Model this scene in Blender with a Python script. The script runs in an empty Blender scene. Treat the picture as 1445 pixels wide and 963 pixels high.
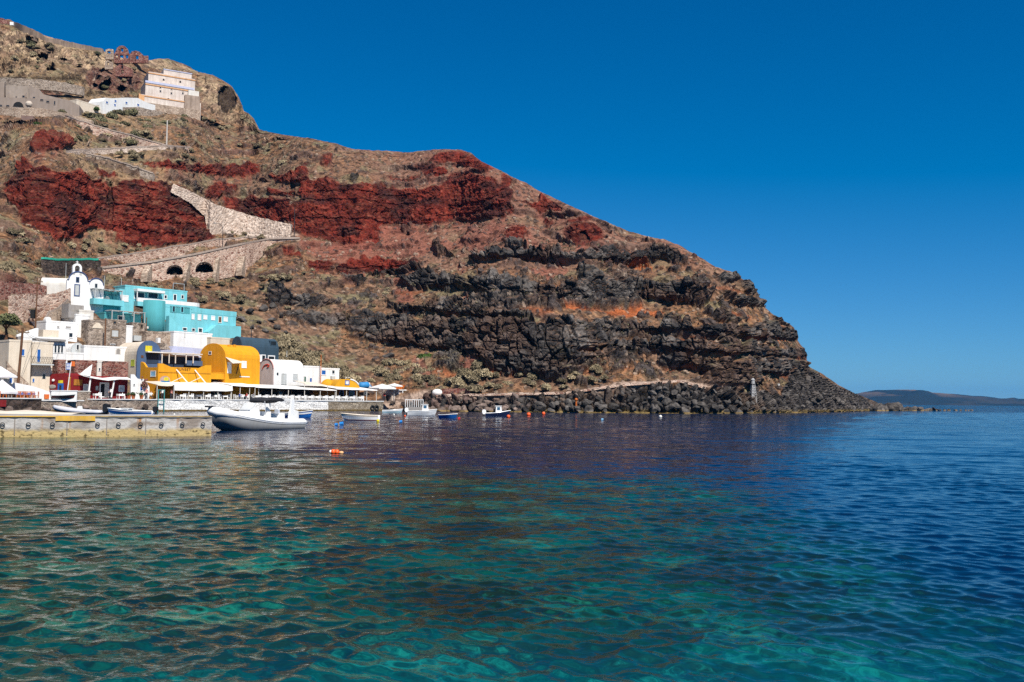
import bpy, bmesh, math, random
import numpy as np
from mathutils import Vector, Matrix
random.seed(7)
scene = bpy.context.scene
COL = scene.collection
PI = math.pi

# ------------------------------------------------------------------ camera
FPX, CU, CV, HC = 1405.0, 722.5, 481.5, 2.2
PITCH = math.atan(84 / FPX); ROLL = math.radians(0.55)
_r0 = np.array([1.0, 0, 0]); _u0 = np.array([0, -math.sin(PITCH), math.cos(PITCH)])
CF = np.array([0, math.cos(PITCH), math.sin(PITCH)])
CR = math.cos(ROLL) * _r0 + math.sin(ROLL) * _u0
CUP = math.cos(ROLL) * _u0 - math.sin(ROLL) * _r0
CPOS = np.array([0, 0, HC])

def rays(u, v):
    u = np.asarray(u, float)[..., None]; v = np.asarray(v, float)[..., None]
    return CF + (u - CU) / FPX * CR - (v - CV) / FPX * CUP
def unproj(u, v, Y):
    d = rays(u, v)
    return CPOS + d * (np.asarray(Y, float) / d[..., 1])[..., None]
def elev(u, v):
    d = rays(u, v); return d[..., 2] / d[..., 1]
def pix(u, v, Y):
    return Vector(unproj(u, v, Y).tolist())
def water_at(u, v):
    d = rays(u, v); t = -HC / d[2]; return Vector((CPOS + d * t).tolist())

cam_data = bpy.data.cameras.new('camera'); cam = bpy.data.objects.new('camera', cam_data); COL.objects.link(cam)
M = Matrix.Identity(4)
for i in range(3):
    M[i][0] = CR[i]; M[i][1] = CUP[i]; M[i][2] = -CF[i]; M[i][3] = CPOS[i]
cam.matrix_world = M
cam_data.sensor_width = 36; cam_data.lens = FPX / 1445 * 36; cam_data.clip_end = 60000; cam_data.clip_start = 0.1
scene.camera = cam

# ------------------------------------------------------------------ light, sky, view
SUN_AZ = math.radians(150)      # clockwise from +Y (sun behind and to the right of the camera)
SUN_EL = math.radians(50)
sd = Vector((math.sin(SUN_AZ) * math.cos(SUN_EL), math.cos(SUN_AZ) * math.cos(SUN_EL), math.sin(SUN_EL)))
sl = bpy.data.lights.new('sun', 'SUN'); sun = bpy.data.objects.new('sun', sl); COL.objects.link(sun)
sl.energy = 5.0; sl.angle = math.radians(0.5); sl.color = (1, 0.95, 0.87)
sun.rotation_euler = sd.to_track_quat('Z', 'Y').to_euler()
world = bpy.data.worlds.new('World'); scene.world = world; world.use_nodes = True
wn = world.node_tree.nodes; wl = world.node_tree.links
bg = wn['Background']
sky = wn.new('ShaderNodeTexSky'); sky.sky_type = 'NISHITA'; sky.sun_disc = False
sky.sun_elevation = SUN_EL; sky.sun_rotation = SUN_AZ
sky.altitude = 1500; sky.air_density = 1.0; sky.dust_density = 0.0; sky.ozone_density = 6.0
# deep polarised blue: response per channel of the filtered sky
sc_ = wn.new('ShaderNodeSeparateColor'); cc_ = wn.new('ShaderNodeCombineColor'); wl.new(sky.outputs[0], sc_.inputs[0])
for i_, (k_, p_) in enumerate(((3.05, 1.0), (4.2, 1.0), (3.98, .85))):
    x_ = wn.new('ShaderNodeMath'); x_.operation = 'MULTIPLY_ADD'; x_.inputs[1].default_value = .1; x_.inputs[2].default_value = -.148 if i_ == 0 else 0.0; x_.use_clamp = True; wl.new(sc_.outputs[i_], x_.inputs[0])
    y_ = wn.new('ShaderNodeMath'); y_.operation = 'POWER'; y_.inputs[1].default_value = p_; wl.new(x_.outputs[0], y_.inputs[0])
    z_ = wn.new('ShaderNodeMath'); z_.operation = 'MULTIPLY'; z_.inputs[1].default_value = k_ * (1 if i_ < 2 else 1.414); wl.new(y_.outputs[0], z_.inputs[0]); wl.new(z_.outputs[0], cc_.inputs[i_])
tcw = wn.new('ShaderNodeTexCoord'); szw = wn.new('ShaderNodeSeparateXYZ'); wl.new(tcw.outputs['Generated'], szw.inputs[0])
mrw = wn.new('ShaderNodeMapRange'); mrw.interpolation_type = 'SMOOTHSTEP'; wl.new(szw.outputs[2], mrw.inputs[0]); mrw.inputs[1].default_value = .45; mrw.inputs[2].default_value = .75
dmw = wn.new('ShaderNodeMix'); dmw.data_type = 'RGBA'; dmw.blend_type = 'MULTIPLY'; dmw.inputs[0].default_value = 1; wl.new(sky.outputs[0], dmw.inputs[6]); dmw.inputs[7].default_value = (.95, .85, .8, 1)
mxw = wn.new('ShaderNodeMix'); mxw.data_type = 'RGBA'; wl.new(mrw.outputs[0], mxw.inputs[0]); wl.new(cc_.outputs[0], mxw.inputs[6]); wl.new(dmw.outputs[2], mxw.inputs[7])
wl.new(mxw.outputs[2], bg.inputs[0]); bg.inputs[1].default_value = 0.1
vs = scene.view_settings; vs.view_transform = 'Standard'; vs.look = 'None'; vs.exposure = 0.6; vs.gamma = 1; vs.use_curve_mapping = False
scene.cycles.max_bounces = 8; scene.cycles.diffuse_bounces = 4; scene.cycles.glossy_bounces = 3; scene.cycles.transmission_bounces = 2
scene.cycles.caustics_reflective = False; scene.cycles.caustics_refractive = False
scene.cycles.use_denoising = False

# ------------------------------------------------------------------ noise
def _h(ix, iy, iz, s):
    h = (ix.astype(np.uint32) * np.uint32(374761393) + iy.astype(np.uint32) * np.uint32(668265263)
         + iz.astype(np.uint32) * np.uint32(2246822519) + np.uint32(s * 3266489917 & 0xffffffff))
    h ^= h >> np.uint32(15); h *= np.uint32(2246822519); h ^= h >> np.uint32(13); h *= np.uint32(3266489917); h ^= h >> np.uint32(16)
    return h.astype(np.float64) / 4294967296.0
def vnoise(p, s=0):
    i = np.floor(p).astype(np.int64); f = p - i; f = f * f * f * (f * (f * 6 - 15) + 10)
    out = 0
    for a in (0, 1):
        for b in (0, 1):
            for c in (0, 1):
                w = (f[..., 0] if a else 1 - f[..., 0]) * (f[..., 1] if b else 1 - f[..., 1]) * (f[..., 2] if c else 1 - f[..., 2])
                out = out + w * _h(i[..., 0] + a, i[..., 1] + b, i[..., 2] + c, s)
    return out * 2 - 1
def fbm(p, o=4, s=0, g=0.5):
    a, t, n = 1.0, 0, 0
    for k in range(o):
        t = t + a * vnoise(p * (2.03 ** k), s + k); n += a; a *= g
    return t / n
def worley(p, s=0, tilt=False):
    """F1, F2-F1, cell random (and a random tilted plane in each cell when tilt is set)"""
    i = np.floor(p).astype(np.int64); f1 = np.full(p.shape[:-1], 9.0); f2 = f1.copy(); cr = np.zeros(p.shape[:-1]); tl = cr.copy()
    for a in (-1, 0, 1):
        for b in (-1, 0, 1):
            for c in (-1, 0, 1):
                x, y, z = i[..., 0] + a, i[..., 1] + b, i[..., 2] + c
                d = np.sqrt((x + _h(x, y, z, s) - p[..., 0]) ** 2 + (y + _h(x, y, z, s + 1) - p[..., 1]) ** 2 + (z + _h(x, y, z, s + 2) - p[..., 2]) ** 2)
                m = d < f1
                f2 = np.where(m, f1, np.minimum(f2, d)); f1 = np.where(m, d, f1); cr = np.where(m, _h(x, y, z, s + 3), cr)
                if tilt: tl = np.where(m, sum((_h(x, y, z, s + 4 + q) - .5) * (p[..., q] - (x, y, z)[q] - _h(x, y, z, s + q)) for q in range(3)) * 2, tl)
    return (f1, f2 - f1, cr, tl) if tilt else (f1, f2 - f1, cr)
def sst(a, b, x):
    t = np.clip((x - a) / (b - a), 0, 1); return t * t * (3 - 2 * t)
def blur(a, s):
    r = max(1, int(s * 2.6)); k = np.exp(-np.arange(-r, r + 1) ** 2 / (2 * s * s)); k /= k.sum()
    for ax in (0, 1):
        pad = [(0, 0), (0, 0)]; pad[ax] = (r, r); b = np.pad(a, pad, mode='edge'); o = 0
        n = a.shape[ax]
        for j in range(2 * r + 1):
            o = o + k[j] * (b[j:j + n] if ax == 0 else b[:, j:j + n])
        a = o
    return a

# ------------------------------------------------------------------ rock map of the headland (survey outlines of each outcrop)
UO, VO, MW, MH = -140, 0, 1420, 620
def raster(polys):
    m = np.zeros((MH, MW))
    for P in polys:
        P = np.array(P, float); x0, x1 = int(P[:, 0].min()) - 1, int(P[:, 0].max()) + 2; y0, y1 = int(P[:, 1].min()) - 1, int(P[:, 1].max()) + 2
        x0 = max(x0, UO); y0 = max(y0, VO); x1 = min(x1, UO + MW); y1 = min(y1, VO + MH)
        if x1 <= x0 or y1 <= y0: continue
        X, Y = np.meshgrid(np.arange(x0, x1) + .5, np.arange(y0, y1) + .5); ins = np.zeros(X.shape, bool)
        for i in range(len(P)):
            (ax, ay), (bx, by) = P[i], P[i - 1]
            if ay == by: continue
            c = ((ay > Y) != (by > Y)) & (X < (bx - ax) * (Y - ay) / (by - ay) + ax); ins ^= c
        m[y0 - VO:y1 - VO, x0 - UO:x1 - UO] = np.maximum(m[y0 - VO:y1 - VO, x0 - UO:x1 - UO], ins)
    return m
def zm(s, ox, oy, pts):
    return [(ox + x / s, oy + y / s) for x, y in pts]
ZA = lambda *p: zm(3.284, 0, 180, p)
ZB = lambda *p: zm(3.209, 380, 180, p)
ZC = lambda *p: zm(3.21, 760, 280, p)
ZT = lambda *p: zm(3.803, 0, 20, p)
ZF = lambda *p: zm(5.558, 540, 500, p)
red = [
 ZA((20,300),(70,230),(110,150),(170,190),(250,215),(360,215),(430,250),(500,262),(512,290),(545,265),(620,240),(760,245),(860,280),(905,330),(950,375),(955,470),(1000,510),(960,530),(860,540),(700,550),(560,545),(510,500),(400,470),(340,520),(250,535),(200,500),(160,480),(100,450),(60,380)),
 ZA((148,125),(150,75),(190,40),(270,35),(320,90),(240,120)),
 ZA((430,205),(540,225),(540,250),(450,240)),
 ZA((650,145),(700,165),(800,160),(900,170),(1000,180),(1100,180),(1200,175),(1210,205),(1130,235),(1050,240),(900,210),(750,195),(680,175)),
 ZA((945,290),(1020,260),(1090,280),(1100,300),(1000,320),(950,310)),
 ZA((1030,330),(1150,320),(1350,340),(1360,370),(1345,440),(1250,430),(1100,390),(1030,360)),
 ZA((1250,225),(1330,215),(1440,160),(1440,250),(1330,265),(1270,250)),
 ZA((1240,295),(1360,300),(1360,318),(1250,312)),
 ZB((150,230),(260,225),(330,260),(430,250),(520,275),(600,280),(700,285),(790,260),(830,220),(930,215),(1030,240),(1045,265),(1050,220),(1070,215),(1085,240),(1085,290),(1100,340),(1100,385),(1030,410),(950,430),(850,420),(740,450),(650,440),(540,440),(490,450),(510,500),(505,525),(380,530),(260,515),(160,490),(95,475),(105,380),(130,310)),
 ZB((660,195),(700,175),(800,190),(815,215),(760,230),(690,215)), ZB((500,220),(600,235),(690,225),(690,240),(560,245)),
 ZB((710,160),(770,110),(880,105),(960,145),(1020,190),(990,215),(920,190),(830,160),(760,170)),
 ZB((240,140),(290,130),(290,160),(220,170)),
 ZB((305,640),(340,600),(430,590),(520,600),(600,610),(690,605),(640,635),(540,650),(420,665),(330,670)),
 ZB((160,590),(240,600),(310,610),(270,645),(200,635)), ZB((60,560),(110,555),(150,590),(140,600),(70,580)),
 ZB((1060,480),(1130,450),(1165,490),(1150,515),(1080,510)), ZB((1120,340),(1200,350),(1250,325),(1330,370),(1330,390),(1240,400),(1205,380)),
 ZB((1240,430),(1290,425),(1290,445),(1250,445)),
 ZC((0,0),(90,20),(110,60),(40,80),(0,80)), ZC((110,160),(150,120),(210,105),(270,130),(290,180),(260,205),(200,225),(130,195)), ZC((110,115),(180,82),(250,80),(240,95),(160,112)),
]
black = [
 ZB((600,705),(650,660),(700,650),(780,670),(890,690),(980,670),(1040,690),(1110,710),(1200,720),(1300,750),(1412,700),(1412,790),(1300,780),(1200,780),(1100,770),(1040,775),(960,755),(900,720),(750,735),(650,730)),
 ZB((510,800),(560,810),(680,820),(800,810),(900,830),(1000,850),(1100,850),(1200,870),(1200,882),(1000,865),(800,848),(600,835)),
 ZB((350,870),(430,840),(560,855),(700,870),(850,880),(1000,880),(1140,890),(1230,910),(1290,965),(1200,990),(900,935),(700,925),(340,930)),
 ZB((0,740),(70,720),(110,770),(200,770),(320,790),(320,805),(200,820),(100,810),(0,800)), ZB((0,818),(120,830),(240,840),(340,850),(350,895),(200,900),(80,850)),
 ZB((910,600),(1000,575),(1150,570),(1300,575),(1430,580),(1412,615),(1300,625),(1100,605),(960,612)),
 ZB((310,672),(420,692),(540,662),(640,640),(730,600),(700,625),(560,675),(430,695),(330,695)),
 ZB((365,700),(410,685),(440,710),(400,730)), ZB((740,545),(770,530),(780,560),(840,580),(760,580)), ZB((1070,560),(1110,530),(1170,555),(1120,572)),
 ZC((0,250),(80,240),(160,270),(100,300),(0,295)), ZC((190,260),(290,230),(380,260),(400,300),(370,310),(290,290),(200,280)), ZC((400,260),(450,250),(560,230),(620,250),(680,300),(620,310),(560,270),(480,305),(400,300)),
 ZC((60,440),(120,395),(180,380),(180,310),(230,320),(280,370),(400,380),(460,380),(560,390),(640,390),(740,410),(790,410),(780,470),(740,490),(640,470),(480,470),(300,470),(200,480),(140,450),(60,470)),
 ZC((-60,470),(40,400),(60,420),(60,470),(0,490)), ZC((800,360),(890,340),(900,370),(830,390)), ZC((900,380),(940,375),(975,430),(960,445),(910,410)),ZC((840,420),(900,450),(1000,470),(1010,490),(930,490),(850,450)),
 ZC((30,560),(130,560),(230,570),(300,565),(380,600),(460,580),(550,600),(580,550),(640,560),(700,590),(780,590),(880,580),(960,590),(1040,560),(1080,580),(1160,600),(1165,640),(1050,640),(900,620),(820,640),(760,640),(700,620),(560,610),(400,615),(250,610),(50,590)),
 ZC((800,590),(850,600),(900,660),(870,680),(820,650)), ZC((760,500),(850,530),(900,560),(880,575),(780,540)),ZC((1040,530),(1100,560),(1150,580),(1100,575)),
 ZC((0,600),(60,630),(200,640),(330,630),(450,660),(540,640),(620,650),(760,650),(820,690),(920,660),(1000,670),(1090,680),(1190,680),(1210,720),(1100,720),(900,710),(760,710),(600,700),(450,690),(300,690),(100,690),(0,660)),
 ZC((-20,690),(60,700),(150,700),(300,720),(400,710),(300,735),(150,750),(40,755),(0,740)), ZC((520,730),(620,720),(700,730),(850,740),(980,720),(1100,730),(1210,740),(1200,770),(1050,800),(900,780),(700,780),(560,760)),
 ZC((740,800),(850,770),(980,780),(1000,840),(900,860),(760,850)), ZC((20,790),(120,785),(100,830),(40,830)), ZC((170,820),(230,820),(220,850),(170,850)),
 [(485,475),(560,466),(640,474),(700,480),(800,490),(830,510),(760,514),(700,520),(640,497),(560,490)],
 [(690,515),(760,510),(830,520),(800,532),(720,528)],
]
shore = [[(580,563),(640,560),(700,560),(800,559),(838,553),(884,547),(959,541),(997,551),(1050,553),(1100,556),(1128,500),(1145,522),(1180,545),(1215,560),(1245,570),(1250,590),(580,590)]]
orange = [ZC((290,515),(380,500),(480,505),(570,515),(560,530),(420,530),(300,535)), ZC((100,500),(150,495),(230,520),(110,515)), ZC((900,622),(1050,640),(1160,648),(1000,652)), ZC((400,290),(520,300),(500,320),(400,310))]
pink = [ZB((560,700),(640,680),(660,780),(640,800),(570,800)), ZB((860,615),(890,615),(890,675),(860,675)), ZB((870,740),(910,740),(920,810),(880,800)), ZB((500,460),(600,450),(620,560),(560,610),(490,560)), ZB((640,450),(700,470),(660,560),(630,560)), ZB((900,560),(1000,470),(1040,500),(940,570)), ZB((1150,450),(1250,560),(1200,560),(1140,470)), ZB((1180,660),(1280,640),(1270,690),(1190,690)),
 ZF((220,80),(280,40),(400,200),(430,260),(340,270),(300,180)), ZF((660,60),(760,50),(830,150),(740,180),(600,140)), ZF((1170,130),(1350,80),(1440,180),(1300,180)), [(415,342),(470,345),(560,330),(640,345),(700,320),(760,320),(700,345),(600,360),(480,372),(440,360)],
 ZC((60,300),(120,280),(140,340),(40,380))]
tuff = [[(-140,28),(60,50),(145,72),(230,84),(300,106),(345,160),(366,184),(352,182),(335,176),(290,165),(285,125),(276,100),(205,96),(180,104),(135,100),(90,88),(40,108),(-140,110)]]
path = [[(590,560),(700,555),(800,553),(838,546),(884,539),(959,534),(997,544),(1050,545),(1050,549),(997,549),(959,540),(884,546),(838,552),(800,558),(700,560),(590,566)],
 [(93,211),(158,209),(220,206),(270,207),(270,211),(220,210),(158,213),(93,217)], [(405,326),(425,332),(395,337),(365,336)], [(535,568),(600,553),(640,553),(640,559),(590,566),(545,576)]]
darkred = [[(-140,395),(5,397),(98,408),(100,420),(60,428),(0,425),(-140,425)], [(-140,112),(60,116),(115,122),(118,134),(60,140),(0,138),(-140,135)], ZT((500,280),(640,285),(760,340),(750,400),(600,420),(480,400),(460,330))]
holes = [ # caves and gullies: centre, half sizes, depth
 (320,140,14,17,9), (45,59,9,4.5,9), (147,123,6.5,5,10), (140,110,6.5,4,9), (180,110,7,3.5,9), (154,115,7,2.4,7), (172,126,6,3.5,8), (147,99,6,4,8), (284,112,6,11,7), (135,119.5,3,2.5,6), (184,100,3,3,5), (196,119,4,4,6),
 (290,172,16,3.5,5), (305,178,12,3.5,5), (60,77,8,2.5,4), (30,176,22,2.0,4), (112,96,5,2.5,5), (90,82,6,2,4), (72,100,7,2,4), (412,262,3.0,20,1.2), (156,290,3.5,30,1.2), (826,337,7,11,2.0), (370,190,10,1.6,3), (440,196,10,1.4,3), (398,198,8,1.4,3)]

def skyl(u):
    P = [(-140,12),(-60,20),(0,26),(14,28),(22,33),(45,41),(60,50),(80,55),(100,60),(130,66),(147,73),(185,86),(205,87),(222,83.5),(236,82.5),(250,87),(268,95),(280,102),(300,106),(315,114),(328,123),(337,137),(342,150),(344,157),(351,160),(358,168),(366,183),(380,187),(405,191),(440,196),(475,203),(497,211),(540,213),(575,215.5),(600,213),(625,210.5),(650,211),(664,216),(680,228),(697,237),(705,240),(720,248),(745,260),(765,272),(785,281),(800,289),(830,302),(860,315),(885,326),(910,333),(938,338),(960,347),(985,362),(1010,377),(1036,385),(1050,396),(1063,410),(1066,418),(1080,435),(1095,447),(1110,455),(1121,463),(1124,478),(1132,490),(1138,503),(1139,515),(1145,520),(1160,528),(1175,538),(1185,545),(1205,555),(1220,561),(1235,567),(1244,572),(1262,578)]
    P = np.array(P, float); return np.interp(u, P[:, 0], P[:, 1])
# start of the slope: column, image height there, distance
_S = np.array([(-140,566,128),(0,566,138),(100,566,150),(220,566,163),(400,566,184),(530,567,199),(560,571,197),(590,581,194),(700,582,190),(800,582.5,190),(900,583.2,191),(1000,584,196),(1080,583.5,214),(1140,582.5,238),(1200,581,281),(1230,580,322),(1262,579.5,350)], float)

NC, NR = 1180, 470
US = np.linspace(-140, 1258, NC); TS = np.linspace(0, 1, NR)
vsky = skyl(US); vst = np.interp(US, _S[:, 0], _S[:, 1]); yst = np.interp(US, _S[:, 0], _S[:, 2])
yst = blur(np.repeat(yst[:, None], 3, 1), 12)[:, 1]
vsky = vsky + 0.9 * fbm(np.stack([US / 7, US * 0, US * 0], -1), 3, 55) * sst(0, 60, vst - vsky)
vsm = np.convolve(np.pad(vsky, 60, mode='edge'), np.exp(-np.arange(-60, 61) ** 2 / 1000.0) / np.exp(-np.arange(-60, 61) ** 2 / 1000.0).sum(), 'valid')
UU = np.repeat(US[:, None], NR, 1); VV = vst[:, None] + (vsm - vst)[:, None] * TS[None] + (vsky - vsm)[:, None] * TS[None] ** np.clip((vst - vsm) / 30, 2.5, 10)[:, None]

def smp(img, u, v):
    x = np.clip(u - UO - .5, 0, MW - 1.001); y = np.clip(v - VO - .5, 0, MH - 1.001); i = x.astype(int); j = y.astype(int); fx = x - i; fy = y - j
    return (img[j, i] * (1 - fx) + img[j, i + 1] * fx) * (1 - fy) + (img[j + 1, i] * (1 - fx) + img[j + 1, i + 1] * fx) * fy
mr = {k: blur(raster(v), 0.8) for k, v in dict(red=red, black=black, shore=shore, orange=orange, pink=pink, tuff=tuff, path=path, dred=darkred).items()}
mr['scree'] = blur(np.roll(mr['red'], 9, 0), 7) * 1.5; mr['stain'] = blur(mr['red'], 9) * 1.2
pp = np.stack([UU / 9, VV / 9, UU * 0], -1)
wu = fbm(pp, 3, 11) * 7; wv = fbm(pp, 3, 21) * 5
wsm = sst(0, 50, VV - vsky[:, None]) * .7 + .3
m = {k: smp(a, UU + wu * wsm * (.15 if k == 'path' else 1), VV + wv * wsm * (.15 if k == 'path' else 1)) for k, a in mr.items()}
m['black'] = np.maximum(m['black'], 0)
m['soil'] = np.clip(1 - m['red'] - m['black'] - m['shore'] - m['tuff'] * .6, 0, 1)
# ---- macro form: integrate the slope up every column of the survey raster
RV = np.arange(596, -41, -1.0); RU = np.arange(-140, 1280, 2.0)
ru, rv = np.meshgrid(RU, RV, indexing='ij')
rm = {k: smp(blur(mr[k], 2.0), ru + smp_w * 0, rv) for k, smp_w in (('red', 0), ('black', 0), ('tuff', 0), ('shore', 0), ('dred', 0))}
tan = 0.55 + 1.9 * rm['red'] + 2.4 * rm['black'] + 0.35 * rm['tuff'] + 0.25 * rm['shore'] + 1.0 * rm['dred']
tan = tan + 0.10 * fbm(np.stack([ru / 70, rv / 40, ru * 0], -1), 3, 31)
EE = elev(ru, rv); tan = np.maximum(tan, EE + 0.17)
_vs = np.interp(RU, _S[:, 0], _S[:, 1]); _ys = np.interp(RU, US, yst)
de = np.zeros_like(EE); de[:, 1:] = np.diff(EE, axis=1); de *= (rv < _vs[:, None])
RL = np.log(_ys)[:, None] + np.cumsum(np.clip(de, 0, None) / (tan - EE), axis=1)
def blur1(a, s, ax):
    r = max(1, int(s * 2.6)); k = np.exp(-np.arange(-r, r + 1) ** 2 / (2 * s * s)); k /= k.sum(); pad = [(0, 0), (0, 0)]; pad[ax] = (r, r)
    b = np.pad(a, pad, mode='edge'); n = a.shape[ax]; return sum(k[j] * (b[j:j + n] if ax == 0 else b[:, j:j + n]) for j in range(2 * r + 1))
RLs = blur1(RL, 11, 0); near_s = sst(0, 25, _vs[:, None] - rv); RL = RL * (1 - near_s) + RLs * near_s
RLu = blur1(RLs, 36, 0); wu_ = sst(205, 165, rv) * sst(340, 220, ru); RL = RL * (1 - wu_) + RLu * wu_; RL = blur1(RL, 1.5, 1)
def rl(u, v):
    x = np.clip((u - RU[0]) / 2, 0, len(RU) - 1.001); y = np.clip(596 - v, 0, len(RV) - 1.001); i = x.astype(int); j = y.astype(int); fx = x - i; fy = y - j
    return (RL[i, j] * (1 - fx) + RL[i + 1, j] * fx) * (1 - fy) + (RL[i, j + 1] * (1 - fx) + RL[i + 1, j + 1] * fx) * fy
LY = rl(UU, VV)
def terrY(u, v):
    return float(np.exp(rl(np.array([float(u)]), np.array([float(v)])))[0])
def tp(u, v, dy=0.0):
    return pix(u, v, terrY(u, v) + dy)

P0 = unproj(UU, VV, np.exp(LY))
def normals(P):
    a = np.gradient(P, axis=0); b = np.gradient(P, axis=1); n = np.cross(a, b)
    n /= np.linalg.norm(n, axis=-1, keepdims=True) + 1e-9
    n *= np.where((n * (P - CPOS)).sum(-1, keepdims=True) > 0, -1, 1); return n
N0 = normals(P0)
edge = sst(0, .035, 1 - TS)[None] * sst(0, 0.02, TS)[None] * sst(0, 40, vst - vsky)[:, None]
# ---- relief
Pb = P0 / np.array([2.7, 2.7, 8.5]); f1, f21, cr, tl1 = worley(Pb + .22 * np.stack([vnoise(P0 / 2, 1), vnoise(P0 / 2, 2), vnoise(P0 / 2, 3)], -1), 5, True)
g1, g21, gr, tl2 = worley(P0 / np.array([1.3, 1.3, 1.6]) + .2 * np.stack([vnoise(P0 / .7, 1), vnoise(P0 / .7, 2), vnoise(P0 / .7, 3)], -1), 9, True)
crack = sst(.0, .10, f21); crack2 = sst(.0, .12, g21)
fine = fbm(P0 / 2.2, 4, 41); mid = fbm(P0 / 9, 3, 42); big = fbm(P0 / 28, 2, 43)
ridge = 1 - np.abs(fbm(P0 / np.array([5, 5, 7.0]), 4, 47)) * 2
# scattered outcrops on the slopes
Pw = P0 + .9 * np.stack([vnoise(P0 / 1.4, 6), vnoise(P0 / 1.4, 7), vnoise(P0 / 1.4, 8)], -1)
o1, o21, orr = worley(Pw / 3.0, 71)
dens = .09 + .08 * sst(380, 520, VV) + .10 * sst(500, 900, UU) + .10 * m['tuff'] + .12 * sst(0.1, .6, mid)
outc = (orr < dens) * sst(.2 + 3.2 * orr, .12 + 2.2 * orr, o1) * m['soil'] * (1 - m['path'])
o2, _, or2 = worley(P0 / 1.1, 75)
stones = (or2 < .30) * sst(.5, .35, o2) * m['soil'] * (1 - m['path'])
szz = (P0[..., 2] + 3.2 * fbm(P0 / 40, 3, 66) + .7 * fbm(P0 / 4, 2, 67)) / 6.4; fz = szz - np.floor(szz)
strat = sst(.42, .50, fz) * sst(.98, .9, fz) * sst(430, 640, UU + 40 * mid) * sst(375, 430, VV + .25 * (UU - 800) * (UU > 800)) * sst(-.22, .0, fbm(P0 / 20, 3, 68)) * (1 - m['pink']) * (1 - m['orange']) * sst(1135, 1120, UU)
strat *= 1 - sst(.3, .7, m['path']) - .0
strat *= sst(548, 535, VV)
m['black'] = np.maximum(m['black'], .92 * strat); m['soil'] = np.clip(1 - m['red'] - m['black'] - m['shore'] - m['tuff'] * .6, 0, 1)
blk = np.clip(m['black'], 0, 1); shr = np.clip(m['shore'], 0, 1)
D = 1.2 * big + .7 * mid * m['soil'] + .34 * fine
bedz = (P0[..., 2] + .5 * fbm(P0 / 7, 2, 58)) / 1.7; bedr = _h(np.floor(bedz).astype(np.int64), np.floor(cr * 997).astype(np.int64), np.zeros_like(bedz, np.int64), 3) - .5; bedc = sst(0, .14, bedz - np.floor(bedz))
D += blk * (2.2 + 1.2 * (cr - .5) + .6 * tl1 - 1.1 * (1 - crack) + .8 * bedr - .35 * (1 - bedc) - .25 * (1 - crack2) + .3 * (gr - .5) + .45 * tl2 + .3 * fine)
D += shr * (.5 + 1.5 * (cr - .5) + 1.5 * tl1 - 1.0 * (1 - crack) - .5 * (1 - crack2) + .9 * (gr - .5) + 1.0 * tl2 + .3 * fine)
spk = fbm(P0 / .8, 3, 91, .7); gul = fbm(np.stack([P0[..., 0] / 3.5, P0[..., 1] / 3.5, P0[..., 2] / 14], -1), 3, 92)
D += m['red'] * (.6 + .55 * (ridge - .5) + .5 * fine + .5 * mid + .8 * gul + .30 * spk + .25 * tl2 - .5 * (1 - crack) * (cr > .75)
                 + .25 * np.sign(vnoise(np.stack([P0[..., 0] * .02, P0[..., 1] * .02, P0[..., 2] / 1.3], -1), 5)) * .6)
D += m['tuff'] * (1.3 * mid + .9 * fine + 1.0 * (cr - .5) + .8 * tl1 - .6 * (1 - crack) * (cr > .5) + .7 * tl2) + m['dred'] * (.4 * fine + .4 * (gr - .5))
D += outc * (.9 + .5 * (gr - .5)) + stones * .35
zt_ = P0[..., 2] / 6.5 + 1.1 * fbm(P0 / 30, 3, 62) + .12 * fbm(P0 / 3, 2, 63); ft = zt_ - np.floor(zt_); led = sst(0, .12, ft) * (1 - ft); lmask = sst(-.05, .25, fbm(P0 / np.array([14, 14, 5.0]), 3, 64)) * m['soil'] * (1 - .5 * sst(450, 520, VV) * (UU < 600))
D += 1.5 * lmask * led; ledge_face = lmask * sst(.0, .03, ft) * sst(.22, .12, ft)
D += .05 * fbm(P0 / .5, 2, 61)
HD = np.zeros_like(D)
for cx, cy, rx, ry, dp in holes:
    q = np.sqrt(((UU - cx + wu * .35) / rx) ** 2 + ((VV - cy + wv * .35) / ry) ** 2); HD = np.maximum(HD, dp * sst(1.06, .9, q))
pathk = np.clip(m['path'], 0, 1); D = D * (1 - pathk * .9)
PAD = 0   # terraces cut into the hill for the upper houses
for x0_, y0_, x1_, y1_, dp_ in ((-60, 112, 118, 160, 7), (106, 135, 222, 160, 6), (194, 94, 288, 158, 5), (140, 62, 212, 106, 3)):
    PAD = np.maximum(PAD, dp_ * sst(x0_ - 6, x0_ + 4, UU) * sst(x1_ + 6, x1_ - 4, UU) * sst(y0_ - 8, y0_ + 6, VV) * sst(y1_ + 8, y1_ - 4, VV))
D = D * (1 - np.clip(PAD, 0, 1) * .8); HD = np.maximum(HD * (1 - .0), PAD)
D = D * (.35 + .65 * sst(1150, 1030, UU))
vill = sst(560, 520, UU) * sst(400, 440, VV)
D *= (1 - .6 * vill)
RD = P0 - CPOS; RD /= np.linalg.norm(RD, axis=-1, keepdims=True)
P1 = P0 + N0 * (D * edge)[..., None] + RD * (HD * edge)[..., None]
EXTRA_FIX = True
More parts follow.
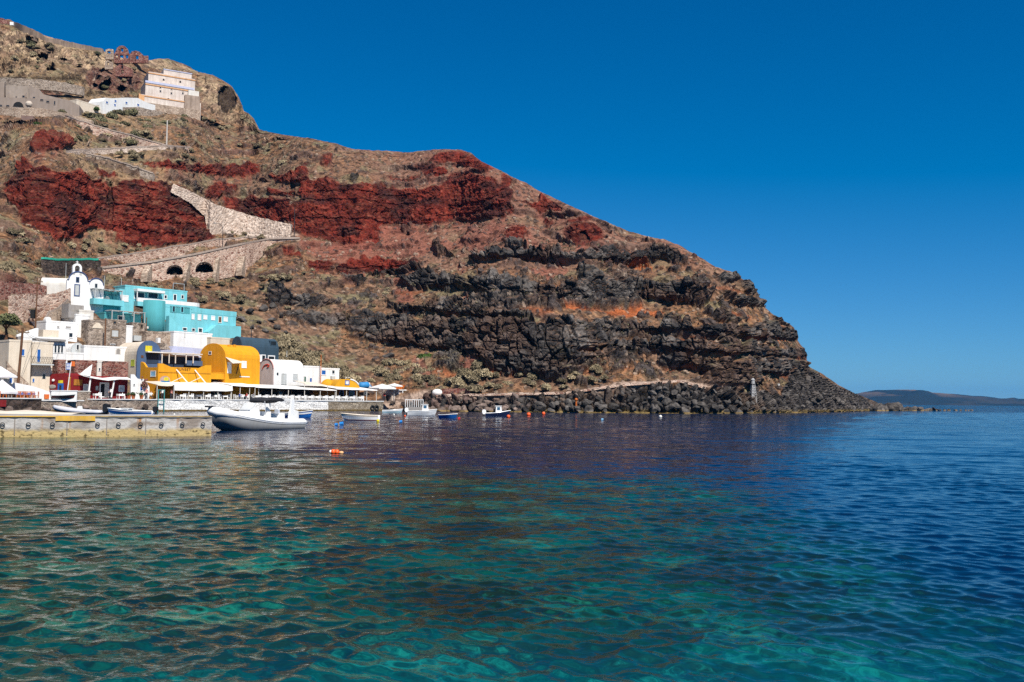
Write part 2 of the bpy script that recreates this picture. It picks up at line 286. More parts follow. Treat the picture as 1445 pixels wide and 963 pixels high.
# ---- colours of the ground itself, with shade painted into the caves
def C(*c): return np.array(c)
n1 = fbm(P0 / 16, 4, 81)[..., None] * .5 + .5; n2 = fbm(P0 / 3.0, 4, 82)[..., None] * .5 + .5; n3 = fbm(P0 / 1.0, 3, 83)[..., None] * .5 + .5
n4 = fbm(P0 / 40, 3, 84)[..., None] * .5 + .5
def mix(a, b, t): return a * (1 - t) + b * t
soil = mix(C(.37, .19, .095), C(.28, .165, .105), sst(.35, .65, n1))
soil = mix(soil, C(.44, .28, .18), sst(.55, .75, n2) * .6)
soil = mix(soil, C(.15, .09, .06), sst(.56, .32, n3) * .75); n5 = fbm(P0 / 1.7, 3, 97)[..., None] * .5 + .5; soil = mix(soil, C(.12, .095, .06), sst(.56, .66, n5) * .6) * (.62 + .12 * n1); n6 = fbm(P0 / .9, 2, 98)[..., None] * .5 + .5; soil = mix(soil, soil * .42, sst(.60, .70, n6) * .8)
redz = (sst(420, 340, VV) * sst(430, 640, UU))[..., None]
soil = mix(soil, mix(C(.17, .072, .048), C(.235, .128, .09), n2), redz * .85)
lft = (sst(420, 120, UU))[..., None]
soil = mix(soil, mix(C(.25, .18, .10), C(.34, .24, .14), n2), lft * .6 * sst(.35, .6, n4))
soil = mix(soil, C(.17, .15, .085), sst(.57, .7, fbm(P0 / 5, 3, 88)[..., None] * .5 + .5) * .75 * (1 - redz * .6))
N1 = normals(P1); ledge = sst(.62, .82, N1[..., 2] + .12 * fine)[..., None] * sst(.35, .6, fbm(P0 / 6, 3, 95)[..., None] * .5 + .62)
col = soil
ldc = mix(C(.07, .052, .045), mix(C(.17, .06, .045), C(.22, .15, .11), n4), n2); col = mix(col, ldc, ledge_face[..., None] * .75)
col = mix(col, mix(C(.44, .32, .20), C(.27, .18, .12), sst(.4, .62, n2)) * (0.65 + .6 * cr[..., None]) * (.7 + .5 * n3), np.clip(m['tuff'], 0, 1)[..., None] * (.35 + .6 * sst(.42, .6, n1)))
col = mix(col, mix(C(.235, .082, .055), C(.20, .085, .06), n2), np.clip(m['pink'], 0, 1)[..., None] * .8)
scr = np.clip(m['scree'], 0, 1) * sst(-.3, .25, fbm(np.stack([UU / 6, VV / 30, UU * 0], -1), 3, 93)); col = mix(col, C(.22, .062, .043) * (.75 + .5 * n3), scr[..., None] * .5); col = mix(col, C(.17, .07, .05), np.clip(m['stain'], 0, 1)[..., None] * sst(.4, .65, n2) * .4)
und = sst(.24, .34, fz) * sst(.46, .42, fz) * sst(430, 640, UU) * sst(375, 430, VV) * sst(.0, .25, fbm(P0 / 12, 3, 69)) * sst(548, 535, VV); col = mix(col, C(.27, .085, .035) * (.6 + .7 * n3), und[..., None] * .75)
rc = mix(C(.165, .025, .015), C(.095, .017, .011), sst(.35, .65, n2)); rc = mix(rc, C(.27, .075, .048), sst(.6, .8, n3) * .6)
rc = mix(rc, C(.04, .018, .016), sst(.5, .75, fbm(P0 / np.array([6, 6, 3.0]), 3, 90)[..., None] * .5 + .5) * .8)
col = mix(col, rc, np.clip(m['red'], 0, 1)[..., None])
dr = mix(C(.12, .05, .037), C(.2, .12, .085), sst(.45, .7, n3)); col = mix(col, dr, np.clip(m['dred'], 0, 1)[..., None] * .9)
bc = mix(C(.036, .033, .032), C(.13, .115, .104), sst(.38, .68, n2)) * (0.7 + .6 * cr[..., None]); bc = mix(bc, C(.11, .06, .04), sst(.5, .7, fbm(P0 / 8, 3, 86)[..., None] * .5 + .5) * .55)
col = mix(col, bc, blk[..., None] * sst(.25, .5, blk[..., None]))
sc = mix(C(.038, .034, .032), C(.115, .10, .09), gr[..., None]) * (0.6 + .6 * cr[..., None]); sc = mix(sc, C(.16, .1, .065), sst(.55, .8, n1) * .5)
pinkrub = (sst(800, 640, UU))[..., None]; sc = mix(sc, C(.17, .10, .08), pinkrub * .6 * (gr[..., None] > .55))
col = mix(col, sc, shr[..., None])
col = mix(col, C(.38, .10, .03) * (0.7 + .5 * n3), np.clip(m['orange'], 0, 1)[..., None] * .8)
oc = np.where(redz > .5, C(.07, .04, .035), C(.05, .045, .045)) * (0.6 + .9 * gr[..., None]); col = mix(col, oc, outc[..., None] * .85)
col = mix(col, mix(C(.32, .24, .18), C(.08, .065, .06), (or2 < .20)[..., None] * 1.0), stones[..., None] * .8)
col = mix(col, C(.34, .25, .195), pathk[..., None])
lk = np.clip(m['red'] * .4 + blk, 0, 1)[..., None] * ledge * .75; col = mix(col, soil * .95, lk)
hol = np.clip(HD * (PAD < .5) / 4, 0, 1)[..., None] if np.ndim(PAD) else 0; col = mix(col, C(.05, .034, .024), hol * .95)  # caves and gullies coloured near black to carry their shade
wl_ = sst(.9, .25, P1[..., 2])[..., None] * (UU > 560)[..., None]; col = mix(col, C(.20, .14, .045), wl_ * .8)

# rows under the water and behind the crest
fr = []; 
for dy, z in ((-9, -5), (-4, -2.2)):
    q = P1[:, 0].copy(); dirn = q - CPOS; dirn[:, 2] = 0; dirn /= np.linalg.norm(dirn, axis=1, keepdims=True); q = q + dirn * dy; q[:, 2] = z; fr.append(q)
bk = []; tot = 0
for dy, dz in ((3, .35), (9, .4), (22, -.6), (55, -6), (120, -24), (240, -75)):
    q = P1[:, -1].copy(); hgt = np.clip(q[:, 2] / 70, 0.12, 2.0); sc_ = np.clip(hgt, .15, 1)
    dirn = q - CPOS; dirn[:, 2] = 0; dirn /= np.linalg.norm(dirn, axis=1, keepdims=True); q = q + dirn * (dy * sc_)[:, None]
    q[:, 2] = np.maximum(q[:, 2] + dz * hgt, -6); bk.append(q)
G = np.concatenate([np.stack(fr, 1), P1, np.stack(bk, 1)], 1)
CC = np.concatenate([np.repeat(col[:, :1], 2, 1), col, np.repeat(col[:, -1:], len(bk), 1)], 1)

def grid_mesh(name, G, cols=None, smooth=True):
    a, b = G.shape[:2]; me = bpy.data.meshes.new(name)
    i = np.arange(a * b).reshape(a, b)
    F = np.stack([i[:-1, :-1], i[1:, :-1], i[1:, 1:], i[:-1, 1:]], -1).reshape(-1, 4)
    me.vertices.add(a * b); me.vertices.foreach_set('co', G.reshape(-1).astype(np.float32))
    me.loops.add(F.size); me.loops.foreach_set('vertex_index', F.reshape(-1).astype(np.int32))
    me.polygons.add(len(F)); me.polygons.foreach_set('loop_start', np.arange(0, F.size, 4, dtype=np.int32)); me.polygons.foreach_set('loop_total', np.full(len(F), 4, np.int32))
    me.polygons.foreach_set('use_smooth', np.full(len(F), smooth))
    if cols is not None:
        at = me.attributes.new('Col', 'FLOAT_COLOR', 'POINT'); c4 = np.ones((a * b, 4), np.float32); c4[:, :3] = cols.reshape(-1, 3); at.data.foreach_set('color', c4.reshape(-1))
    me.update(calc_edges=True); return me

# ------------------------------------------------------------------ materials
def newmat(name):
    mt = bpy.data.materials.new(name); mt.use_nodes = True; return mt, mt.node_tree.nodes, mt.node_tree.links, mt.node_tree.nodes['Principled BSDF']
MATS = {}
def mat(name, c, rough=.8, var=.12, scale=1.5, bump=.0, bscale=8, c2=None, metal=0, spec=.3, grime=0.0):
    """painted / plastered / cloth surface: two-tone noise, fine bump"""
    if name in MATS: return MATS[name]
    mt, n, l, b = newmat(name); MATS[name] = mt
    b.inputs['Roughness'].default_value = rough; b.inputs['Metallic'].default_value = metal; b.inputs['Specular IOR Level'].default_value = spec
    tc = n.new('ShaderNodeTexCoord'); nz = n.new('ShaderNodeTexNoise'); nz.inputs['Scale'].default_value = scale; nz.inputs['Detail'].default_value = 5; nz.inputs['Roughness'].default_value = .65
    l.new(tc.outputs['Object'], nz.inputs['Vector'])
    r = n.new('ShaderNodeValToRGB'); r.color_ramp.elements[0].position = .3; r.color_ramp.elements[1].position = .72
    lo = c2 or tuple(x * (1 - var * 1.6) for x in c); r.color_ramp.elements[0].color = (*lo, 1); r.color_ramp.elements[1].color = (*c, 1)
    l.new(nz.outputs[0], r.inputs[0])
    mps = n.new('ShaderNodeMapping'); mps.inputs['Scale'].default_value = (1.3, 1.3, .14); l.new(tc.outputs['Object'], mps.inputs[0]); ns = n.new('ShaderNodeTexNoise'); ns.inputs['Scale'].default_value = 1.1; ns.inputs['Detail'].default_value = 6; ns.inputs['Roughness'].default_value = .7; l.new(mps.outputs[0], ns.inputs['Vector'])
    rs_ = n.new('ShaderNodeValToRGB'); rs_.color_ramp.elements[0].position = .42; rs_.color_ramp.elements[1].position = .66; k_ = max(.6, 1 - 1.3 * var); rs_.color_ramp.elements[0].color = (1, 1, 1, 1); rs_.color_ramp.elements[1].color = (k_, k_ * .97, k_ * .93, 1); l.new(ns.outputs[0], rs_.inputs[0])
    ms_ = n.new('ShaderNodeMix'); ms_.data_type = 'RGBA'; ms_.blend_type = 'MULTIPLY'; ms_.inputs[0].default_value = 1; l.new(r.outputs[0], ms_.inputs[6]); l.new(rs_.outputs[0], ms_.inputs[7]); l.new(ms_.outputs[2], b.inputs['Base Color'])
    if bump:
        bz = n.new('ShaderNodeTexNoise'); bz.inputs['Scale'].default_value = bscale; bz.inputs['Detail'].default_value = 4; l.new(tc.outputs['Object'], bz.inputs['Vector'])
        bp = n.new('ShaderNodeBump'); bp.inputs['Strength'].default_value = bump; bp.inputs['Distance'].default_value = .1; l.new(bz.outputs[0], bp.inputs['Height']); l.new(bp.outputs[0], b.inputs['Normal'])
    return mt
def stone(name, c1, c2, c3, scale=2.2, mortar=(.35, .3, .25), mw=.06, bump=.8, dirt=.6):
    """rubble masonry: irregular stones in mortar"""
    if name in MATS: return MATS[name]
    mt, n, l, b = newmat(name); MATS[name] = mt; b.inputs['Roughness'].default_value = .92; b.inputs['Specular IOR Level'].default_value = .15
    tc = n.new('ShaderNodeTexCoord'); mp = n.new('ShaderNodeMapping'); mp.inputs['Scale'].default_value = (1, 1, 1.5); l.new(tc.outputs['Object'], mp.inputs[0])
    v = n.new('ShaderNodeTexVoronoi'); v.inputs['Scale'].default_value = scale; l.new(mp.outputs[0], v.inputs['Vector'])
    ve = n.new('ShaderNodeTexVoronoi'); ve.feature = 'DISTANCE_TO_EDGE'; ve.inputs['Scale'].default_value = scale; l.new(mp.outputs[0], ve.inputs['Vector'])
    sp = n.new('ShaderNodeSeparateColor'); l.new(v.outputs['Color'], sp.inputs[0])
    r = n.new('ShaderNodeValToRGB'); e = r.color_ramp.elements; e[0].color = (*c1, 1); e[1].color = (*c3, 1); k = e.new(.5); k.color = (*c2, 1); l.new(sp.outputs[0], r.inputs[0])
    r2 = n.new('ShaderNodeValToRGB'); r2.color_ramp.elements[0].position = mw * .4; r2.color_ramp.elements[1].position = mw; l.new(ve.outputs[0], r2.inputs[0])
    mx = n.new('ShaderNodeMix'); mx.data_type = 'RGBA'; mx.inputs[6].default_value = (*mortar, 1); l.new(r2.outputs[0], mx.inputs[0]); l.new(r.outputs[0], mx.inputs[7])
    nz = n.new('ShaderNodeTexNoise'); nz.inputs['Scale'].default_value = .5; nz.inputs['Detail'].default_value = 6; l.new(tc.outputs['Object'], nz.inputs['Vector'])
    m2 = n.new('ShaderNodeMix'); m2.data_type = 'RGBA'; m2.blend_type = 'MULTIPLY'; m2.inputs[0].default_value = dirt; l.new(mx.outputs[2], m2.inputs[6]); 
    r3 = n.new('ShaderNodeValToRGB'); r3.color_ramp.elements[0].position = .3; r3.color_ramp.elements[0].color = (.45, .42, .4, 1); r3.color_ramp.elements[1].position = .65; r3.color_ramp.elements[1].color = (1, 1, 1, 1); l.new(nz.outputs[0], r3.inputs[0]); l.new(r3.outputs[0], m2.inputs[7])
    l.new(m2.outputs[2], b.inputs['Base Color'])
    bp = n.new('ShaderNodeBump'); bp.inputs['Strength'].default_value = bump; bp.inputs['Distance'].default_value = .12; l.new(r2.outputs[0], bp.inputs['Height']); l.new(bp.outputs[0], b.inputs['Normal'])
    return mt

# hillside material: surveyed rock colours with grain
mt, n, l, b = newmat('hillside_rock'); b.inputs['Roughness'].default_value = .95; b.inputs['Specular IOR Level'].default_value = .12
at = n.new('ShaderNodeAttribute'); at.attribute_name = 'Col'; tc = n.new('ShaderNodeTexCoord')
nz = n.new('ShaderNodeTexNoise'); nz.inputs['Scale'].default_value = 1.6; nz.inputs['Detail'].default_value = 8; nz.inputs['Roughness'].default_value = .75; l.new(tc.outputs['Object'], nz.inputs['Vector'])
r = n.new('ShaderNodeValToRGB'); r.color_ramp.elements[0].position = .33; r.color_ramp.elements[0].color = (.38, .36, .35, 1); r.color_ramp.elements[1].position = .66; r.color_ramp.elements[1].color = (1.3, 1.3, 1.3, 1); l.new(nz.outputs[0], r.inputs[0])
mx = n.new('ShaderNodeMix'); mx.data_type = 'RGBA'; mx.blend_type = 'MULTIPLY'; mx.inputs[0].default_value = 1; l.new(at.outputs['Color'], mx.inputs[6]); l.new(r.outputs[0], mx.inputs[7]); l.new(mx.outputs[2], b.inputs['Base Color'])
vz = n.new('ShaderNodeTexVoronoi'); vz.inputs['Scale'].default_value = 1.3; l.new(tc.outputs['Object'], vz.inputs['Vector'])
vs2 = n.new('ShaderNodeTexVoronoi'); vs2.inputs['Scale'].default_value = .95; l.new(tc.outputs['Object'], vs2.inputs['Vector']); sc2 = n.new('ShaderNodeSeparateColor'); l.new(vs2.outputs['Color'], sc2.inputs[0])
rs2 = n.new('ShaderNodeValToRGB'); rs2.color_ramp.elements[0].position = .0; rs2.color_ramp.elements[0].color = (.38, .36, .36, 1); rs2.color_ramp.elements[1].position = .42; rs2.color_ramp.elements[1].color = (1.05, 1.05, 1.05, 1); l.new(sc2.outputs[0], rs2.inputs[0])
mx2 = n.new('ShaderNodeMix'); mx2.data_type = 'RGBA'; mx2.blend_type = 'MULTIPLY'; mx2.inputs[0].default_value = 1; l.new(mx.outputs[2], mx2.inputs[6]); l.new(rs2.outputs[0], mx2.inputs[7]); l.new(mx2.outputs[2], b.inputs['Base Color'])
bp0 = n.new('ShaderNodeBump'); bp0.inputs['Strength'].default_value = .5; bp0.inputs['Distance'].default_value = .25; l.new(vz.outputs['Distance'], bp0.inputs['Height'])
bp = n.new('ShaderNodeBump'); bp.inputs['Strength'].default_value = .9; bp.inputs['Distance'].default_value = .35; l.new(nz.outputs[0], bp.inputs['Height']); l.new(bp0.outputs[0], bp.inputs['Normal']); l.new(bp.outputs[0], b.inputs['Normal'])
MATS['hillside_rock'] = mt
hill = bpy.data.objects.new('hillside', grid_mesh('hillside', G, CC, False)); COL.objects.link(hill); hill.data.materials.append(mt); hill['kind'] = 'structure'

# ------------------------------------------------------------------ far island
def far_island():
    us = np.linspace(1150, 1640, 240); prof = np.array([(1150,568),(1190,562),(1215,555),(1240,551),(1275,550),(1290,550),(1310,553),(1345,557.5),(1380,560),(1410,563),(1445,564),(1480,566),(1640,571)], float)
    top = np.interp(us, prof[:, 0], prof[:, 1]) + .7 * fbm(np.stack([us / 14, us * 0, us * 0], -1), 4, 3)
    rows = []; Y0 = 4300
    for k in np.linspace(0, 1, 40):
        Yk = Y0 + 1100 * k; hz = -1 - 2; p = unproj(us, top, Y0 + 1100.0 + 0 * us); q = p.copy(); q[:, 0] = p[:, 0] * Yk / (Y0 + 1100)
        q[:, 1] = Yk; prof_k = math.sin(k * PI / 2) ** 1.25; q[:, 2] = -2 + (p[:, 2] + 2) * prof_k
        pn = np.stack([q[:, 0] / 160, q[:, 1] / 160, q[:, 0] * 0], -1); q[:, 2] += 22 * fbm(pn, 5, 9) * math.sin(k * PI) ; rows.append(q)
    for dy, f in ((400, .7), (900, .3), (1300, -.05)):
        q = rows[39].copy(); q[:, 1] += dy; q[:, 2] *= f; rows.append(q)
    g = np.stack(rows, 1); pz = g / np.array([220, 220, 60.0]); t = sst(-.1, .25, fbm(pz, 4, 4))[..., None]; zz = sst(30, 75, g[..., 2])[..., None]
    c = mix(C(.018, .024, .024), mix(C(.035, .035, .03), C(.13, .09, .06), zz), t)
    me = grid_mesh('island', g, c); o = bpy.data.objects.new('far_island_hills', me); COL.objects.link(o); o['kind'] = 'structure'
    mt, n, l, b = newmat('island_ground'); a = n.new('ShaderNodeAttribute'); a.attribute_name = 'Col'; l.new(a.outputs['Color'], b.inputs['Base Color']); b.inputs['Roughness'].default_value = 1; b.inputs['Specular IOR Level'].default_value = 0
    me.materials.append(mt)
far_island()
# ------------------------------------------------------------------ sea
def make_sea():
    yr = np.concatenate([np.linspace(-8, 3.6, 6)[:-1], np.geomspace(3.6, 60, 860), np.geomspace(60, 420, 600)[1:], np.geomspace(420, 12000, 40)[1:]])
    xs = np.linspace(-.95, .95, 720); xs = np.concatenate([[-3, -1.6, -1.2], xs, [1.2, 1.6, 3]])
    Yg, Xg = np.meshgrid(yr, xs); Wd = np.maximum(Yg, 6.0); X = Xg * Wd; R = np.sqrt(X * X + Yg * Yg)
    RR = np.sqrt((X - 3) ** 2 + (Yg + 9) ** 2); AA = np.arctan2(X - 3, Yg + 9) * 34   # swell fans out round the landing stage
    mix_ = sst(60, 160, R); RR = RR * (1 - mix_) + (Yg + 9) * mix_; AA = AA * (1 - mix_) + X * mix_
    rs = np.random.RandomState(12); NWV = 84; z = np.zeros_like(X); hx = z.copy(); hy = z.copy()
    gust = .72 + .5 * fbm(np.stack([X / 8, Yg / 13, X * 0], -1), 3, 33); calm = sst(420, 150, R)
    ux, uy = (X - 3) / np.maximum(RR, 1), (Yg + 9) / np.maximum(RR, 1)
    for i in range(NWV):      # short-crested wind chop: many small sine trains with scattered headings
        L = .20 * (30.0 ** (i / (NWV - 1))) * rs.uniform(.9, 1.1); th = rs.randn() * .58; ph = rs.uniform(0, 2 * PI)
        sl_ = .0105 * (1 + 2.7 * math.exp(-((math.log(L) - math.log(.44)) / .45) ** 2)) * (1.0 if L < .8 else .75 if L < 1.8 else .3); k = 2 * PI / L
        f = k * (RR * math.cos(th) + AA * math.sin(th)) + ph; amp = sl_ / k * sst(115 * L, 42 * L, R) * (gust if L < 2 else 1.0)
        z += amp * np.cos(f); s_ = amp * np.sin(f) * .9; hx -= s_ * (ux * math.cos(th) + uy * math.sin(th)); hy -= s_ * (uy * math.cos(th) - ux * math.sin(th))
    far_ = 1.0 + .9 * sst(14, 55, R); z *= calm * far_; hx *= calm; hy *= calm
    X = X + hx; Yg = Yg + hy
    sp = np.maximum(Yg, 1) ; 
    Gp = np.stack([X, Yg, z], -1)
    me = grid_mesh('sea', Gp); o = bpy.data.objects.new('sea_water', me); COL.objects.link(o); o['kind'] = 'structure'
    mt, n, l, b = newmat('sea_water'); me.materials.append(mt)
    geo = n.new('ShaderNodeNewGeometry')
    def noise(sx, sy, det=3, rough=.5, sc=1.0, rot=0):
        mp = n.new('ShaderNodeMapping'); mp.inputs['Scale'].default_value = (sx, sy, 1); mp.inputs['Rotation'].default_value = (0, 0, rot); l.new(geo.outputs['Position'], mp.inputs[0])
        t = n.new('ShaderNodeTexNoise'); t.inputs['Scale'].default_value = sc; t.inputs['Detail'].default_value = det; t.inputs['Roughness'].default_value = rough; l.new(mp.outputs[0], t.inputs['Vector']); return t
    def math_(op, a, b_=None, c=None, clamp=False):
        m_ = n.new('ShaderNodeMath'); m_.operation = op; m_.use_clamp = clamp
        for i, x in enumerate((a, b_, c)):
            if x is None: continue
            if hasattr(x, 'links') or hasattr(x, 'is_linked'): l.new(x, m_.inputs[i])
            else: m_.inputs[i].default_value = x
        return m_.outputs[0]
    def mrange(x, a, b_, c=0.0, d=1.0, st='SMOOTHSTEP'):
        m_ = n.new('ShaderNodeMapRange'); m_.interpolation_type = st; l.new(x, m_.inputs[0])
        for i, q in enumerate((a, b_, c, d)): m_.inputs[i + 1].default_value = q
        return m_.outputs[0]
    def mixc(f, a, b_):
        m_ = n.new('ShaderNodeMix'); m_.data_type = 'RGBA'
        if hasattr(f, 'is_linked'): l.new(f, m_.inputs[0])
        else: m_.inputs[0].default_value = f
        for i, x in ((6, a), (7, b_)):
            if isinstance(x, tuple): m_.inputs[i].default_value = (*x, 1)
            else: l.new(x, m_.inputs[i])
        return m_.outputs[2]
    # ---- sea-bed seen through the water: shallow shelf near the camera, refracted by the ripples
    sepn = n.new('ShaderNodeSeparateXYZ'); l.new(geo.outputs['Normal'], sepn.inputs[0])
    pos = n.new('ShaderNodeVectorMath'); pos.operation = 'MULTIPLY_ADD'; l.new(geo.outputs['Normal'], pos.inputs[0]); pos.inputs[1].default_value = (1.6, 2.6, 0); l.new(geo.outputs['Position'], pos.inputs[2])
    sp_ = n.new('ShaderNodeSeparateXYZ'); l.new(pos.outputs[0], sp_.inputs[0]); X_, Y_ = sp_.outputs[0], sp_.outputs[1]
    def bed(sc, det, ro=.55, seedz=0.0):
        mp = n.new('ShaderNodeMapping'); mp.inputs['Location'].default_value = (seedz, seedz, 0); l.new(pos.outputs[0], mp.inputs[0])
        t = n.new('ShaderNodeTexNoise'); t.inputs['Scale'].default_value = sc; t.inputs['Detail'].default_value = det; t.inputs['Roughness'].default_value = ro; l.new(mp.outputs[0], t.inputs['Vector']); return t.outputs[0]
    wob = math_('MULTIPLY_ADD', bed(.16, 3), 9.0, -4.5)
    # edge of the shelf: a line ahead of the camera and a line to the right
    far_e = mrange(math_('ADD', math_('ADD', Y_, wob), math_('MULTIPLY', math_('MAXIMUM', math_('MULTIPLY', X_, -1.0), 0.0), -1.3)), 24, 33, 1.0, 0.0)
    rt_e = mrange(math_('ADD', math_('ADD', X_, math_('MULTIPLY', Y_, -.10)), math_('MULTIPLY', wob, .5)), 1.0, 5.5, 1.0, 0.0)
    near = mrange(math_('ADD', Y_, math_('MULTIPLY', wob, .4)), 5.5, 11.0, 1.0, 0.0)
    shelf = math_('MULTIPLY', far_e, math_('MAXIMUM', rt_e, math_('MULTIPLY', near, .75)))
    rocks = mrange(bed(.5, 9, .72), .44, .58); bright = mrange(bed(.55, 10, .76, 31), .51, .66); fine_ = mrange(bed(1.7, 8, .76, 9), .44, .60)
    deep = mixc(mrange(bed(.05, 2), .3, .7), (0.00040, 0.00667, 0.02667), (0.00053, 0.01067, 0.04000))
    green = mixc(rocks, (.0045, .0130, .0065), (.0014, .0480, .0350)); green = mixc(math_('MULTIPLY', bright, .8), green, (.008, .150, .105)); green = mixc(math_('MULTIPLY', fine_, .6), green, (.0014, .0090, .0075))
    tl_ = mixc(bright, (.0003, .060, .080), (.0006, .165, .180)); tl_ = mixc(math_('MULTIPLY', fine_, .5), tl_, (.0003, .030, .050)); teal = mixc(math_('MULTIPLY', near, mrange(X_, -5.0, 1.5, .25, .9)), green, tl_)
    basec = mixc(shelf, deep, teal)
    l.new(basec, b.inputs['Base Color'])
    b.inputs['Roughness'].default_value = .025; b.inputs['IOR'].default_value = 1.33; b.inputs['Specular IOR Level'].default_value = .155
    # ---- ripples too small for the mesh
    r1 = noise(1, 1.6, 3, .5, 3.4, .3); r2 = noise(.45, 1.6, 4, .6, .9, -.2); r3 = noise(.5, 1.3, 3, .55, .22, -.15)
    cd = n.new('ShaderNodeCameraData')
    bz = n.new('ShaderNodeBump'); bz.inputs['Strength'].default_value = .28; bz.inputs['Distance'].default_value = .05; l.new(r1.outputs[0], bz.inputs['Height'])
    sp2 = n.new('ShaderNodeSeparateXYZ'); l.new(geo.outputs['Position'], sp2.inputs[0])
    b2 = n.new('ShaderNodeBump'); b2.inputs['Distance'].default_value = .2; l.new(mrange(sp2.outputs[1], 25, 100, .08, .7), b2.inputs['Strength']); l.new(r2.outputs[0], b2.inputs['Height']); l.new(bz.outputs[0], b2.inputs['Normal'])
    b3 = n.new('ShaderNodeBump'); b3.inputs['Distance'].default_value = .8; l.new(mrange(sp2.outputs[1], 40, 200, .0, 1.0), b3.inputs['Strength']); l.new(r3.outputs[0], b3.inputs['Height']); l.new(b2.outputs[0], b3.inputs['Normal'])
    l.new(b3.outputs[0], b.inputs['Normal'])
make_sea()
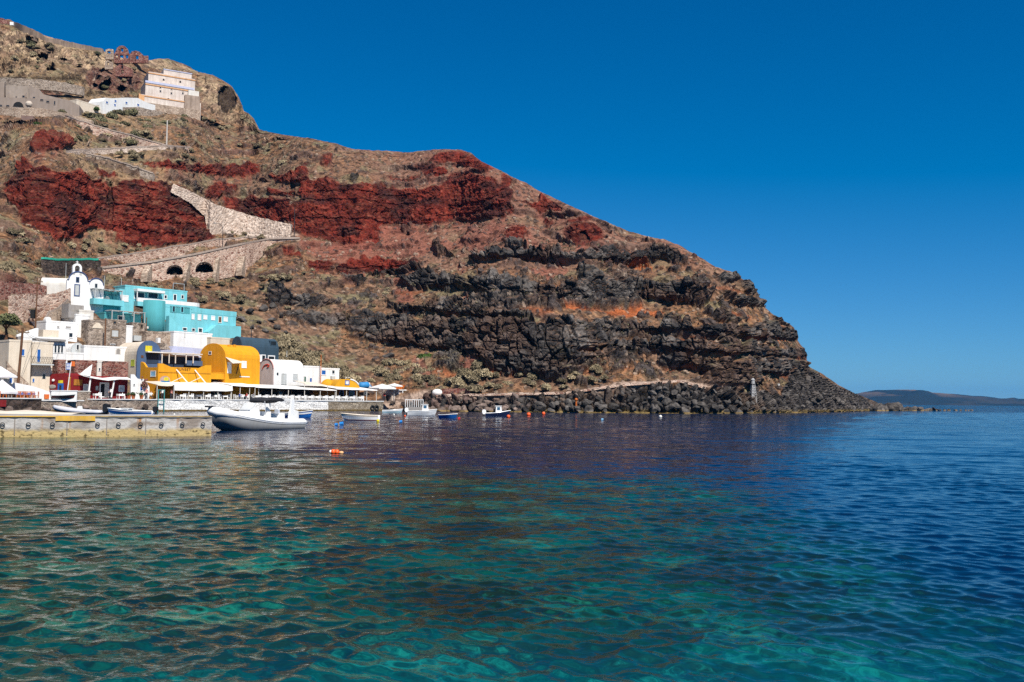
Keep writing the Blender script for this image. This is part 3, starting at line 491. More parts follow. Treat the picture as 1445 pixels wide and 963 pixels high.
# ------------------------------------------------------------------ mesh helpers
class MB:
    def __init__(s): s.v = []; s.f = []; s.fm = []; s.m = 0
    def add(s, vs, fs):
        o = len(s.v); s.v += [tuple(p) for p in vs]; s.f += [tuple(i + o for i in f) for f in fs]; s.fm += [s.m] * len(fs); return s
    def box(s, x0, x1, y0, y1, z0, z1):
        return s.add([(x0, y0, z0), (x1, y0, z0), (x1, y1, z0), (x0, y1, z0), (x0, y0, z1), (x1, y0, z1), (x1, y1, z1), (x0, y1, z1)],
                     [(0, 3, 2, 1), (4, 5, 6, 7), (0, 1, 5, 4), (1, 2, 6, 5), (2, 3, 7, 6), (3, 0, 4, 7)])
    def prism(s, poly, a0, a1, axis='y'):
        n = len(poly); f = (lambda p, a: (p[0], a, p[1])) if axis == 'y' else ((lambda p, a: (a, p[0], p[1])) if axis == 'x' else (lambda p, a: (p[0], p[1], a)))
        return s.add([f(p, a0) for p in poly] + [f(p, a1) for p in poly], [tuple(range(n)), tuple(range(2 * n - 1, n - 1, -1))] + [(i, i + n, (i + 1) % n + n, (i + 1) % n) for i in range(n)])
    def cyl(s, p, q, r0, r1=None, n=8):
        p, q = Vector(p), Vector(q); r1 = r0 if r1 is None else r1; d = (q - p).normalized(); a = d.orthogonal().normalized(); b = d.cross(a)
        vs = [p + (a * math.cos(2 * PI * i / n) + b * math.sin(2 * PI * i / n)) * r0 for i in range(n)] + [q + (a * math.cos(2 * PI * i / n) + b * math.sin(2 * PI * i / n)) * r1 for i in range(n)]
        return s.add(vs, [tuple(range(n - 1, -1, -1)), tuple(range(n, 2 * n))] + [(i, (i + 1) % n, (i + 1) % n + n, i + n) for i in range(n)])
    def tube(s, pts, r, n=8, cap=True):
        pts = [Vector(p) for p in pts]; rs = r if isinstance(r, (list, tuple)) else [r] * len(pts); vs = []; prev = None
        for i, p in enumerate(pts):
            d = (pts[min(i + 1, len(pts) - 1)] - pts[max(i - 1, 0)]).normalized()
            a = d.orthogonal().normalized() if prev is None else (prev - d * prev.dot(d)).normalized(); prev = a; b = d.cross(a)
            vs += [p + (a * math.cos(2 * PI * k / n) + b * math.sin(2 * PI * k / n)) * rs[i] for k in range(n)]
        fs = [(i * n + k, i * n + (k + 1) % n, (i + 1) * n + (k + 1) % n, (i + 1) * n + k) for i in range(len(pts) - 1) for k in range(n)]
        if cap: fs += [tuple(range(n - 1, -1, -1)), tuple(range((len(pts) - 1) * n, len(pts) * n))]
        return s.add(vs, fs)
    def ball(s, c, r, nu=12, nv=8, sq=(1, 1, 1)):
        vs = [(c[0], c[1], c[2] - r * sq[2])]; fs = []
        for j in range(1, nv):
            t = -PI / 2 + PI * j / nv
            vs += [(c[0] + r * sq[0] * math.cos(t) * math.cos(2 * PI * i / nu), c[1] + r * sq[1] * math.cos(t) * math.sin(2 * PI * i / nu), c[2] + r * sq[2] * math.sin(t)) for i in range(nu)]
        vs.append((c[0], c[1], c[2] + r * sq[2])); L = len(vs) - 1
        for i in range(nu):
            fs.append((0, 1 + (i + 1) % nu, 1 + i)); fs.append((L, 1 + (nv - 2) * nu + i, 1 + (nv - 2) * nu + (i + 1) % nu))
            fs += [(1 + j * nu + i, 1 + j * nu + (i + 1) % nu, 1 + (j + 1) * nu + (i + 1) % nu, 1 + (j + 1) * nu + i) for j in range(nv - 2)]
        return s.add(vs, fs)
    def sheet(s, g, th=.03, d=(0, 0, 1)):
        """grid of points given thickness along d"""
        a, b = len(g), len(g[0]); d = Vector(d) * th; top = [Vector(p) for r in g for p in r]; bot = [p - d for p in top]; n = a * b
        fs = []
        for i in range(a - 1):
            for j in range(b - 1):
                q = (i * b + j, (i + 1) * b + j, (i + 1) * b + j + 1, i * b + j + 1); fs += [q, tuple(k + n for k in reversed(q))]
        rim = [(i, 0) for i in range(a)] + [(a - 1, j) for j in range(1, b)] + [(i, b - 1) for i in range(a - 2, -1, -1)] + [(0, j) for j in range(b - 2, 0, -1)]
        rim = [i * b + j for i, j in rim]
        fs += [(rim[k], rim[(k + 1) % len(rim)], rim[(k + 1) % len(rim)] + n, rim[k] + n) for k in range(len(rim))]
        return s.add(top + bot, fs)
    def build(s, name, mt, parent=None, smooth=False, loc=None, yaw=None):
        me = bpy.data.meshes.new(name); me.from_pydata(s.v, [], s.f); ms = mt if isinstance(mt, (list, tuple)) else [mt]
        for x in ms: me.materials.append(x)
        if len(ms) > 1: me.polygons.foreach_set('material_index', s.fm)
        bm = bmesh.new(); bm.from_mesh(me); bmesh.ops.recalc_face_normals(bm, faces=bm.faces); bm.to_mesh(me); bm.free()
        if smooth: me.polygons.foreach_set('use_smooth', [True] * len(me.polygons))
        o = bpy.data.objects.new(name, me); COL.objects.link(o)
        if parent is not None: o.parent = parent
        if loc is not None: o.location = loc
        if yaw is not None: o.rotation_euler = (0, 0, yaw)
        return o
def tag(o, label, cat, group=None, kind=None):
    o['label'] = label; o['category'] = cat
    if group: o['group'] = group
    if kind: o['kind'] = kind
    return o
def empty(name, label, cat, loc, yaw=0, group=None):
    o = bpy.data.objects.new(name, None); COL.objects.link(o); o.location = loc; o.rotation_euler = (0, 0, yaw); o.empty_display_size = .2
    return tag(o, label, cat, group)
KIDS = {}
def copy_tree(o, parent=None):
    c = o.copy(); COL.objects.link(c)
    if parent is not None: c.parent = parent
    for ch in [x for x in COL.objects if x.parent == o]: copy_tree(ch, c)
    return c

# ------------------------------------------------------------------ palette
WHITE = mat('whitewash', (.72, .72, .715), .85, .08, .7, .15, 6)
WHITE2 = mat('warm_whitewash', (.62, .59, .54), .85, .1, .7, .15, 6)
CREAM = mat('cream_plaster', (.64, .55, .44), .9, .1, .6, .15, 6)
TURQ = mat('turquoise_plaster', (.165, .50, .56), .85, .1, .6, .1, 6)
TURQD = mat('deep_and_shaded_turquoise', (.06, .28, .31), .85, .1, .6, .1, 6)  # deep turquoise; shade of the apse and recesses is painted with it
YEL = mat('ochre_yellow_plaster', (.66, .29, .007), .85, .1, .6, .15, 6)
REDP = mat('crimson_plaster', (.19, .006, .008), .8, .15, .8, .1, 6)
SLATE = mat('slate_blue_plaster', (.03, .06, .09), .85, .12, .7, .1, 6)
BLUEG = mat('grey_blue_plaster', (.06, .105, .2), .85, .1, .7, .1, 6)
NAVY = mat('navy_plaster', (.018, .035, .07), .8, .1)
LAV = mat('lavender_wash', (.42, .44, .58), .85, .06)
GREYP = mat('grey_render', (.28, .26, .245), .9, .12)
TAUPE = mat('taupe_render', (.27, .215, .18), .9, .12, .5)
GLASS = mat('dark_glass', (.02, .025, .03), .12, .2, spec=.5)
DARK = mat('dark_opening', (.012, .012, .013), .9, .2)
BLUEW = mat('cobalt_paint', (.015, .10, .36), .5, .1)
BROWNW = mat('brown_timber', (.16, .07, .03), .7, .3, 4)
WOOD = mat('weathered_timber', (.26, .19, .13), .8, .3, 3)
ORW = mat('orange_timber', (.52, .13, .02), .6, .2, 4)
GREYW = mat('pale_grey_paint', (.45, .47, .47), .7, .1)
CANV = mat('white_canvas', (.70, .69, .675), .8, .05, 1.5, .1, 3)
CANVB = mat('beige_canvas', (.60, .52, .43), .85, .07, 1.5)
METAL = mat('painted_metal', (.55, .56, .57), .4, .1, metal=.3)
DKMET = mat('dark_iron', (.05, .05, .055), .5, .2, metal=.5)
PEACH = mat('peach_trim', (.55, .30, .14), .85, .1)
PALEP = mat('weathered_pink_white', (.62, .55, .49), .9, .18, .5, .2, 4, c2=(.46, .38, .34))
STRED = stone('red_rubble', (.07, .024, .02), (.19, .055, .042), (.34, .17, .13), 2.1, (.40, .27, .22), .07)
STTAN = stone('tan_rubble', (.22, .15, .11), (.38, .28, .21), (.52, .41, .32), 2.2, (.52, .42, .33), .08)
STGREY = stone('grey_rubble', (.13, .10, .08), (.29, .225, .175), (.43, .35, .285), 2.2, (.42, .35, .29), .08)
STPALE = stone('pale_rubble', (.34, .245, .19), (.50, .39, .315), (.63, .52, .44), 1.5, (.58, .47, .39), .12)
STPINK = stone('pink_rubble', (.20, .095, .07), (.44, .28, .21), (.62, .46, .37), 1.3, (.58, .44, .35), .12)
STDARK = stone('dark_rubble', (0.018, 0.014, 0.014), (0.058, 0.040, 0.032), (0.122, 0.086, 0.072), 2.0, (0.115, 0.094, 0.079), .05)
STWHITE = stone('limewashed_stone', (.64, .63, .61), (.74, .73, .71), (.80, .79, .77), 2.0, (.50, .48, .45), .04, dirt=.2)
STQUAY = stone('buff_quay_stone', (0.202, 0.158, 0.108), (0.302, 0.252, 0.187), (0.396, 0.338, 0.266), 2.2, (0.216, 0.180, 0.144), .06)

# ------------------------------------------------------------------ building frame
class B:
    """a building set on the hillside: front face y=0 runs along local x, depth goes along +y"""
    def __init__(s, name, label, cat, u, v, Y=None, yaw=50, dy=0.0, group=None):
        Y = (terrY(u, v) if Y is None else Y) + dy; s.Y = Y; s.yaw = math.radians(yaw); s.O = np.array(pix(u, v, Y))
        s.ax = np.array([math.cos(s.yaw), math.sin(s.yaw), 0]); s.ay = np.array([-math.sin(s.yaw), math.cos(s.yaw), 0])
        s.root = empty(name, label, cat, Vector(s.O.tolist()), s.yaw, group) if name else None
    def _hit(s, u, v, n, off):
        d = rays(u, v); t = ((s.O - CPOS) @ n + off) / (d @ n); return CPOS + d * t - s.O
    def X(s, u, v, y=0.0):
        p = s._hit(u, v, s.ay, y); return float(p @ s.ax), float(p[2])
    def Yc(s, u, v, x=0.0):
        p = s._hit(u, v, s.ax, x); return float(p @ s.ay), float(p[2])
    def R(s, u0, v0, u1, v1, y=0.0):
        xa, z1 = s.X(u0, v0, y); xb, _ = s.X(u1, v0, y); _, z0 = s.X(u0, v1, y); return xa, xb, z0, z1
    def part(s, mb, name, mt, smooth=False, parent=None): return mb.build(name, mt, parent or s.root, smooth)
    def win(s, u0, v0, u1, v1, frame=None, pane=None, y=0.0, name='window', arch=False, sub='pane', bw=.16, proud=.04):
        x0, x1, z0, z1 = s.R(u0, v0, u1, v1, y); return s.winm(x0, x1, z0, z1, y, frame or WHITE, pane or GLASS, name, arch, sub, bw, proud)
    def winm(s, x0, x1, z0, z1, y, frame, pane, name='window', arch=False, sub='pane', bw=.16, proud=.04):
        w = max(.05, bw * min(x1 - x0, z1 - z0)); m_ = MB(); zc = z1
        if arch:
            r = (x1 - x0) / 2; zc = max(z0 + .1, z1 - r); xm = (x0 + x1) / 2; K = 10
            out = [(xm + r * math.cos(PI * i / K), zc + r * math.sin(PI * i / K)) for i in range(K + 1)]; inn = [(xm + (r - w) * math.cos(PI * i / K), zc + (r - w) * math.sin(PI * i / K)) for i in range(K + 1)]
            m_.prism(inn + [(x0 + w, z0), (x1 - w, z0)], y - proud * .4, y + .02); p = m_
            f = MB()
            for i in range(K): f.prism([out[i], out[i + 1], inn[i + 1], inn[i]], y - proud, y + .02)
        else:
            m_.box(x0 + w, x1 - w, y - proud * .4, y + .02, z0 + w, z1 - w); f = MB(); f.box(x0, x1, y - proud, y + .02, z1 - w, z1); f.box(x0, x1, y - proud - .03, y + .02, z0, z0 + w)
        f.box(x0, x0 + w, y - proud + .004, y + .02, z0 + (0 if arch else w), zc - (0 if arch else w)); f.box(x1 - w, x1, y - proud + .004, y + .02, z0 + (0 if arch else w), zc - (0 if arch else w))
        o = s.part(f, name, frame); s.part(m_, sub, pane, parent=o); return o
    def endwin(s, u0, v0, u1, v1, x=0.0, frame=None, pane=None, name='window', sub='pane', arch=False):
        """window on the end wall x=0 (faces -x)"""
        ya, z1 = s.Yc(u0, v0, x); yb, _ = s.Yc(u1, v0, x); _, z0 = s.Yc(u0, v1, x); y0, y1 = min(ya, yb), max(ya, yb); w = .14 * min(y1 - y0, z1 - z0)
        f = MB(); f.box(x - .04, x + .02, y0, y1, z1 - w, z1); f.box(x - .06, x + .02, y0, y1, z0, z0 + w); f.box(x - .035, x + .02, y0, y0 + w, z0 + w, z1 - w); f.box(x - .035, x + .02, y1 - w, y1, z0 + w, z1 - w)
        o = s.part(f, name, frame or WHITE); m_ = MB(); m_.box(x - .015, x + .02, y0 + w, y1 - w, z0 + w, z1 - w); s.part(m_, sub, pane or GLASS, parent=o); return o

def jbox(mb, x0, x1, y0, y1, z0, z1, r=.12):
    """plastered block with softened vertical edges and a slightly uneven parapet"""
    pl = [(x0 + r, y0), (x1 - r, y0), (x1 - r * .3, y0 + r * .3), (x1, y0 + r), (x1, y1), (x0, y1), (x0, y0 + r), (x0 + r * .3, y0 + r * .3)]
    return mb.prism(pl, z0, z1, 'z')
def flat_house(name, label, u0, vt, u1, vb, mt, depth=5, yaw=50, Y=None, dy=0, below=2.5, parapet=.28, cat='house', roofm=None):
    b = B(name, label, cat, u0, vb, Y, yaw, dy); x1, _ = b.X(u1, vb); _, z1 = b.X(u0, vt); b.W = x1; b.H = z1; b.D = depth
    m_ = MB(); jbox(m_, 0, x1, 0, depth, -below, z1 - parapet); b.part(m_, 'wall', mt)
    t = .22; m_ = MB(); e = .03
    m_.box(-e, x1 + e, -e, t, z1 - parapet, z1); m_.box(-e, x1 + e, depth - t, depth, z1 - parapet, z1); m_.box(-e, t, t, depth - t, z1 - parapet, z1 - .004); m_.box(x1 - t, x1 + e, t, depth - t, z1 - parapet, z1 - .004)
    m_.box(t, x1 - t, t, depth - t, z1 - parapet, z1 - parapet + .05); b.part(m_, 'roof_parapet', roofm or mt); return b
def arch_profile(w, z0, zs, z1, K=14):
    """vault section of width w: springing zs, crown z1"""
    r = w / 2; return [(0, z0)] + [(r - r * math.cos(PI * i / K), zs + (z1 - zs) * math.sin(PI * i / K)) for i in range(K + 1)] + [(w, z0)]
# ================================================================== THE VILLAGE
# -------- chapel
b = B('chapel', 'white domed chapel with open belfry and blue edged curved gables', 'chapel', 93, 436, yaw=40, dy=-1.0)
xr, _ = b.X(125, 436); _, zt = b.X(109, 384); _, zs = b.X(96, 395); 
pr = [(0, -2), (0, zs)] + [(xr * .5 - xr * .42 * math.cos(PI * i / 14), zs + (zt - zs) * math.sin(PI * i / 14)) for i in range(15)] + [(xr, zs), (xr, -2)]
m_ = MB(); m_.prism(pr, 0, .5); b.part(m_, 'facade', WHITE)
pe = tp(56, 405, -1.5); pl_ = b.O; dv = Vector((pe.x - pl_[0], pe.y - pl_[1], 0)); Lv = dv.length; m_ = MB(); m_.prism(arch_profile(xr * .8, -2.5, zs - .9, zt - 1.1), 0, Lv, 'y'); o = b.part(m_, 'barrel_vault', WHITE2); o.rotation_euler.z = math.atan2(-dv.x, dv.y) - b.yaw; o.location = (.25, .4, 0)
rim = [(0, zs)] + [(xr * .5 - xr * .42 * math.cos(PI * i / 14), zs + (zt - zs) * math.sin(PI * i / 14)) for i in range(15)] + [(xr, zs)]
m_ = MB(); m_.tube([(p[0], -.06, p[1] + .06) for p in rim], .085, 6); b.part(m_, 'blue_edge', mat('chapel_blue', (.03, .07, .2), .7))
x2, _ = b.X(147, 420); _, z2 = b.X(136, 393); _, z2s = b.X(130, 401); 
pr = [(xr, -2), (xr, z2s)] + [((xr + x2) / 2 - (x2 - xr) * .46 * math.cos(PI * i / 12), z2s + (z2 - z2s) * math.sin(PI * i / 12)) for i in range(13)] + [(x2, z2s), (x2, -2)]
m_ = MB(); m_.prism(pr, .4, 5); b.part(m_, 'side_chapel', WHITE)
m_ = MB(); m_.tube([(p[0], .33, p[1] + .05) for p in pr[1:-1]], .08, 6); b.part(m_, 'blue_edge', MATS['chapel_blue'])
x0, x1, z0, z1 = b.R(103, 372, 116, 386); w = x1 - x0; xm = (x0 + x1) / 2; t = w * .24
bell = b.part(MB().box(x0, x0 + t, 0, .6, z0 - .3, z1 - w * .45).box(x1 - t, x1, 0, .6, z0 - .3, z1 - w * .45), 'belfry', WHITE)
m_ = MB(); K = 10; ro, ri = w / 2, w / 2 - t; zc = z1 - w * .45
for i in range(K):
    a0, a1 = PI * i / K, PI * (i + 1) / K; m_.prism([(xm + ro * math.cos(a0), zc + ro * math.sin(a0)), (xm + ro * math.cos(a1), zc + ro * math.sin(a1)), (xm + ri * math.cos(a1), zc + ri * math.sin(a1)), (xm + ri * math.cos(a0), zc + ri * math.sin(a0))], 0, .6)
b.part(m_, 'arch', WHITE, parent=bell)
m_ = MB(); m_.box(xm - .05, xm + .05, .25, .35, zc + ro, zc + ro + .5); m_.box(xm - .25, xm + .25, .255, .345, zc + ro + .26, zc + ro + .34); b.part(m_, 'cross', WHITE, parent=bell)
m_ = MB(); m_.cyl((xm, .3, zc - .25), (xm, .3, zc + .2), .24, .1); b.part(m_, 'bell', DKMET, parent=bell)
b.win(105, 401, 113, 418, MATS['chapel_blue'], GREYW, name='door', sub='panel'); b.win(107.3, 391, 112, 398.5, MATS['chapel_blue'], GLASS); b.win(133.5, 400, 138, 407, GREYW, GLASS, y=.4)

# -------- turquoise houses
b = flat_house('turquoise_house', 'turquoise veranda house with timber pergola below the chapel', 111, 411, 188, 441, TURQ, 6, dy=0)
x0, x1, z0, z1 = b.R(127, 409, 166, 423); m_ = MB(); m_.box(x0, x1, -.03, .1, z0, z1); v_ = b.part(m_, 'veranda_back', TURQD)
K = 8
for a, c in ((.22, .25), (.62, .2)):
    m_ = MB(); xm = x0 + (x1 - x0) * a; r = (x1 - x0) * c * .5; m_.prism([(xm + r * math.cos(PI * i / K), z0 + .3 + r * 1.1 * math.sin(PI * i / K)) for i in range(K + 1)] + [(xm - r, z0), (xm + r, z0)], -.08, 0); b.part(m_, 'niche', WHITE2, parent=v_)
m_ = MB(); m_.box(x0 - .2, x1 + .3, -1.9, -1.75, z0 - .9, z0 + .15); m_.box(x0 - .2, x1 + .3, -1.75, 0, z0 - .9, z0 - .75); m_.box(x0 - .2, x0 - .05, -1.75, 0, z0 - .75, z0 + .15); b.part(m_, 'balcony', TURQ)
pg = MB()
for i in range(5): xx = x0 + (x1 - x0) * i / 4; pg.box(xx - .06, xx + .06, -1.9, .2, z1, z1 + .12)
for i in range(14): yy = -1.85 + i * .15; pg.box(x0 - .3, x1 + .2, yy, yy + .07, z1 + .12, z1 + .17)
pg.box(x0, x0 + .14, -1.85, -1.7, z0, z1); pg.box(x1 - .14, x1, -1.85, -1.7, z0, z1); b.part(pg, 'pergola', GREYW)
b.win(169, 416, 182, 425.5, WHITE, WHITE, name='shutter')
m_ = MB(); xa, xb, za, zb = b.R(167, 408, 188, 412); m_.box(xa, xb, -.35, 1.5, z0 - 2.4, zb); b.part(m_, 'bay', TURQ)
b.win(169.5, 416, 181.5, 425.5, WHITE, WHITE, y=-.35, name='shutter')
b = flat_house('turquoise_house', 'low turquoise house with pergola above the roofless stone house', 147, 440, 199, 457, TURQD, 4, dy=-1)
x0, x1, z0, z1 = b.R(150, 439, 198, 455); pg = MB()
for i in range(12): yy = -1.8 + i * .17; pg.box(x0 - .2, x1 + .2, yy, yy + .09, z1 + .05, z1 + .1)
for i in range(4): xx = x0 + (x1 - x0) * (.02 + .32 * i); pg.box(xx, xx + .12, -1.8, .2, z1 - .07, z1 + .05); pg.box(xx, xx + .12, -1.78, -1.66, z0 - .5, z1 - .07)
b.part(pg, 'pergola', GREYW); b.win(166, 445, 176, 452, WHITE2, GLASS); b.win(186, 442, 189, 445.5, WHITE2, BROWNW)
m_ = MB(); m_.box(x0 - .5, x1 + .5, -2.2, 0, z0 - .8, z0 - .4); b.part(m_, 'terrace', WHITE2)
b = flat_house('turquoise_house', 'pale turquoise upper house with white rimmed rounded terrace end', 176, 402, 264, 428, TURQ, 5, dy=1)
for q in ((231, 416, 236, 422), (255.5, 416, 259.6, 422)): b.win(*q, WHITE, GLASS)
b.win(244.5, 415, 249.5, 424.5, WHITE, GLASS, name='door'); b.win(189, 411, 205, 422, WHITE, GLASS); b.win(208, 411, 224, 422, WHITE, GLASS)
x0, x1, z0, z1 = b.R(186, 422, 266, 429); m_ = MB(); pl = [(x0, 0), (x0, -2.2), (x1, -2.2)] + [(x1 + 2.3 * math.sin(PI * i / 10), -2.2 + 2.3 * (1 - math.cos(PI * i / 10))) for i in range(1, 11)] + [(x1, 2.6)]
m_.prism(pl, z0 - .5, z1 - .6, 'z'); b.part(m_, 'terrace_slab', TURQ)
m_ = MB()
for i in range(1, len(pl) - 2):
    a, c = Vector((*pl[i], 0)), Vector((*pl[i + 1], 0)); d = (c - a); nn = Vector((d.y, -d.x, 0)).normalized() * .18
    m_.prism([(a.x, a.y), (c.x, c.y), (c.x - nn.x, c.y - nn.y), (a.x - nn.x, a.y - nn.y)], z1 - .6, z1 + .15, 'z')
b.part(m_, 'terrace_parapet', WHITE)
xa, xb, za, zb = b.R(188, 408, 227, 411.5); m_ = MB(); m_.box(xa, xb, -1.6, .1, za, zb); m_.box(xa, xa + .15, -1.5, -1.35, z1 - .5, za); m_.box(xb - .15, xb, -1.5, -1.35, z1 - .5, za); b.part(m_, 'porch', WHITE)
m_ = MB(); xa, xb, za, zb = b.R(246.5, 399.5, 262, 407)
for xx in (xa, xb): m_.cyl((xx, .5, za - .3), (xx, .5, zb), .05)
m_.cyl((xa, .5, zb), (xb, .5, zb), .05); b.part(m_, 'roof_rail', METAL)
b = flat_house('turquoise_house', 'turquoise middle house with recessed doors beneath the rounded terrace', 231, 431, 270, 468, TURQ, 5, dy=-1.2)
x0, x1, z0, z1 = b.R(240, 432, 268, 441); m_ = MB(); m_.box(x0, x1, -.03, .1, z0, z1); b.part(m_, 'recess_shade', TURQD)  # flat darker panel stands in for the recess and its shade
b.win(243, 431.5, 247.5, 441, TURQ, GLASS, y=-.03, name='door'); b.win(255, 432.5, 259.5, 441.5, TURQ, GLASS, y=-.03, name='door'); b.win(257.5, 462, 264, 467, WHITE, GLASS)
xa, z0 = b.X(222, 450, -.6); r = 2.0; m_ = MB(); zt = b.X(219, 424, -.6)[1]; m_.prism([(xa + r * math.cos(2 * PI * i / 18), .6 + r * math.sin(2 * PI * i / 18)) for i in range(18)], -2, zt, 'z'); b.part(m_, 'apse', TURQD, True)  # shaded curve of the apse put into its darker turquoise
m_ = MB(); n = 12; xs_, _ = b.X(237, 452, -1.2); 
for i in range(n): m_.box(xs_ + i * .28, xs_ + i * .28 + .28, -1.6, -.5, -.5, 2.9 - i * .25)
b.part(m_, 'stairs', TURQ)
b = flat_house('turquoise_house', 'long bright turquoise house with row of white shuttered windows', 269.5, 434, 333, 466, TURQ, 5, yaw=56, dy=-1.8, parapet=1.0)
for q in ((270.5, 443, 274.5, 451), (279, 443.5, 284, 452), (287, 444.5, 292.5, 451), (298, 445.5, 303.5, 452), (315.5, 447, 321.5, 454)): b.win(*q, WHITE, WHITE, name='shutter')
b.win(308, 446.5, 313, 456, WHITE2, BROWNW, name='door'); b.win(279.5, 462.5, 286, 470, WHITE, GLASS, name='door'); b.win(270.5, 463, 275.5, 468, WHITE, GLASS)
b2 = MB(); x0, _ = b.X(294, 470, -1.5); x1, _ = b.X(340, 470, -1.5); z0 = b.X(300, 478, -1.5)[1]; z1 = b.X(306, 458, -1.5)[1]; b2.prism([(x0, z0 - 2), (x0, z1 - 1.6), (x0 + (x1 - x0) * .25, z1 - .1), (x1, z1), (x1, z0 - 2)], -1.5, 0); b.part(b2, 'lower_terrace_wall', TURQ)
# -------- white houses on the left
b = flat_house('stepped_house', 'small white block with two slit windows under the chapel wall', 64, 452, 109, 482, WHITE, 6, dy=1)
for q in ((80, 460, 84, 463.5), (92, 460, 100.5, 464)): b.win(*q, WHITE, GREYP)
b.win(96.5, 469, 103.5, 477, WHITE, GLASS); m_ = MB(); xa, xb, za, zb = b.R(66, 447, 74, 456); m_.prism([((xa + xb) / 2 + (xb - xa) / 2 * math.cos(PI * i / 8), zb - .6 + .6 * math.sin(PI * i / 8)) for i in range(9)] + [(xa, za - .5), (xb, za - .5)], .3, 1.2); b.part(m_, 'chimney', WHITE)
b = flat_house('white_house', 'tall narrow white house joined below the turquoise veranda', 106, 443, 126, 478, WHITE, 5, dy=.6); b.win(115, 454, 119, 459, WHITE, GREYP)
m_ = MB(); xa, xb, za, zb = b.R(99, 428, 129, 444); m_.box(xa, xb, .5, 3, za - .5, za + .6); m_.box(xa, xa + .3, .5, 3, za + .6, zb); m_.box(xa + .3, xb, 2.6, 3, za + .6, zb); b.part(m_, 'roof_room', GREYP)
b = flat_house('stepped_house', 'lower white terrace house with broken roofline beside power pole', 31, 474, 96, 489, WHITE, 5, dy=.4)
m_ = MB(); xa, xb, za, zb = b.R(30, 461, 60, 475); m_.prism([(xa, za), (xb, za), (xb, zb), (xb - .3, zb), (xa, za + .3)], 1.4, 1.8); b.part(m_, 'side_wall', WHITE)
m_ = MB(); xa, xb, za, zb = b.R(66, 465, 88, 473); m_.box(xa, xb, 1.2, 3, za - .5, zb); b.part(m_, 'roof_room', CREAM)
b = flat_house('cream_house', 'cream house with iron balcony and arched window beside power pole', 43, 482, 73, 556, CREAM, 6, yaw=46, dy=-2)
b.win(52, 492.5, 58, 512, WHITE2, BLUEW, name='door', sub='panel'); b.win(59, 527, 65.3, 535, WHITE2, GLASS, arch=True); b.win(45.5, 534, 49, 540, WHITE2, BLUEW)
x0, x1, z0, z1 = b.R(43.5, 503.5, 75, 514, -.9); bal = MB(); bal.box(x0, x1, -1.3, 0, z0 - .12, z0 + .06); ba = b.part(bal, 'balcony', GREYW); m_ = MB()
for yy in (z1, z0 + .15): m_.box(x0, x1, -1.3, -1.25, yy - .04, yy); m_.box(x0, x0 + .05, -1.25, 0, yy - .04, yy)
n = 13
for i in range(n):
    xa = x0 + (x1 - x0) * i / n; xb = x0 + (x1 - x0) * (i + 1) / n; m_.cyl((xa, -1.28, z0 + .1), (xb, -1.28, z1 - .04), .022, n=4); m_.cyl((xb, -1.28, z0 + .1), (xa, -1.28, z1 - .04), .022, n=4)
b.part(m_, 'railing', DKMET, parent=ba)
b = flat_house('cream_house', 'blank cream block with one dark window behind the power pole', 10, 479, 42, 560, CREAM, 6, yaw=46, dy=-1); b.win(28, 492, 35.6, 503, WHITE2, BLUEW)
b = flat_house('white_house', 'white house with a strip of four tall windows', 70.5, 481, 93, 520, WHITE, 5, yaw=46, dy=-.5)
for i in range(4): b.win(72 + i * 4.6, 486.5, 75.8 + i * 4.6, 498.5, WHITE, GLASS)
m_ = MB(); xa, xb, za, zb = b.R(50, 477.5, 92, 480.5, -.3); m_.box(xa, xb, -.6, 1, za, zb); b.part(m_, 'eave', GREYP)
def vault_house(name, label, ul, ur, vb, vt, vsp, depth, mt, mtside=None, yaw=50, dy=0, Y=None, cat='vaulted house', below=2.5):
    b = B(name, label, cat, ul, vb, Y, yaw, dy); w, _ = b.X(ur, vb); zt = b.X((ul + ur) / 2, vt)[1]; zs = b.X(ul, vsp)[1]; b.W = w; b.zt = zt; b.zs = zs
    pr = arch_profile(w, -below, zs, zt); m_ = MB(); m_.prism(pr, .25, depth); b.part(m_, 'vault', mtside or mt)
    pr2 = arch_profile(w + .1, -below, zs, zt + .08); m_ = MB(); m_.prism([(p[0] - .05, p[1]) for p in pr2], 0, .25); b.part(m_, 'end_wall', mt); return b
b = vault_house('vaulted_house', 'white barrel vaulted house with arched end and slot window', 101, 117.5, 507, 484.5, 494, 7, GREYW, WHITE, dy=-.6); b.win(107.5, 486, 112, 494.5, WHITE, GLASS); 
b = vault_house('vaulted_house', 'tiny white vaulted house with dark arched doorway above red stones', 83, 92, 512, 495.5, 502, 6, WHITE, dy=-2); b.win(85.5, 500, 90, 507.5, WHITE, GLASS, arch=True, name='door')
b = flat_house('white_house', 'wide plain white house with one round headed niche', 118, 487, 178.5, 512, WHITE, 6, yaw=46, dy=-1.5); b.win(163, 491, 170.5, 500, WHITE2, GREYP, arch=True, name='niche')
b = flat_house('white_house', 'low white house roof between vault and small dark doorway', 91, 497, 118, 512, WHITE, 5, yaw=46, dy=-1.8)
b = flat_house('white_house', 'small white house under the turquoise veranda balcony', 111, 437, 132, 458, WHITE2, 4, yaw=46, dy=-4.5); b.win(120, 444, 123, 449, WHITE, GLASS)
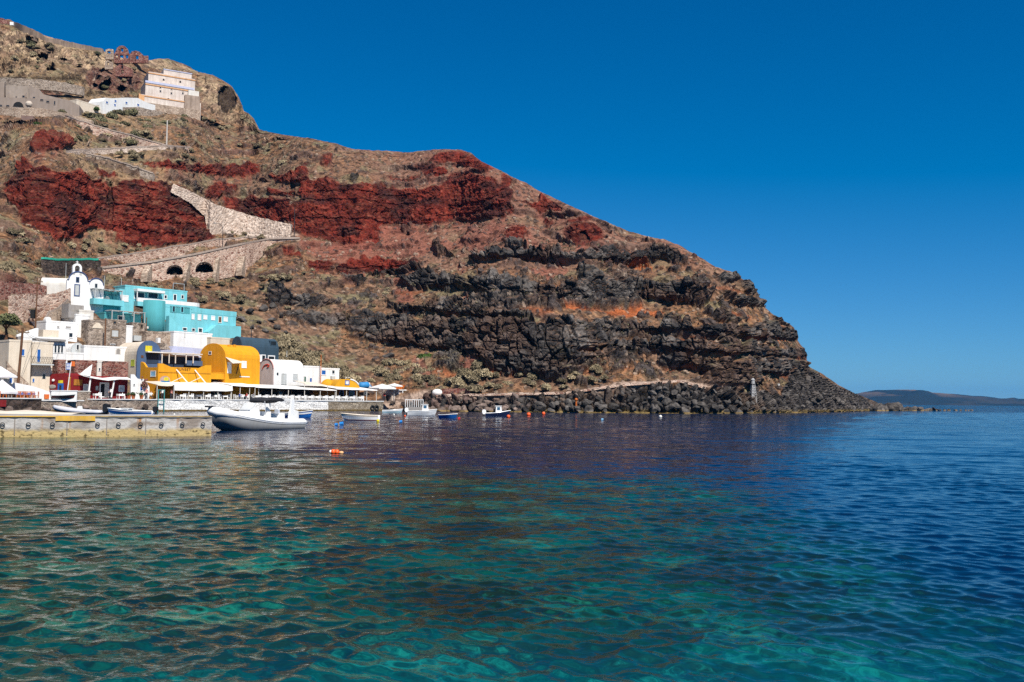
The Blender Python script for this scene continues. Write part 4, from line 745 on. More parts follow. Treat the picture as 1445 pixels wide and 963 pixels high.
# -------- roofless stone houses
b = flat_house('stone_house', 'roofless brown stone house with plastered arch, left of timber post', 124, 451, 148, 487, STGREY, 4, dy=-.4); m_ = MB(); xa, xb, za, zb = b.R(130, 455, 146, 463)
m_.prism([(xa + (xb - xa) * i / 8, za + (zb - za) * math.sin(PI * i / 8) + (0 if i % 8 else 0)) for i in range(9)], -.08, .1); b.part(m_, 'arch_plaster', CREAM)
b = flat_house('stone_house', 'grey stone house with square window and grey shuttered doorway', 148.5, 450, 177.5, 488, STGREY, 4, dy=-1.2); b.win(159.5, 453, 164.5, 457.5, WOOD, GLASS); b.win(156, 464, 169, 477, WOOD, GREYW, name='door', sub='panel'); b.win(155.5, 485, 162.5, 487, WHITE, GLASS)
b = flat_house('buttress', 'rounded white buttress wall between two stone houses', 177.5, 459, 187, 486, WHITE, 3, dy=-1.6, cat='wall')
b = flat_house('stone_house', 'small stone house with dark doorway under turquoise pergola', 186, 455, 205.5, 483, STGREY, 4, dy=-1.2); b.win(198, 457.5, 202, 463.5, WOOD, DARK, name='door'); m_ = MB(); xa, xb, za, zb = b.R(188.5, 473.5, 200, 481, -.8); m_.box(xa, xb, -1, 0, za, zb); b.part(m_, 'plant_box', GREYW)
b = flat_house('stone_house', 'tan stone house with arched dark opening beside turquoise stairs', 208, 450, 237, 468, STTAN, 4, dy=-1); b.win(224.5, 458, 231.5, 466, WOOD, DARK, arch=True, name='door'); b.win(223, 451, 225.3, 453.5, WOOD, DARK)
b = flat_house('stone_house', 'broad tan rubble retaining house front above the blue vault', 206, 467, 244, 494, STTAN, 4, dy=-1.6); m_ = MB(); xa, xb, za, zb = b.R(221, 477, 225, 500, -.4); m_.box(xa, xb, -.8, -.1, za, zb); b.part(m_, 'chimney', WHITE)
b = flat_house('white_house', 'long white house front directly below the turquoise row', 244.5, 467, 299, 500, WHITE, 5, yaw=54, dy=-1.6); b.win(260, 470, 261.5, 476, WHITE, GREYW)
b = flat_house('stone_house', 'pale stone cube with tiny square window beside slate blue vault', 297, 475.5, 324, 502, CREAM, 5, yaw=54, dy=-2.5); b.win(308.5, 487.5, 313.5, 491.5, WOOD, GLASS)
# -------- blue and navy houses
b = vault_house('vaulted_house', 'grey blue barrel vaulted tavern with yellow sign on arched end', 193, 226, 534, 481.5, 500, 8, BLUEG, CREAM, yaw=46, dy=-4)
m_ = MB(); xa, xb, za, zb = b.R(205, 488, 214.5, 496); m_.box(xa, xb, -.12, 0, za, zb); b.part(m_, 'sign_board', mat('sign_yellow', (.75, .62, .03), .6, .25, 2))
m_ = MB(); xa, xb, za, zb = b.R(207, 498, 224, 513); m_.prism([(xa, za), (xb, za), (xb - .1, zb), (xa, zb - .15)], -.05, .1); b.part(m_, 'open_front', NAVY)
m_ = MB(); xa, xb, za, zb = b.R(205, 496.3, 226, 497.6); m_.box(xa, xb, -1, .1, za, zb); b.part(m_, 'awning', CANV); b.win(199, 501.5, 202.5, 505, BROWNW, BROWNW)
b.endwin(185, 508, 190, 517, frame=mat('lime_paint', (.45, .5, .04), .7), pane=MATS['lime_paint'], name='door', sub='panel')
b = flat_house('navy_house', 'navy terrace house with lavender roof behind yellow parapet', 227, 500, 288, 532, NAVY, 6, yaw=50, dy=-3.5, roofm=LAV)
m_ = MB(); xa, xb, za, zb = b.R(239, 488.5, 287, 498, 2); m_.prism([(xa, za), (xb, za), (xb - .6, zb - .2), (xa + .5, zb)], 1.5, 6); b.part(m_, 'roof', LAV)
m_ = MB()
for q in (228, 238, 247, 262, 272): xa, xb, za, zb = b.R(q, 498, q + 1.2, 513, -1.2); m_.box(xa, xb, -1.3, -1.2, za, zb)
xa, xb, za, zb = b.R(227, 497, 285, 498.5, -1.2); m_.box(xa, xb, -1.4, 0, za, zb); b.part(m_, 'pergola', WHITE2)
m_ = MB(); xa, xb, za, zb = b.R(263, 509, 285, 516, -.8); m_.box(xa, xb, -1, 0, za, zb); b.part(m_, 'bar_counter', BLUEG)
m_ = MB(); xa, xb, za, zb = b.R(226, 484, 241, 493, 1); m_.prism([(xa, za), (xb, za), (xb - .8, zb), (xa, zb)], 1, 5); b.part(m_, 'stone_annex', STGREY)
b = B('vaulted_house', 'dark slate blue barrel house with white doors behind yellow house', 'vaulted house', 341, 514, None, 56, -2.5); xr, _ = b.X(393, 514); zt = b.X(341, 478.5)[1]; zs = b.X(341, 492)[1]; dp = b.Yc(326, 505)[0]
m_ = MB(); pr = [(p[0], p[1]) for p in arch_profile(dp, -6, zs, zt + .5)]; m_.prism(pr, .2, xr, 'x'); b.part(m_, 'vault', SLATE); m_ = MB(); m_.prism(arch_profile(dp, -6, zs, zt + .55), -.05, .2, 'x'); b.part(m_, 'end_wall', mat('dark_slate', (.03, .05, .075), .8))
xa, xb, za, zb = b.R(377, 481, 386, 488, 1.0); m_ = MB(); m_.box(xa, xb, .1, 2.2, za, zb); d_ = b.part(m_, 'dormer', SLATE); m_ = MB(); m_.box(xa + .2, xb - .2, .06, .12, za + .2, zb - .15); b.part(m_, 'pane', GLASS, parent=d_)
b.win(363, 500.5, 369, 511, WHITE, WHITE, name='door', sub='panel'); b.win(369, 500.5, 375, 511, WHITE, GLASS, name='door'); b.win(378, 501.5, 388, 511, WHITE, GLASS, name='window')
# -------- yellow restaurant
def edgeY(u): return float(np.interp(u, [-140, 62, 127, 222, 463, 541, 600], [114, 134, 141, 153, 179, 190, 195]))
def floorY(u, off): return edgeY(u) + off
QZ = 1.8
def vfloor(u, Y): # image height of quay floor at distance Y
    d0 = elev(u, 565); return 565 - (( (QZ - HC) / Y) - d0) * FPX
b = B('yellow_restaurant', 'ochre yellow restaurant with scalloped parapet lettered SUNSET', 'restaurant', 222, vfloor(222, 160), 160, 50); xr, _ = b.X(297.5, 545); zt = b.X(222, 513)[1]; zm = b.X(250, 518.5)[1]; zb_ = b.X(292, 514)[1]
def scal(x0, x1, zend, zmid, k=1.4): return [(x0, zend), (x0 + k * .6, zend)] + [(x0 + k * .6 + k * (1 - math.cos(PI * i / 8)) / 2, zend + (zmid - zend) * (1 - math.cos(PI * i / 8)) / 2) for i in range(1, 9)] + [(x1 - k * .6 - k + k * (1 - math.cos(PI * i / 8)) / 2, zmid + (zend - zmid) * (1 - math.cos(PI * i / 8)) / 2) for i in range(0, 9)] + [(x1, zend)]
m_ = MB(); m_.prism([(0, -1)] + scal(0, xr, zt, zm) + [(xr, -1)], 0, .35); b.part(m_, 'front_wall', YEL)
m_ = MB(); m_.box(0.02, xr, .35, 6, -1, zm - .6); b.part(m_, 'wall', YEL); dl = b.Yc(196, 520)[0]
m_ = MB(); m_.prism([(.35, -1), (.35, zm - .1), (dl * .35, zm - .1), (dl * .62, zm - .05), (dl * .78, zt + .2), (dl * .9, zt + .35), (dl, zt), (dl, -1)], 0.0, .33, 'x'); b.part(m_, 'side_wall', YEL)
m_ = MB(); z5 = b.X(250, 526)[1]; m_.box(.1, xr - .1, -.07, 0, z5 - .06, z5 + .06); b.part(m_, 'string_course', mat('dark_ochre', (.5, .22, .01), .8))
b.endwin(212.5, 523.5, 220, 532, frame=WHITE, pane=mat('sky_blue_paint', (.25, .5, .72), .6))
for q in (250, 266):  # shutters' seams on the wall
    xa, xb, za, zb = b.R(q, 527, q + .5, 543); m_ = MB(); m_.box(xa, xb, -.012, .02, za, zb); b.part(m_, 'groove', MATS['dark_ochre'])
x0, x1, z0, z1 = b.R(250, 518.2, 274, 523)
fc = bpy.data.curves.new('lettering', 'FONT'); fc.body = 'SUNSET'; fc.size = (z1 - z0) * 1.15; fc.extrude = .03; fc.space_character = 1.15; fo = bpy.data.objects.new('lettering', fc); COL.objects.link(fo); fo.parent = b.root; fo.rotation_euler = (PI / 2, 0, 0); fo.location = (x0, -.03, z0); fc.materials.append(mat('letter_brown', (.22, .09, .02), .8))
bpy.context.view_layer.update(); lm = bpy.data.meshes.new_from_object(fo.evaluated_get(bpy.context.evaluated_depsgraph_get())); lo = bpy.data.objects.new('lettering', lm); COL.objects.link(lo); lo.parent = b.root; lo.rotation_euler = fo.rotation_euler; lo.location = fo.location; lm.materials.clear(); lm.materials.append(MATS['letter_brown']); bpy.data.objects.remove(fo); lo.name = 'lettering'
pn = MB(); xa, xb, za, zb = b.R(225.5, 530.5, 239.5, 542.5, -.6); r = (xb - xa) / 2; xm = (xa + xb) / 2
pn.prism([(xm + r * math.cos(PI * i / 12), za + (zb - za) * .45 + (zb - za) * .55 * math.sin(PI * i / 12)) for i in range(13)] + [(xa, za), (xb, za)], -.75, -.6); sgn = b.part(pn, 'arched_sign', mat('sign_pink', (.62, .42, .36), .7, .3, 1.2))
m_ = MB(); m_.box(xa + .1, xb - .1, -.79, -.75, za + .1, za + (zb - za) * .42); b.part(m_, 'painted_sea', mat('sign_sea', (.05, .28, .6), .6, .4, 2), parent=sgn); m_ = MB(); m_.ball((xm + .2, -.76, za + (zb - za) * .6), .45, sq=(1, .1, .8)); b.part(m_, 'painted_sun', MATS['sign_yellow'], parent=sgn)
m_ = MB()
for q in ((249.3, 522, 266.5, 542.5), (275.3, 522.5, 292, 543)):
    m_ = MB(); xa, za = b.X(q[0], q[1], -.2); xb, zb = b.X(q[2], q[3], -2.4); m_.cyl((xa, -.15, za), (xb, -2.4, zb), .09); mx_ = (xa + xb) / 2; m_.cyl((mx_, -1.27, (za + zb) / 2), (xa - .9, -.1, (za + zb) / 2 - .9), .05); b.part(m_, 'awning_strut', WHITE)
# right bay
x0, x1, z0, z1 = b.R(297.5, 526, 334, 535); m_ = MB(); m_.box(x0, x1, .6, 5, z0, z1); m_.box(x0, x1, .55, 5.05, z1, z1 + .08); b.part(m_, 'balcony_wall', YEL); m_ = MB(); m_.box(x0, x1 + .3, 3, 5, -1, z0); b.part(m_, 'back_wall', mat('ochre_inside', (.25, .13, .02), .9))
m_ = MB(); m_.box(x1 - .4, x1, .6, 3, -1, z0); b.part(m_, 'pillar', YEL)
b = B('yellow_vaulted_house', 'bright yellow barrel vaulted house with two chimneys and white door', 'vaulted house', 317, 550, 170, 54); xr, _ = b.X(366, 545); zt = b.X(317, 492)[1]; zs = b.X(317, 504)[1]; dp = b.Yc(281, 520)[0]
m_ = MB(); m_.prism(arch_profile(dp, -3, zs, zt + .9), .25, xr, 'x'); b.part(m_, 'vault', YEL); m_ = MB(); m_.prism([(p[0], p[1]) for p in arch_profile(dp, -3, zs, zt + 1.0)], 0, .25, 'x'); b.part(m_, 'end_wall', YEL)
b.win(341, 509.5, 348, 519.5, WHITE, WHITE, name='shutter'); b.win(321, 511, 326.7, 527, WHITE, WHITE, name='door', sub='panel'); b.endwin(294.5, 496, 298.5, 501)
for u in (321, 328.5): xa, _ = b.X(u, 500, 1.6); m_ = MB(); z_ = b.X(u, 486.5, 1.6)[1]; m_.cyl((xa + .3, 1.6, zt - .6), (xa + .3, 1.6, z_), .3, .26, 10); b.part(m_, 'chimney', YEL)
m_ = MB(); xa, za = b.X(300, 503, -.4); xb, zb = b.X(329, 511, -1.6); m_.sheet([[(0, 0, za), (0, -2, za - 1.1)], [(xr * .35, 0, za - .5), (xr * .35, -2, zb)]], .05); b.part(m_, 'porch_awning', CANVB)
m_ = MB(); xa, xb, za, zb = b.R(338, 531, 352, 532.3); m_.box(xa, xb, -.06, 0, za, zb); b.part(m_, 'name_strip', WHITE)
m_ = MB(); xa, za = b.X(338, 511.5, -.05); xb, zb = b.X(333.5, 528, -.05); m_.cyl((xa, -.06, za), (xb, -.06, zb), .06); b.part(m_, 'drainpipe', DKMET)
# -------- white vaulted house and its neighbours
b = B('vaulted_house', 'white vaulted seafood house with red squiggle emblem on shaded pinkish end', 'vaulted house', 385, 556, 180, 54); xr, _ = b.X(428, 545); zt = b.X(385, 511)[1]; zs = b.X(385, 520)[1]; dp = b.Yc(366, 535)[0]
m_ = MB(); m_.prism(arch_profile(dp, -3, zs, zt + .55), .2, xr, 'x'); b.part(m_, 'vault', WHITE); m_ = MB(); m_.prism(arch_profile(dp, -3, zs, zt + .6), 0, .2, 'x'); b.part(m_, 'end_wall', mat('shaded_white', (.58, .49, .47), .85))  # end wall white darkened and tinted, its shade in the colour
rim = [(-.03, p[0], p[1]) for p in arch_profile(dp, -1, zs, zt + .6)][1:-1]; m_ = MB(); m_.tube(rim, .08, 5); b.part(m_, 'pink_edge', mat('pink_edge', (.6, .3, .27), .8))
P = [b.Yc(u, v) for u, v in ((370.5, 521), (372.5, 517), (375, 515), (378, 514.3), (380.3, 516), (379.5, 518), (377.5, 517.5))]; m_ = MB(); m_.tube([(-.05, p[0], p[1]) for p in P], .1, 6); b.part(m_, 'red_emblem', mat('emblem_red', (.6, .06, .03), .7))
b.win(397, 527, 404.5, 543, GREYW, GREYW, name='door', sub='panel'); b.win(413.5, 527.5, 420, 538, GREYW, GREYW, name='shutter'); b.win(390.5, 526, 392.8, 529.5, DKMET, GLASS, name='lamp')
b = flat_house('white_house', 'flat roofed white annex with dark green door', 428, 516, 452.5, 556, WHITE, 5, yaw=54, Y=186.5); b.win(428.8, 531, 432.2, 541, WHITE, mat('green_paint', (.03, .12, .08), .6), name='door', sub='panel'); b.win(436.7, 533, 440.5, 540, WHITE, BLUEW)
b = flat_house('white_house', 'white house with one large cobalt blue window and one small', 451, 519, 478.5, 556, WHITE, 5, yaw=50, Y=190); b.win(453, 521.5, 460.5, 530, WHITE, BLUEW); b.win(468, 522, 472.8, 528.5, WHITE, GLASS); m_ = MB(); xa, xb, za, zb = b.R(466, 531, 471, 535.5); m_.box(xa, xb, -.5, 0, za, zb); b.part(m_, 'air_conditioner', GREYW)
b = flat_house('store_room', 'low white store room behind the yellow domed tavern', 486, 532, 493, 556, WHITE2, 4, Y=200); b = flat_house('store_room', 'bright white cube between yellow dome and blue cover', 498.5, 533.5, 509.5, 556, WHITE, 4, Y=203)
b = B('yellow_tavern', 'yellow domed tavern with small blue window in its arched gable', 'tavern', 472, vfloor(472, 187), 187, 38); xr, _ = b.X(507.5, 548); zt = b.X(489, 535)[1]; zs = b.X(472, 548)[1]; dp = 6.5
m_ = MB(); m_.prism(arch_profile(xr, zs - .2, zs, zt), 0, dp); b.part(m_, 'vaulted_roof', mat('tavern_yellow', (.55, .27, .006), .8)); m_ = MB(); xl = b.X(453, 548, 3)[0]; m_.ball((0.2, 3.2, zs), abs(xl) + .2, 16, 10, sq=(1, .9, (zt - zs) / (abs(xl) + .2))); b.part(m_, 'dome', MATS['tavern_yellow'], True)
m_ = MB(); m_.box(-4.5, xr, 0, dp, -1, zs - .2); b.part(m_, 'wall', mat('tavern_brown', (.30, .12, .015), .85))
w_ = b.win(486.8, 537, 493, 543.5, BLUEW, WHITE2, name='window'); b.win(492, 551, 500.5, 562, BLUEW, GLASS, name='door'); b.win(479, 551, 485, 563, BLUEW, DARK, name='door'); b.win(513, 552, 517, 558, WHITE2, WHITE2, name='notice_board', sub='sheet')
m_ = MB(); rr = [(p[0], -.04, p[1]) for p in arch_profile(xr, zs, zs, zt)][2:14]; m_.tube(rr[7:], .12, 5); b.part(m_, 'white_gutter', WHITE)
# -------- red tavern and the stones around it
b = B('red_tavern', 'crimson red tavern with white door, two white windows and slanted posts', 'tavern', 97, vfloor(97, 144.5), 144.5, 44); xr, _ = b.X(180, 556); zt = b.X(97, 530)[1]; dl = b.Yc(62, 540)[0]
m_ = MB(); jbox(m_, 0, xr, 0, 4, -.8, zt); b.part(m_, 'wall', REDP); m_ = MB(); zg = b.X(97, 527)[1]
b2 = B(None, '', '', 97, vfloor(97, 144.5), 144.5, -14); P = [b2.X(*p) for p in ((62, 557), (62, 543), (74, 528.5), (93, 526.6), (98.5, 530), (98.5, 557))]; m_.prism(P, -.3, 2.5); gw = b.part(m_, 'gable_wall', REDP); gw.rotation_euler.z = b2.yaw - b.yaw
def gpart(mb, name, mt, parent=None): o = mb.build(name, mt, b.root); o.rotation_euler.z = b2.yaw - b.yaw; return o
b.win(140.5, 540, 154, 561, WHITE, DARK, name='door', sub='dark_doorway', bw=.13); xa, xb, za, zb = b.R(147.5, 542, 153, 561); m_ = MB(); m_.box(xa, xb, -.07, -.03, za, zb); b.part(m_, 'door_leaf', WHITE2)
b.win(117.6, 542.3, 124.8, 552.5, WHITE, GREYW); b.win(167.5, 544, 175.6, 553, WHITE, GREYW); b.win(135, 545, 138.8, 551, GREYW, WHITE2, name='menu_case', sub='menu')
x0, x1, z0, z1 = b2.R(82, 541, 90, 552, -.3); m_ = MB(); m_.box(x0, x1, -.38, -.3, z0, z1); gd = gpart(m_, 'door', BLUEW); m_ = MB(); m_.box(x0 + .3, x1 - .3, -.4, -.37, z0, z1 - .3); m_.build('dark_doorway', GLASS, gd)
x0, x1, z0, z1 = b2.R(83, 537, 89, 541, -.3); m_ = MB(); m_.box(x0, x1, -.4, -.3, z0, z1); gpart(m_, 'yellow_sign', MATS['sign_yellow']); x0, x1, z0, z1 = b2.R(74.5, 535, 77.3, 539, -.3); m_ = MB(); m_.ball(((x0 + x1) / 2, -.4, (z0 + z1) / 2), .2); gpart(m_, 'lamp', WHITE); x0, x1, z0, z1 = b2.R(69.5, 542.5, 79, 549.5, -.3); m_ = MB(); m_.ball(((x0 + x1) / 2, -.35, (z0 + z1) / 2), .62, 12, 8, (1, .15, .5)); gpart(m_, 'grey_niche', GREYP)
m_ = MB(); xa, xb, za, zb = b.R(104, 535.5, 116, 544); m_.box(xa, xb, -.08, 0, za, zb); b.part(m_, 'ochre_sign', mat('sign_ochre', (.5, .2, .02), .7, .4, 1.5))
m_ = MB(); xa, xb, za, zb = b.R(96, 532, 99.5, 552, -.2); m_.box(xa, xb, -.35, -.2, za, zb); b.part(m_, 'yellow_pilaster', MATS['sign_ochre'])
posts = MB()
for (u0, v0, u1, v1) in ((128, 532, 125, 556), (162, 533, 157, 561)): posts = MB(); xa, za = b.X(u0, v0, -1.6); xb, zb = b.X(u1, v1, -1.6); posts.cyl((xa, -1.6, za), (xb, -1.6, zb), .12); b.part(posts, 'post', WHITE)
z1 = b.X(128, 533, -1.6)[1]; xs = [b.X(u, 533, 0)[0] for u in (110, 126, 145, 161, 180)]; zz = [b.X(110, 529.5)[1], z1, z1 - .25, b.X(162, 534, -1.6)[1], b.X(181, 535)[1]]
m_ = MB(); m_.sheet([[(x, 0.02, z + .25), (x, -1.1, z + .0), (x, -2.0, z - .12)] for x, z in zip(xs, zz)], .05); b.part(m_, 'canopy_frame', CANV)
sail = MB(); B_ = b; A1 = b.X(111.5, 528.5, -.6); A2 = b.X(130.5, 514, -.2); A3 = b.X(127.5, 531, -1.6)
sail.add([(A1[0], -.6, A1[1]), (A2[0], -.2, A2[1]), (A3[0], -1.6, A3[1]), ((A1[0] + A2[0] + A3[0]) / 3, -.7, (A1[1] + A2[1] + A3[1]) / 3 - .35), (A1[0], -.57, A1[1] - .03), (A2[0], -.17, A2[1] - .03), (A3[0], -1.57, A3[1] - .03), ((A1[0] + A2[0] + A3[0]) / 3, -.67, (A1[1] + A2[1] + A3[1]) / 3 - .38)], [(0, 1, 3), (1, 2, 3), (2, 0, 3), (4, 7, 5), (5, 7, 6), (6, 7, 4), (0, 4, 5, 1), (1, 5, 6, 2), (2, 6, 4, 0)])
o = sail.build('shade_sail', CANV, None, True, Vector(b.O.tolist()), b.yaw); tag(o, 'white triangular shade sail stretched above the red tavern roof', 'shade sail')
for q, lab, u0, v0, u1, v1 in ((0, 'dark red stone building wall left of the white pillar', 105, 508, 136, 533), (1, 'dark red stone building wall right of the white pillar', 144, 509.5, 181, 535), (2, 'short red stone wall stub behind the flagpole', 81, 507.5, 92.5, 530)):
    bb = flat_house('stone_wall', lab, u0, v0, u1, v1, STRED, 3, yaw=44, Y=edgeY(u0) + 9, parapet=.2, cat='wall')
bb = flat_house('white_pillar', 'narrow white plastered pier between two red stone walls', 136.5, 508.5, 143.5, 533, WHITE2, 3, yaw=44, Y=edgeY(136) + 8.6, cat='pillar'); bb.win(139, 519, 142, 524, WHITE, GLASS)
# terrace edge in front of the red tavern
b = B('terrace_wall', 'whitewashed low terrace wall in front of red tavern gable', 'wall', 72, 566, edgeY(72) + 1.5, 44); xr, _ = b.X(109, 566); z1 = b.X(90, 552)[1]; z0 = b.X(90, 566)[1]; m_ = MB(); jbox(m_, 0, xr, 0, .5, z0 - .1, z1); m_.box(-.05, xr, -.06, .56, z1, z1 + .1); b.part(m_, 'wall', WHITE)
b = B('stone_pier', 'square reddish stone pier at the end of white terrace wall', 'pillar', 109, 568, edgeY(109) + 1.2, 44); xr, _ = b.X(127, 568); z1 = b.X(115, 553)[1]; m_ = MB(); m_.box(0, xr, 0, 1.2, -2, z1); b.part(m_, 'masonry', STGREY); m_ = MB(); m_.box(-.06, xr + .06, -.06, 1.26, z1, z1 + .12); b.part(m_, 'coping', WHITE2)
b = B('gate_wall', 'stepped white gate wall with blue shutter beside red tavern', 'wall', 184.5, vfloor(184, edgeY(184) + 4), edgeY(184) + 4, 44); m_ = MB(); P = [b.X(*p) for p in ((184.5, 566), (184.5, 528.5), (189.5, 528.5), (194, 534.5), (197, 535), (203, 535), (209, 543), (211, 547), (211, 566))]; m_.prism(P, 0, .4); b.part(m_, 'wall', WHITE); b.win(197.5, 541, 201.5, 552, WHITE, BLUEW, name='shutter'); b.win(188, 541.5, 190.5, 545, WHITE, GLASS)
m_ = MB(); rnd = random.Random(3)
for i in range(60): x, z = b.X(204.5 + rnd.gauss(0, 2), 543 + rnd.gauss(0, 3), -.3); m_.ball((x, -.3 + rnd.gauss(0, .12), z), .14, 5, 4)
o = m_.build('climbing_flowers', mat('bougainvillea', (.4, .05, .12), .8, .5, 5, c2=(.05, .12, .03)), None, False, Vector(b.O.tolist()), b.yaw); tag(o, 'pink flowering climber against white stepped gate wall', 'plant')
def pot(u, v, Y, lab, h=.7):
    r = empty('flower_pot', lab, 'plant pot', pix(u, v, Y), 0, 'terracotta pots on the terrace'); m_ = MB(); m_.cyl((0, 0, 0), (0, 0, h * .85), h * .28, h * .42, 12); m_.cyl((0, 0, h * .85), (0, 0, h), h * .47, h * .47, 12); m_.build('pot', mat('terracotta', (.42, .13, .05), .8), r)
    m_ = MB(); rn = random.Random(int(u))
    for i in range(40): m_.ball((rn.gauss(0, .2), rn.gauss(0, .2), h + abs(rn.gauss(.12, .12))), .09, 5, 4)
    m_.build('foliage', mat('pot_green', (.04, .09, .02), .8, .4, 5), r)
for u, lab in ((188, 'terracotta pot with green plant left of the white gate wall opening'), (199.5, 'terracotta pot with green plant under the blue shutter'), (182, 'terracotta pot nearest the red tavern right window')): pot(u, vfloor(u, edgeY(u) + 2), edgeY(u) + 2, lab)
# -------- quays (built structures along the shore)
def quay(name, lab, u0, u1, mt, depth, z1=QZ, off0=0, off1=0, capm=None, z0=-2.0):
    a = pix(u0, 575, edgeY(u0) + off0); c = pix(u1, 575, edgeY(u1) + off1); yaw = math.atan2(c.y - a.y, c.x - a.x); L = math.hypot(c.x - a.x, c.y - a.y); r = empty(name, lab, 'quay', Vector((a.x, a.y, 0)), yaw)
    rn = random.Random(int(u0) + 7); n = max(3, int(L / 1.5)); g = MB(); K = 6
    pts = [[(L * i / n, rn.gauss(0, .05) + (z1 - (z1 - z0) * j / K < 0.2) * -.06, z1 - (z1 - z0) * j / K) for j in range(K + 1)] for i in range(n + 1)]
    g.sheet(pts, .5, (0, -1, 0)); g.box(.01, L - .01, .4, depth, z0, z1 - .02); g.build('wall', mt, r)
    m_ = MB(); m_.box(-.02, L + .02, -.1, .55, z1, z1 + .14); m_.build('coping', capm or WHITE, r); m_ = MB(); m_.box(0, L, .551, depth, z1 - .015, z1 + .05); m_.build('pavement', mat('quay_paving', (.42, .37, .32), .9, .15, .8), r)
    m_ = MB(); m_.box(0, L, -.16, -.02, -.6, .28); m_.build('tide_line', mat('tide_weed', (.20, .13, .04), .9, .5, 2, c2=(.06, .045, .02)), r); return r, L, yaw
quay('white_quay', 'long whitewashed stone quay under the restaurant canopies', 222, 463, STWHITE, 16)
quay('stone_quay', 'buff stone quay below the yellow domed tavern', 463.2, 541, STQUAY, 14, z1=1.75)
quay('left_quay', 'dark stone quay wall below the orange chairs', -60, 58, STDARK, 14, z1=1.8)
quay('rock_quay', 'low brown rubble sea wall in front of red tavern terrace', 58.2, 127, STGREY, 14, z1=1.55, off0=1, off1=1)
quay('terrace_edge', 'white edged terrace base under the red tavern', 127.2, 221.8, STGREY, 12, z1=1.75)
b = B('painted_board', 'dark red painted board on the quay wall by left frame edge', 'board', -6, 574, edgeY(-6) - .2, 40); xr, _ = b.X(8, 574); z1 = b.X(0, 564.5)[1]; m_ = MB(); m_.box(0, xr, -.25, -.1, 0, z1); o = b.part(m_, 'board', REDP)
# -------- big white sheet, umbrellas, canopies
b = B('white_tent', 'large white sloping boat shed roof beside orange chairs', 'shed', 20, vfloor(20, edgeY(20) + 3.2), edgeY(20) + 3.2, 42); P = [b.X(*p) for p in ((6, 564), (20, 540), (46, 545), (70, 553), (72, 564))]; m_ = MB(); m_.prism(P, 0, .3); b.part(m_, 'front_sheet', CANV); m_ = MB(); m_.prism([(p[0] * .95 + .2, p[1] * .96) for p in P], .3, 5); b.part(m_, 'roof_sheet', CANV)
m_ = MB(); xa, xb, za, zb = b.R(62, 553.5, 68, 563); m_.box(xa, xb, -.5, -.05, za, zb - .3); b.part(m_, 'orange_crate', mat('orange_plastic', (.7, .16, .03), .5))
def umbrella(u, v, Y, w, h, lab, pm=None, sag=.18, sq=True, rise=.22):
    r = empty('umbrella', lab, 'umbrella', pix(u, v, Y), math.radians(40)); m_ = MB(); n = 4 if sq else 8; top = h; e = top - w * rise
    ring = [(w / 2 * (1.41 if sq else 1) * math.cos(2 * PI * i / n + PI / 4), w / 2 * (1.41 if sq else 1) * math.sin(2 * PI * i / n + PI / 4), e) for i in range(n)]
    vs = [(0, 0, top)] + ring + [(x, y, e - sag) for x, y, _ in ring] + [(0, 0, top - .05)]; fs = [(0, 1 + i, 1 + (i + 1) % n) for i in range(n)] + [(1 + i, 1 + n + i, 1 + n + (i + 1) % n, 1 + (i + 1) % n) for i in range(n)] + [(1 + 2 * n, 1 + n + (i + 1) % n, 1 + n + i) for i in range(n)]
    m_.add(vs, fs); m_.build('canopy', pm or CANV, r); m_ = MB(); m_.cyl((0, 0, 0), (0, 0, top), .05); m_.build('pole', METAL, r); m_ = MB(); m_.cyl((0, 0, 0), (0, 0, .1), .35, .3, 12); m_.build('base', GREYP, r); return r
umbrella(-1, vfloor(0, edgeY(0) + 4), edgeY(0) + 4, 3.4, 4.3, 'big grey white parasol cut by the left frame edge', mat('grey_canvas', (.62, .60, .62), .85), rise=.4)
umbrella(2, vfloor(2, edgeY(0) + 2), edgeY(0) + 2, 3.2, 2.5, 'low grey parasol over the orange chairs at frame edge', MATS['grey_canvas'], rise=.5, sag=.25)
umbrella(539, vfloor(539, 194), 194, 3.9, 3.4, 'white market parasol at the right end of the quay', rise=.2, sag=.25)
umbrella(556, vfloor(556, 198), 198, 2.4, 3.6, 'small white parasol just right of the market parasol', rise=.2)
def canopy(lab, u0, u1, v0, v1, vb0, vb1, off, depth, mt, flap=.0, nposts=4, yawoff=0, sag=.12, rise=.6):
    """flat awning over the quay: front edge given by image heights v0..v1, roof runs back and rises"""
    a = pix(u0, v0, edgeY(u0) + off); c = pix(u1, v1, edgeY(u1) + off); yaw = math.atan2(c.y - a.y, c.x - a.x); L = math.hypot(c.x - a.x, c.y - a.y); r = empty('awning', lab, 'awning', Vector((a.x, a.y, QZ)), yaw); za, zc = a.z - QZ, c.z - QZ
    m_ = MB(); n = max(4, int(L / 1.2)); rows = [[(L * i / n, depth * j / 3, za + (zc - za) * i / n + rise * j / 3 - sag * math.sin(PI * (i / n * nposts % 1.0)) * (1 if j == 0 else .4)) for j in range(4)] for i in range(n + 1)]
    m_.sheet(rows, .05); m_.build('canvas_roof', mt, r)
    if flap:
        m_ = MB(); m_.sheet([[(p[0][0], -.02, p[0][2] + .02), (p[0][0], -.12, p[0][2] - flap * (.94 + .06 * math.cos(p[0][0] * 3)))] for p in rows], .04, (0, -1, 0)); m_.build('front_flap', mt, r)
    for i in range(nposts + 1):
        x = min(L - .06, max(.06, L * i / nposts)); m_ = MB(); m_.cyl((x, .1, 0), (x, .1, za + (zc - za) * i / nposts - .05), .055); m_.build('post', WHITE2, r)
    m_ = MB(); m_.cyl((0, .1, za - .08), (L, .1, zc - .08), .04, n=6); m_.build('rail', WHITE2, r); return r
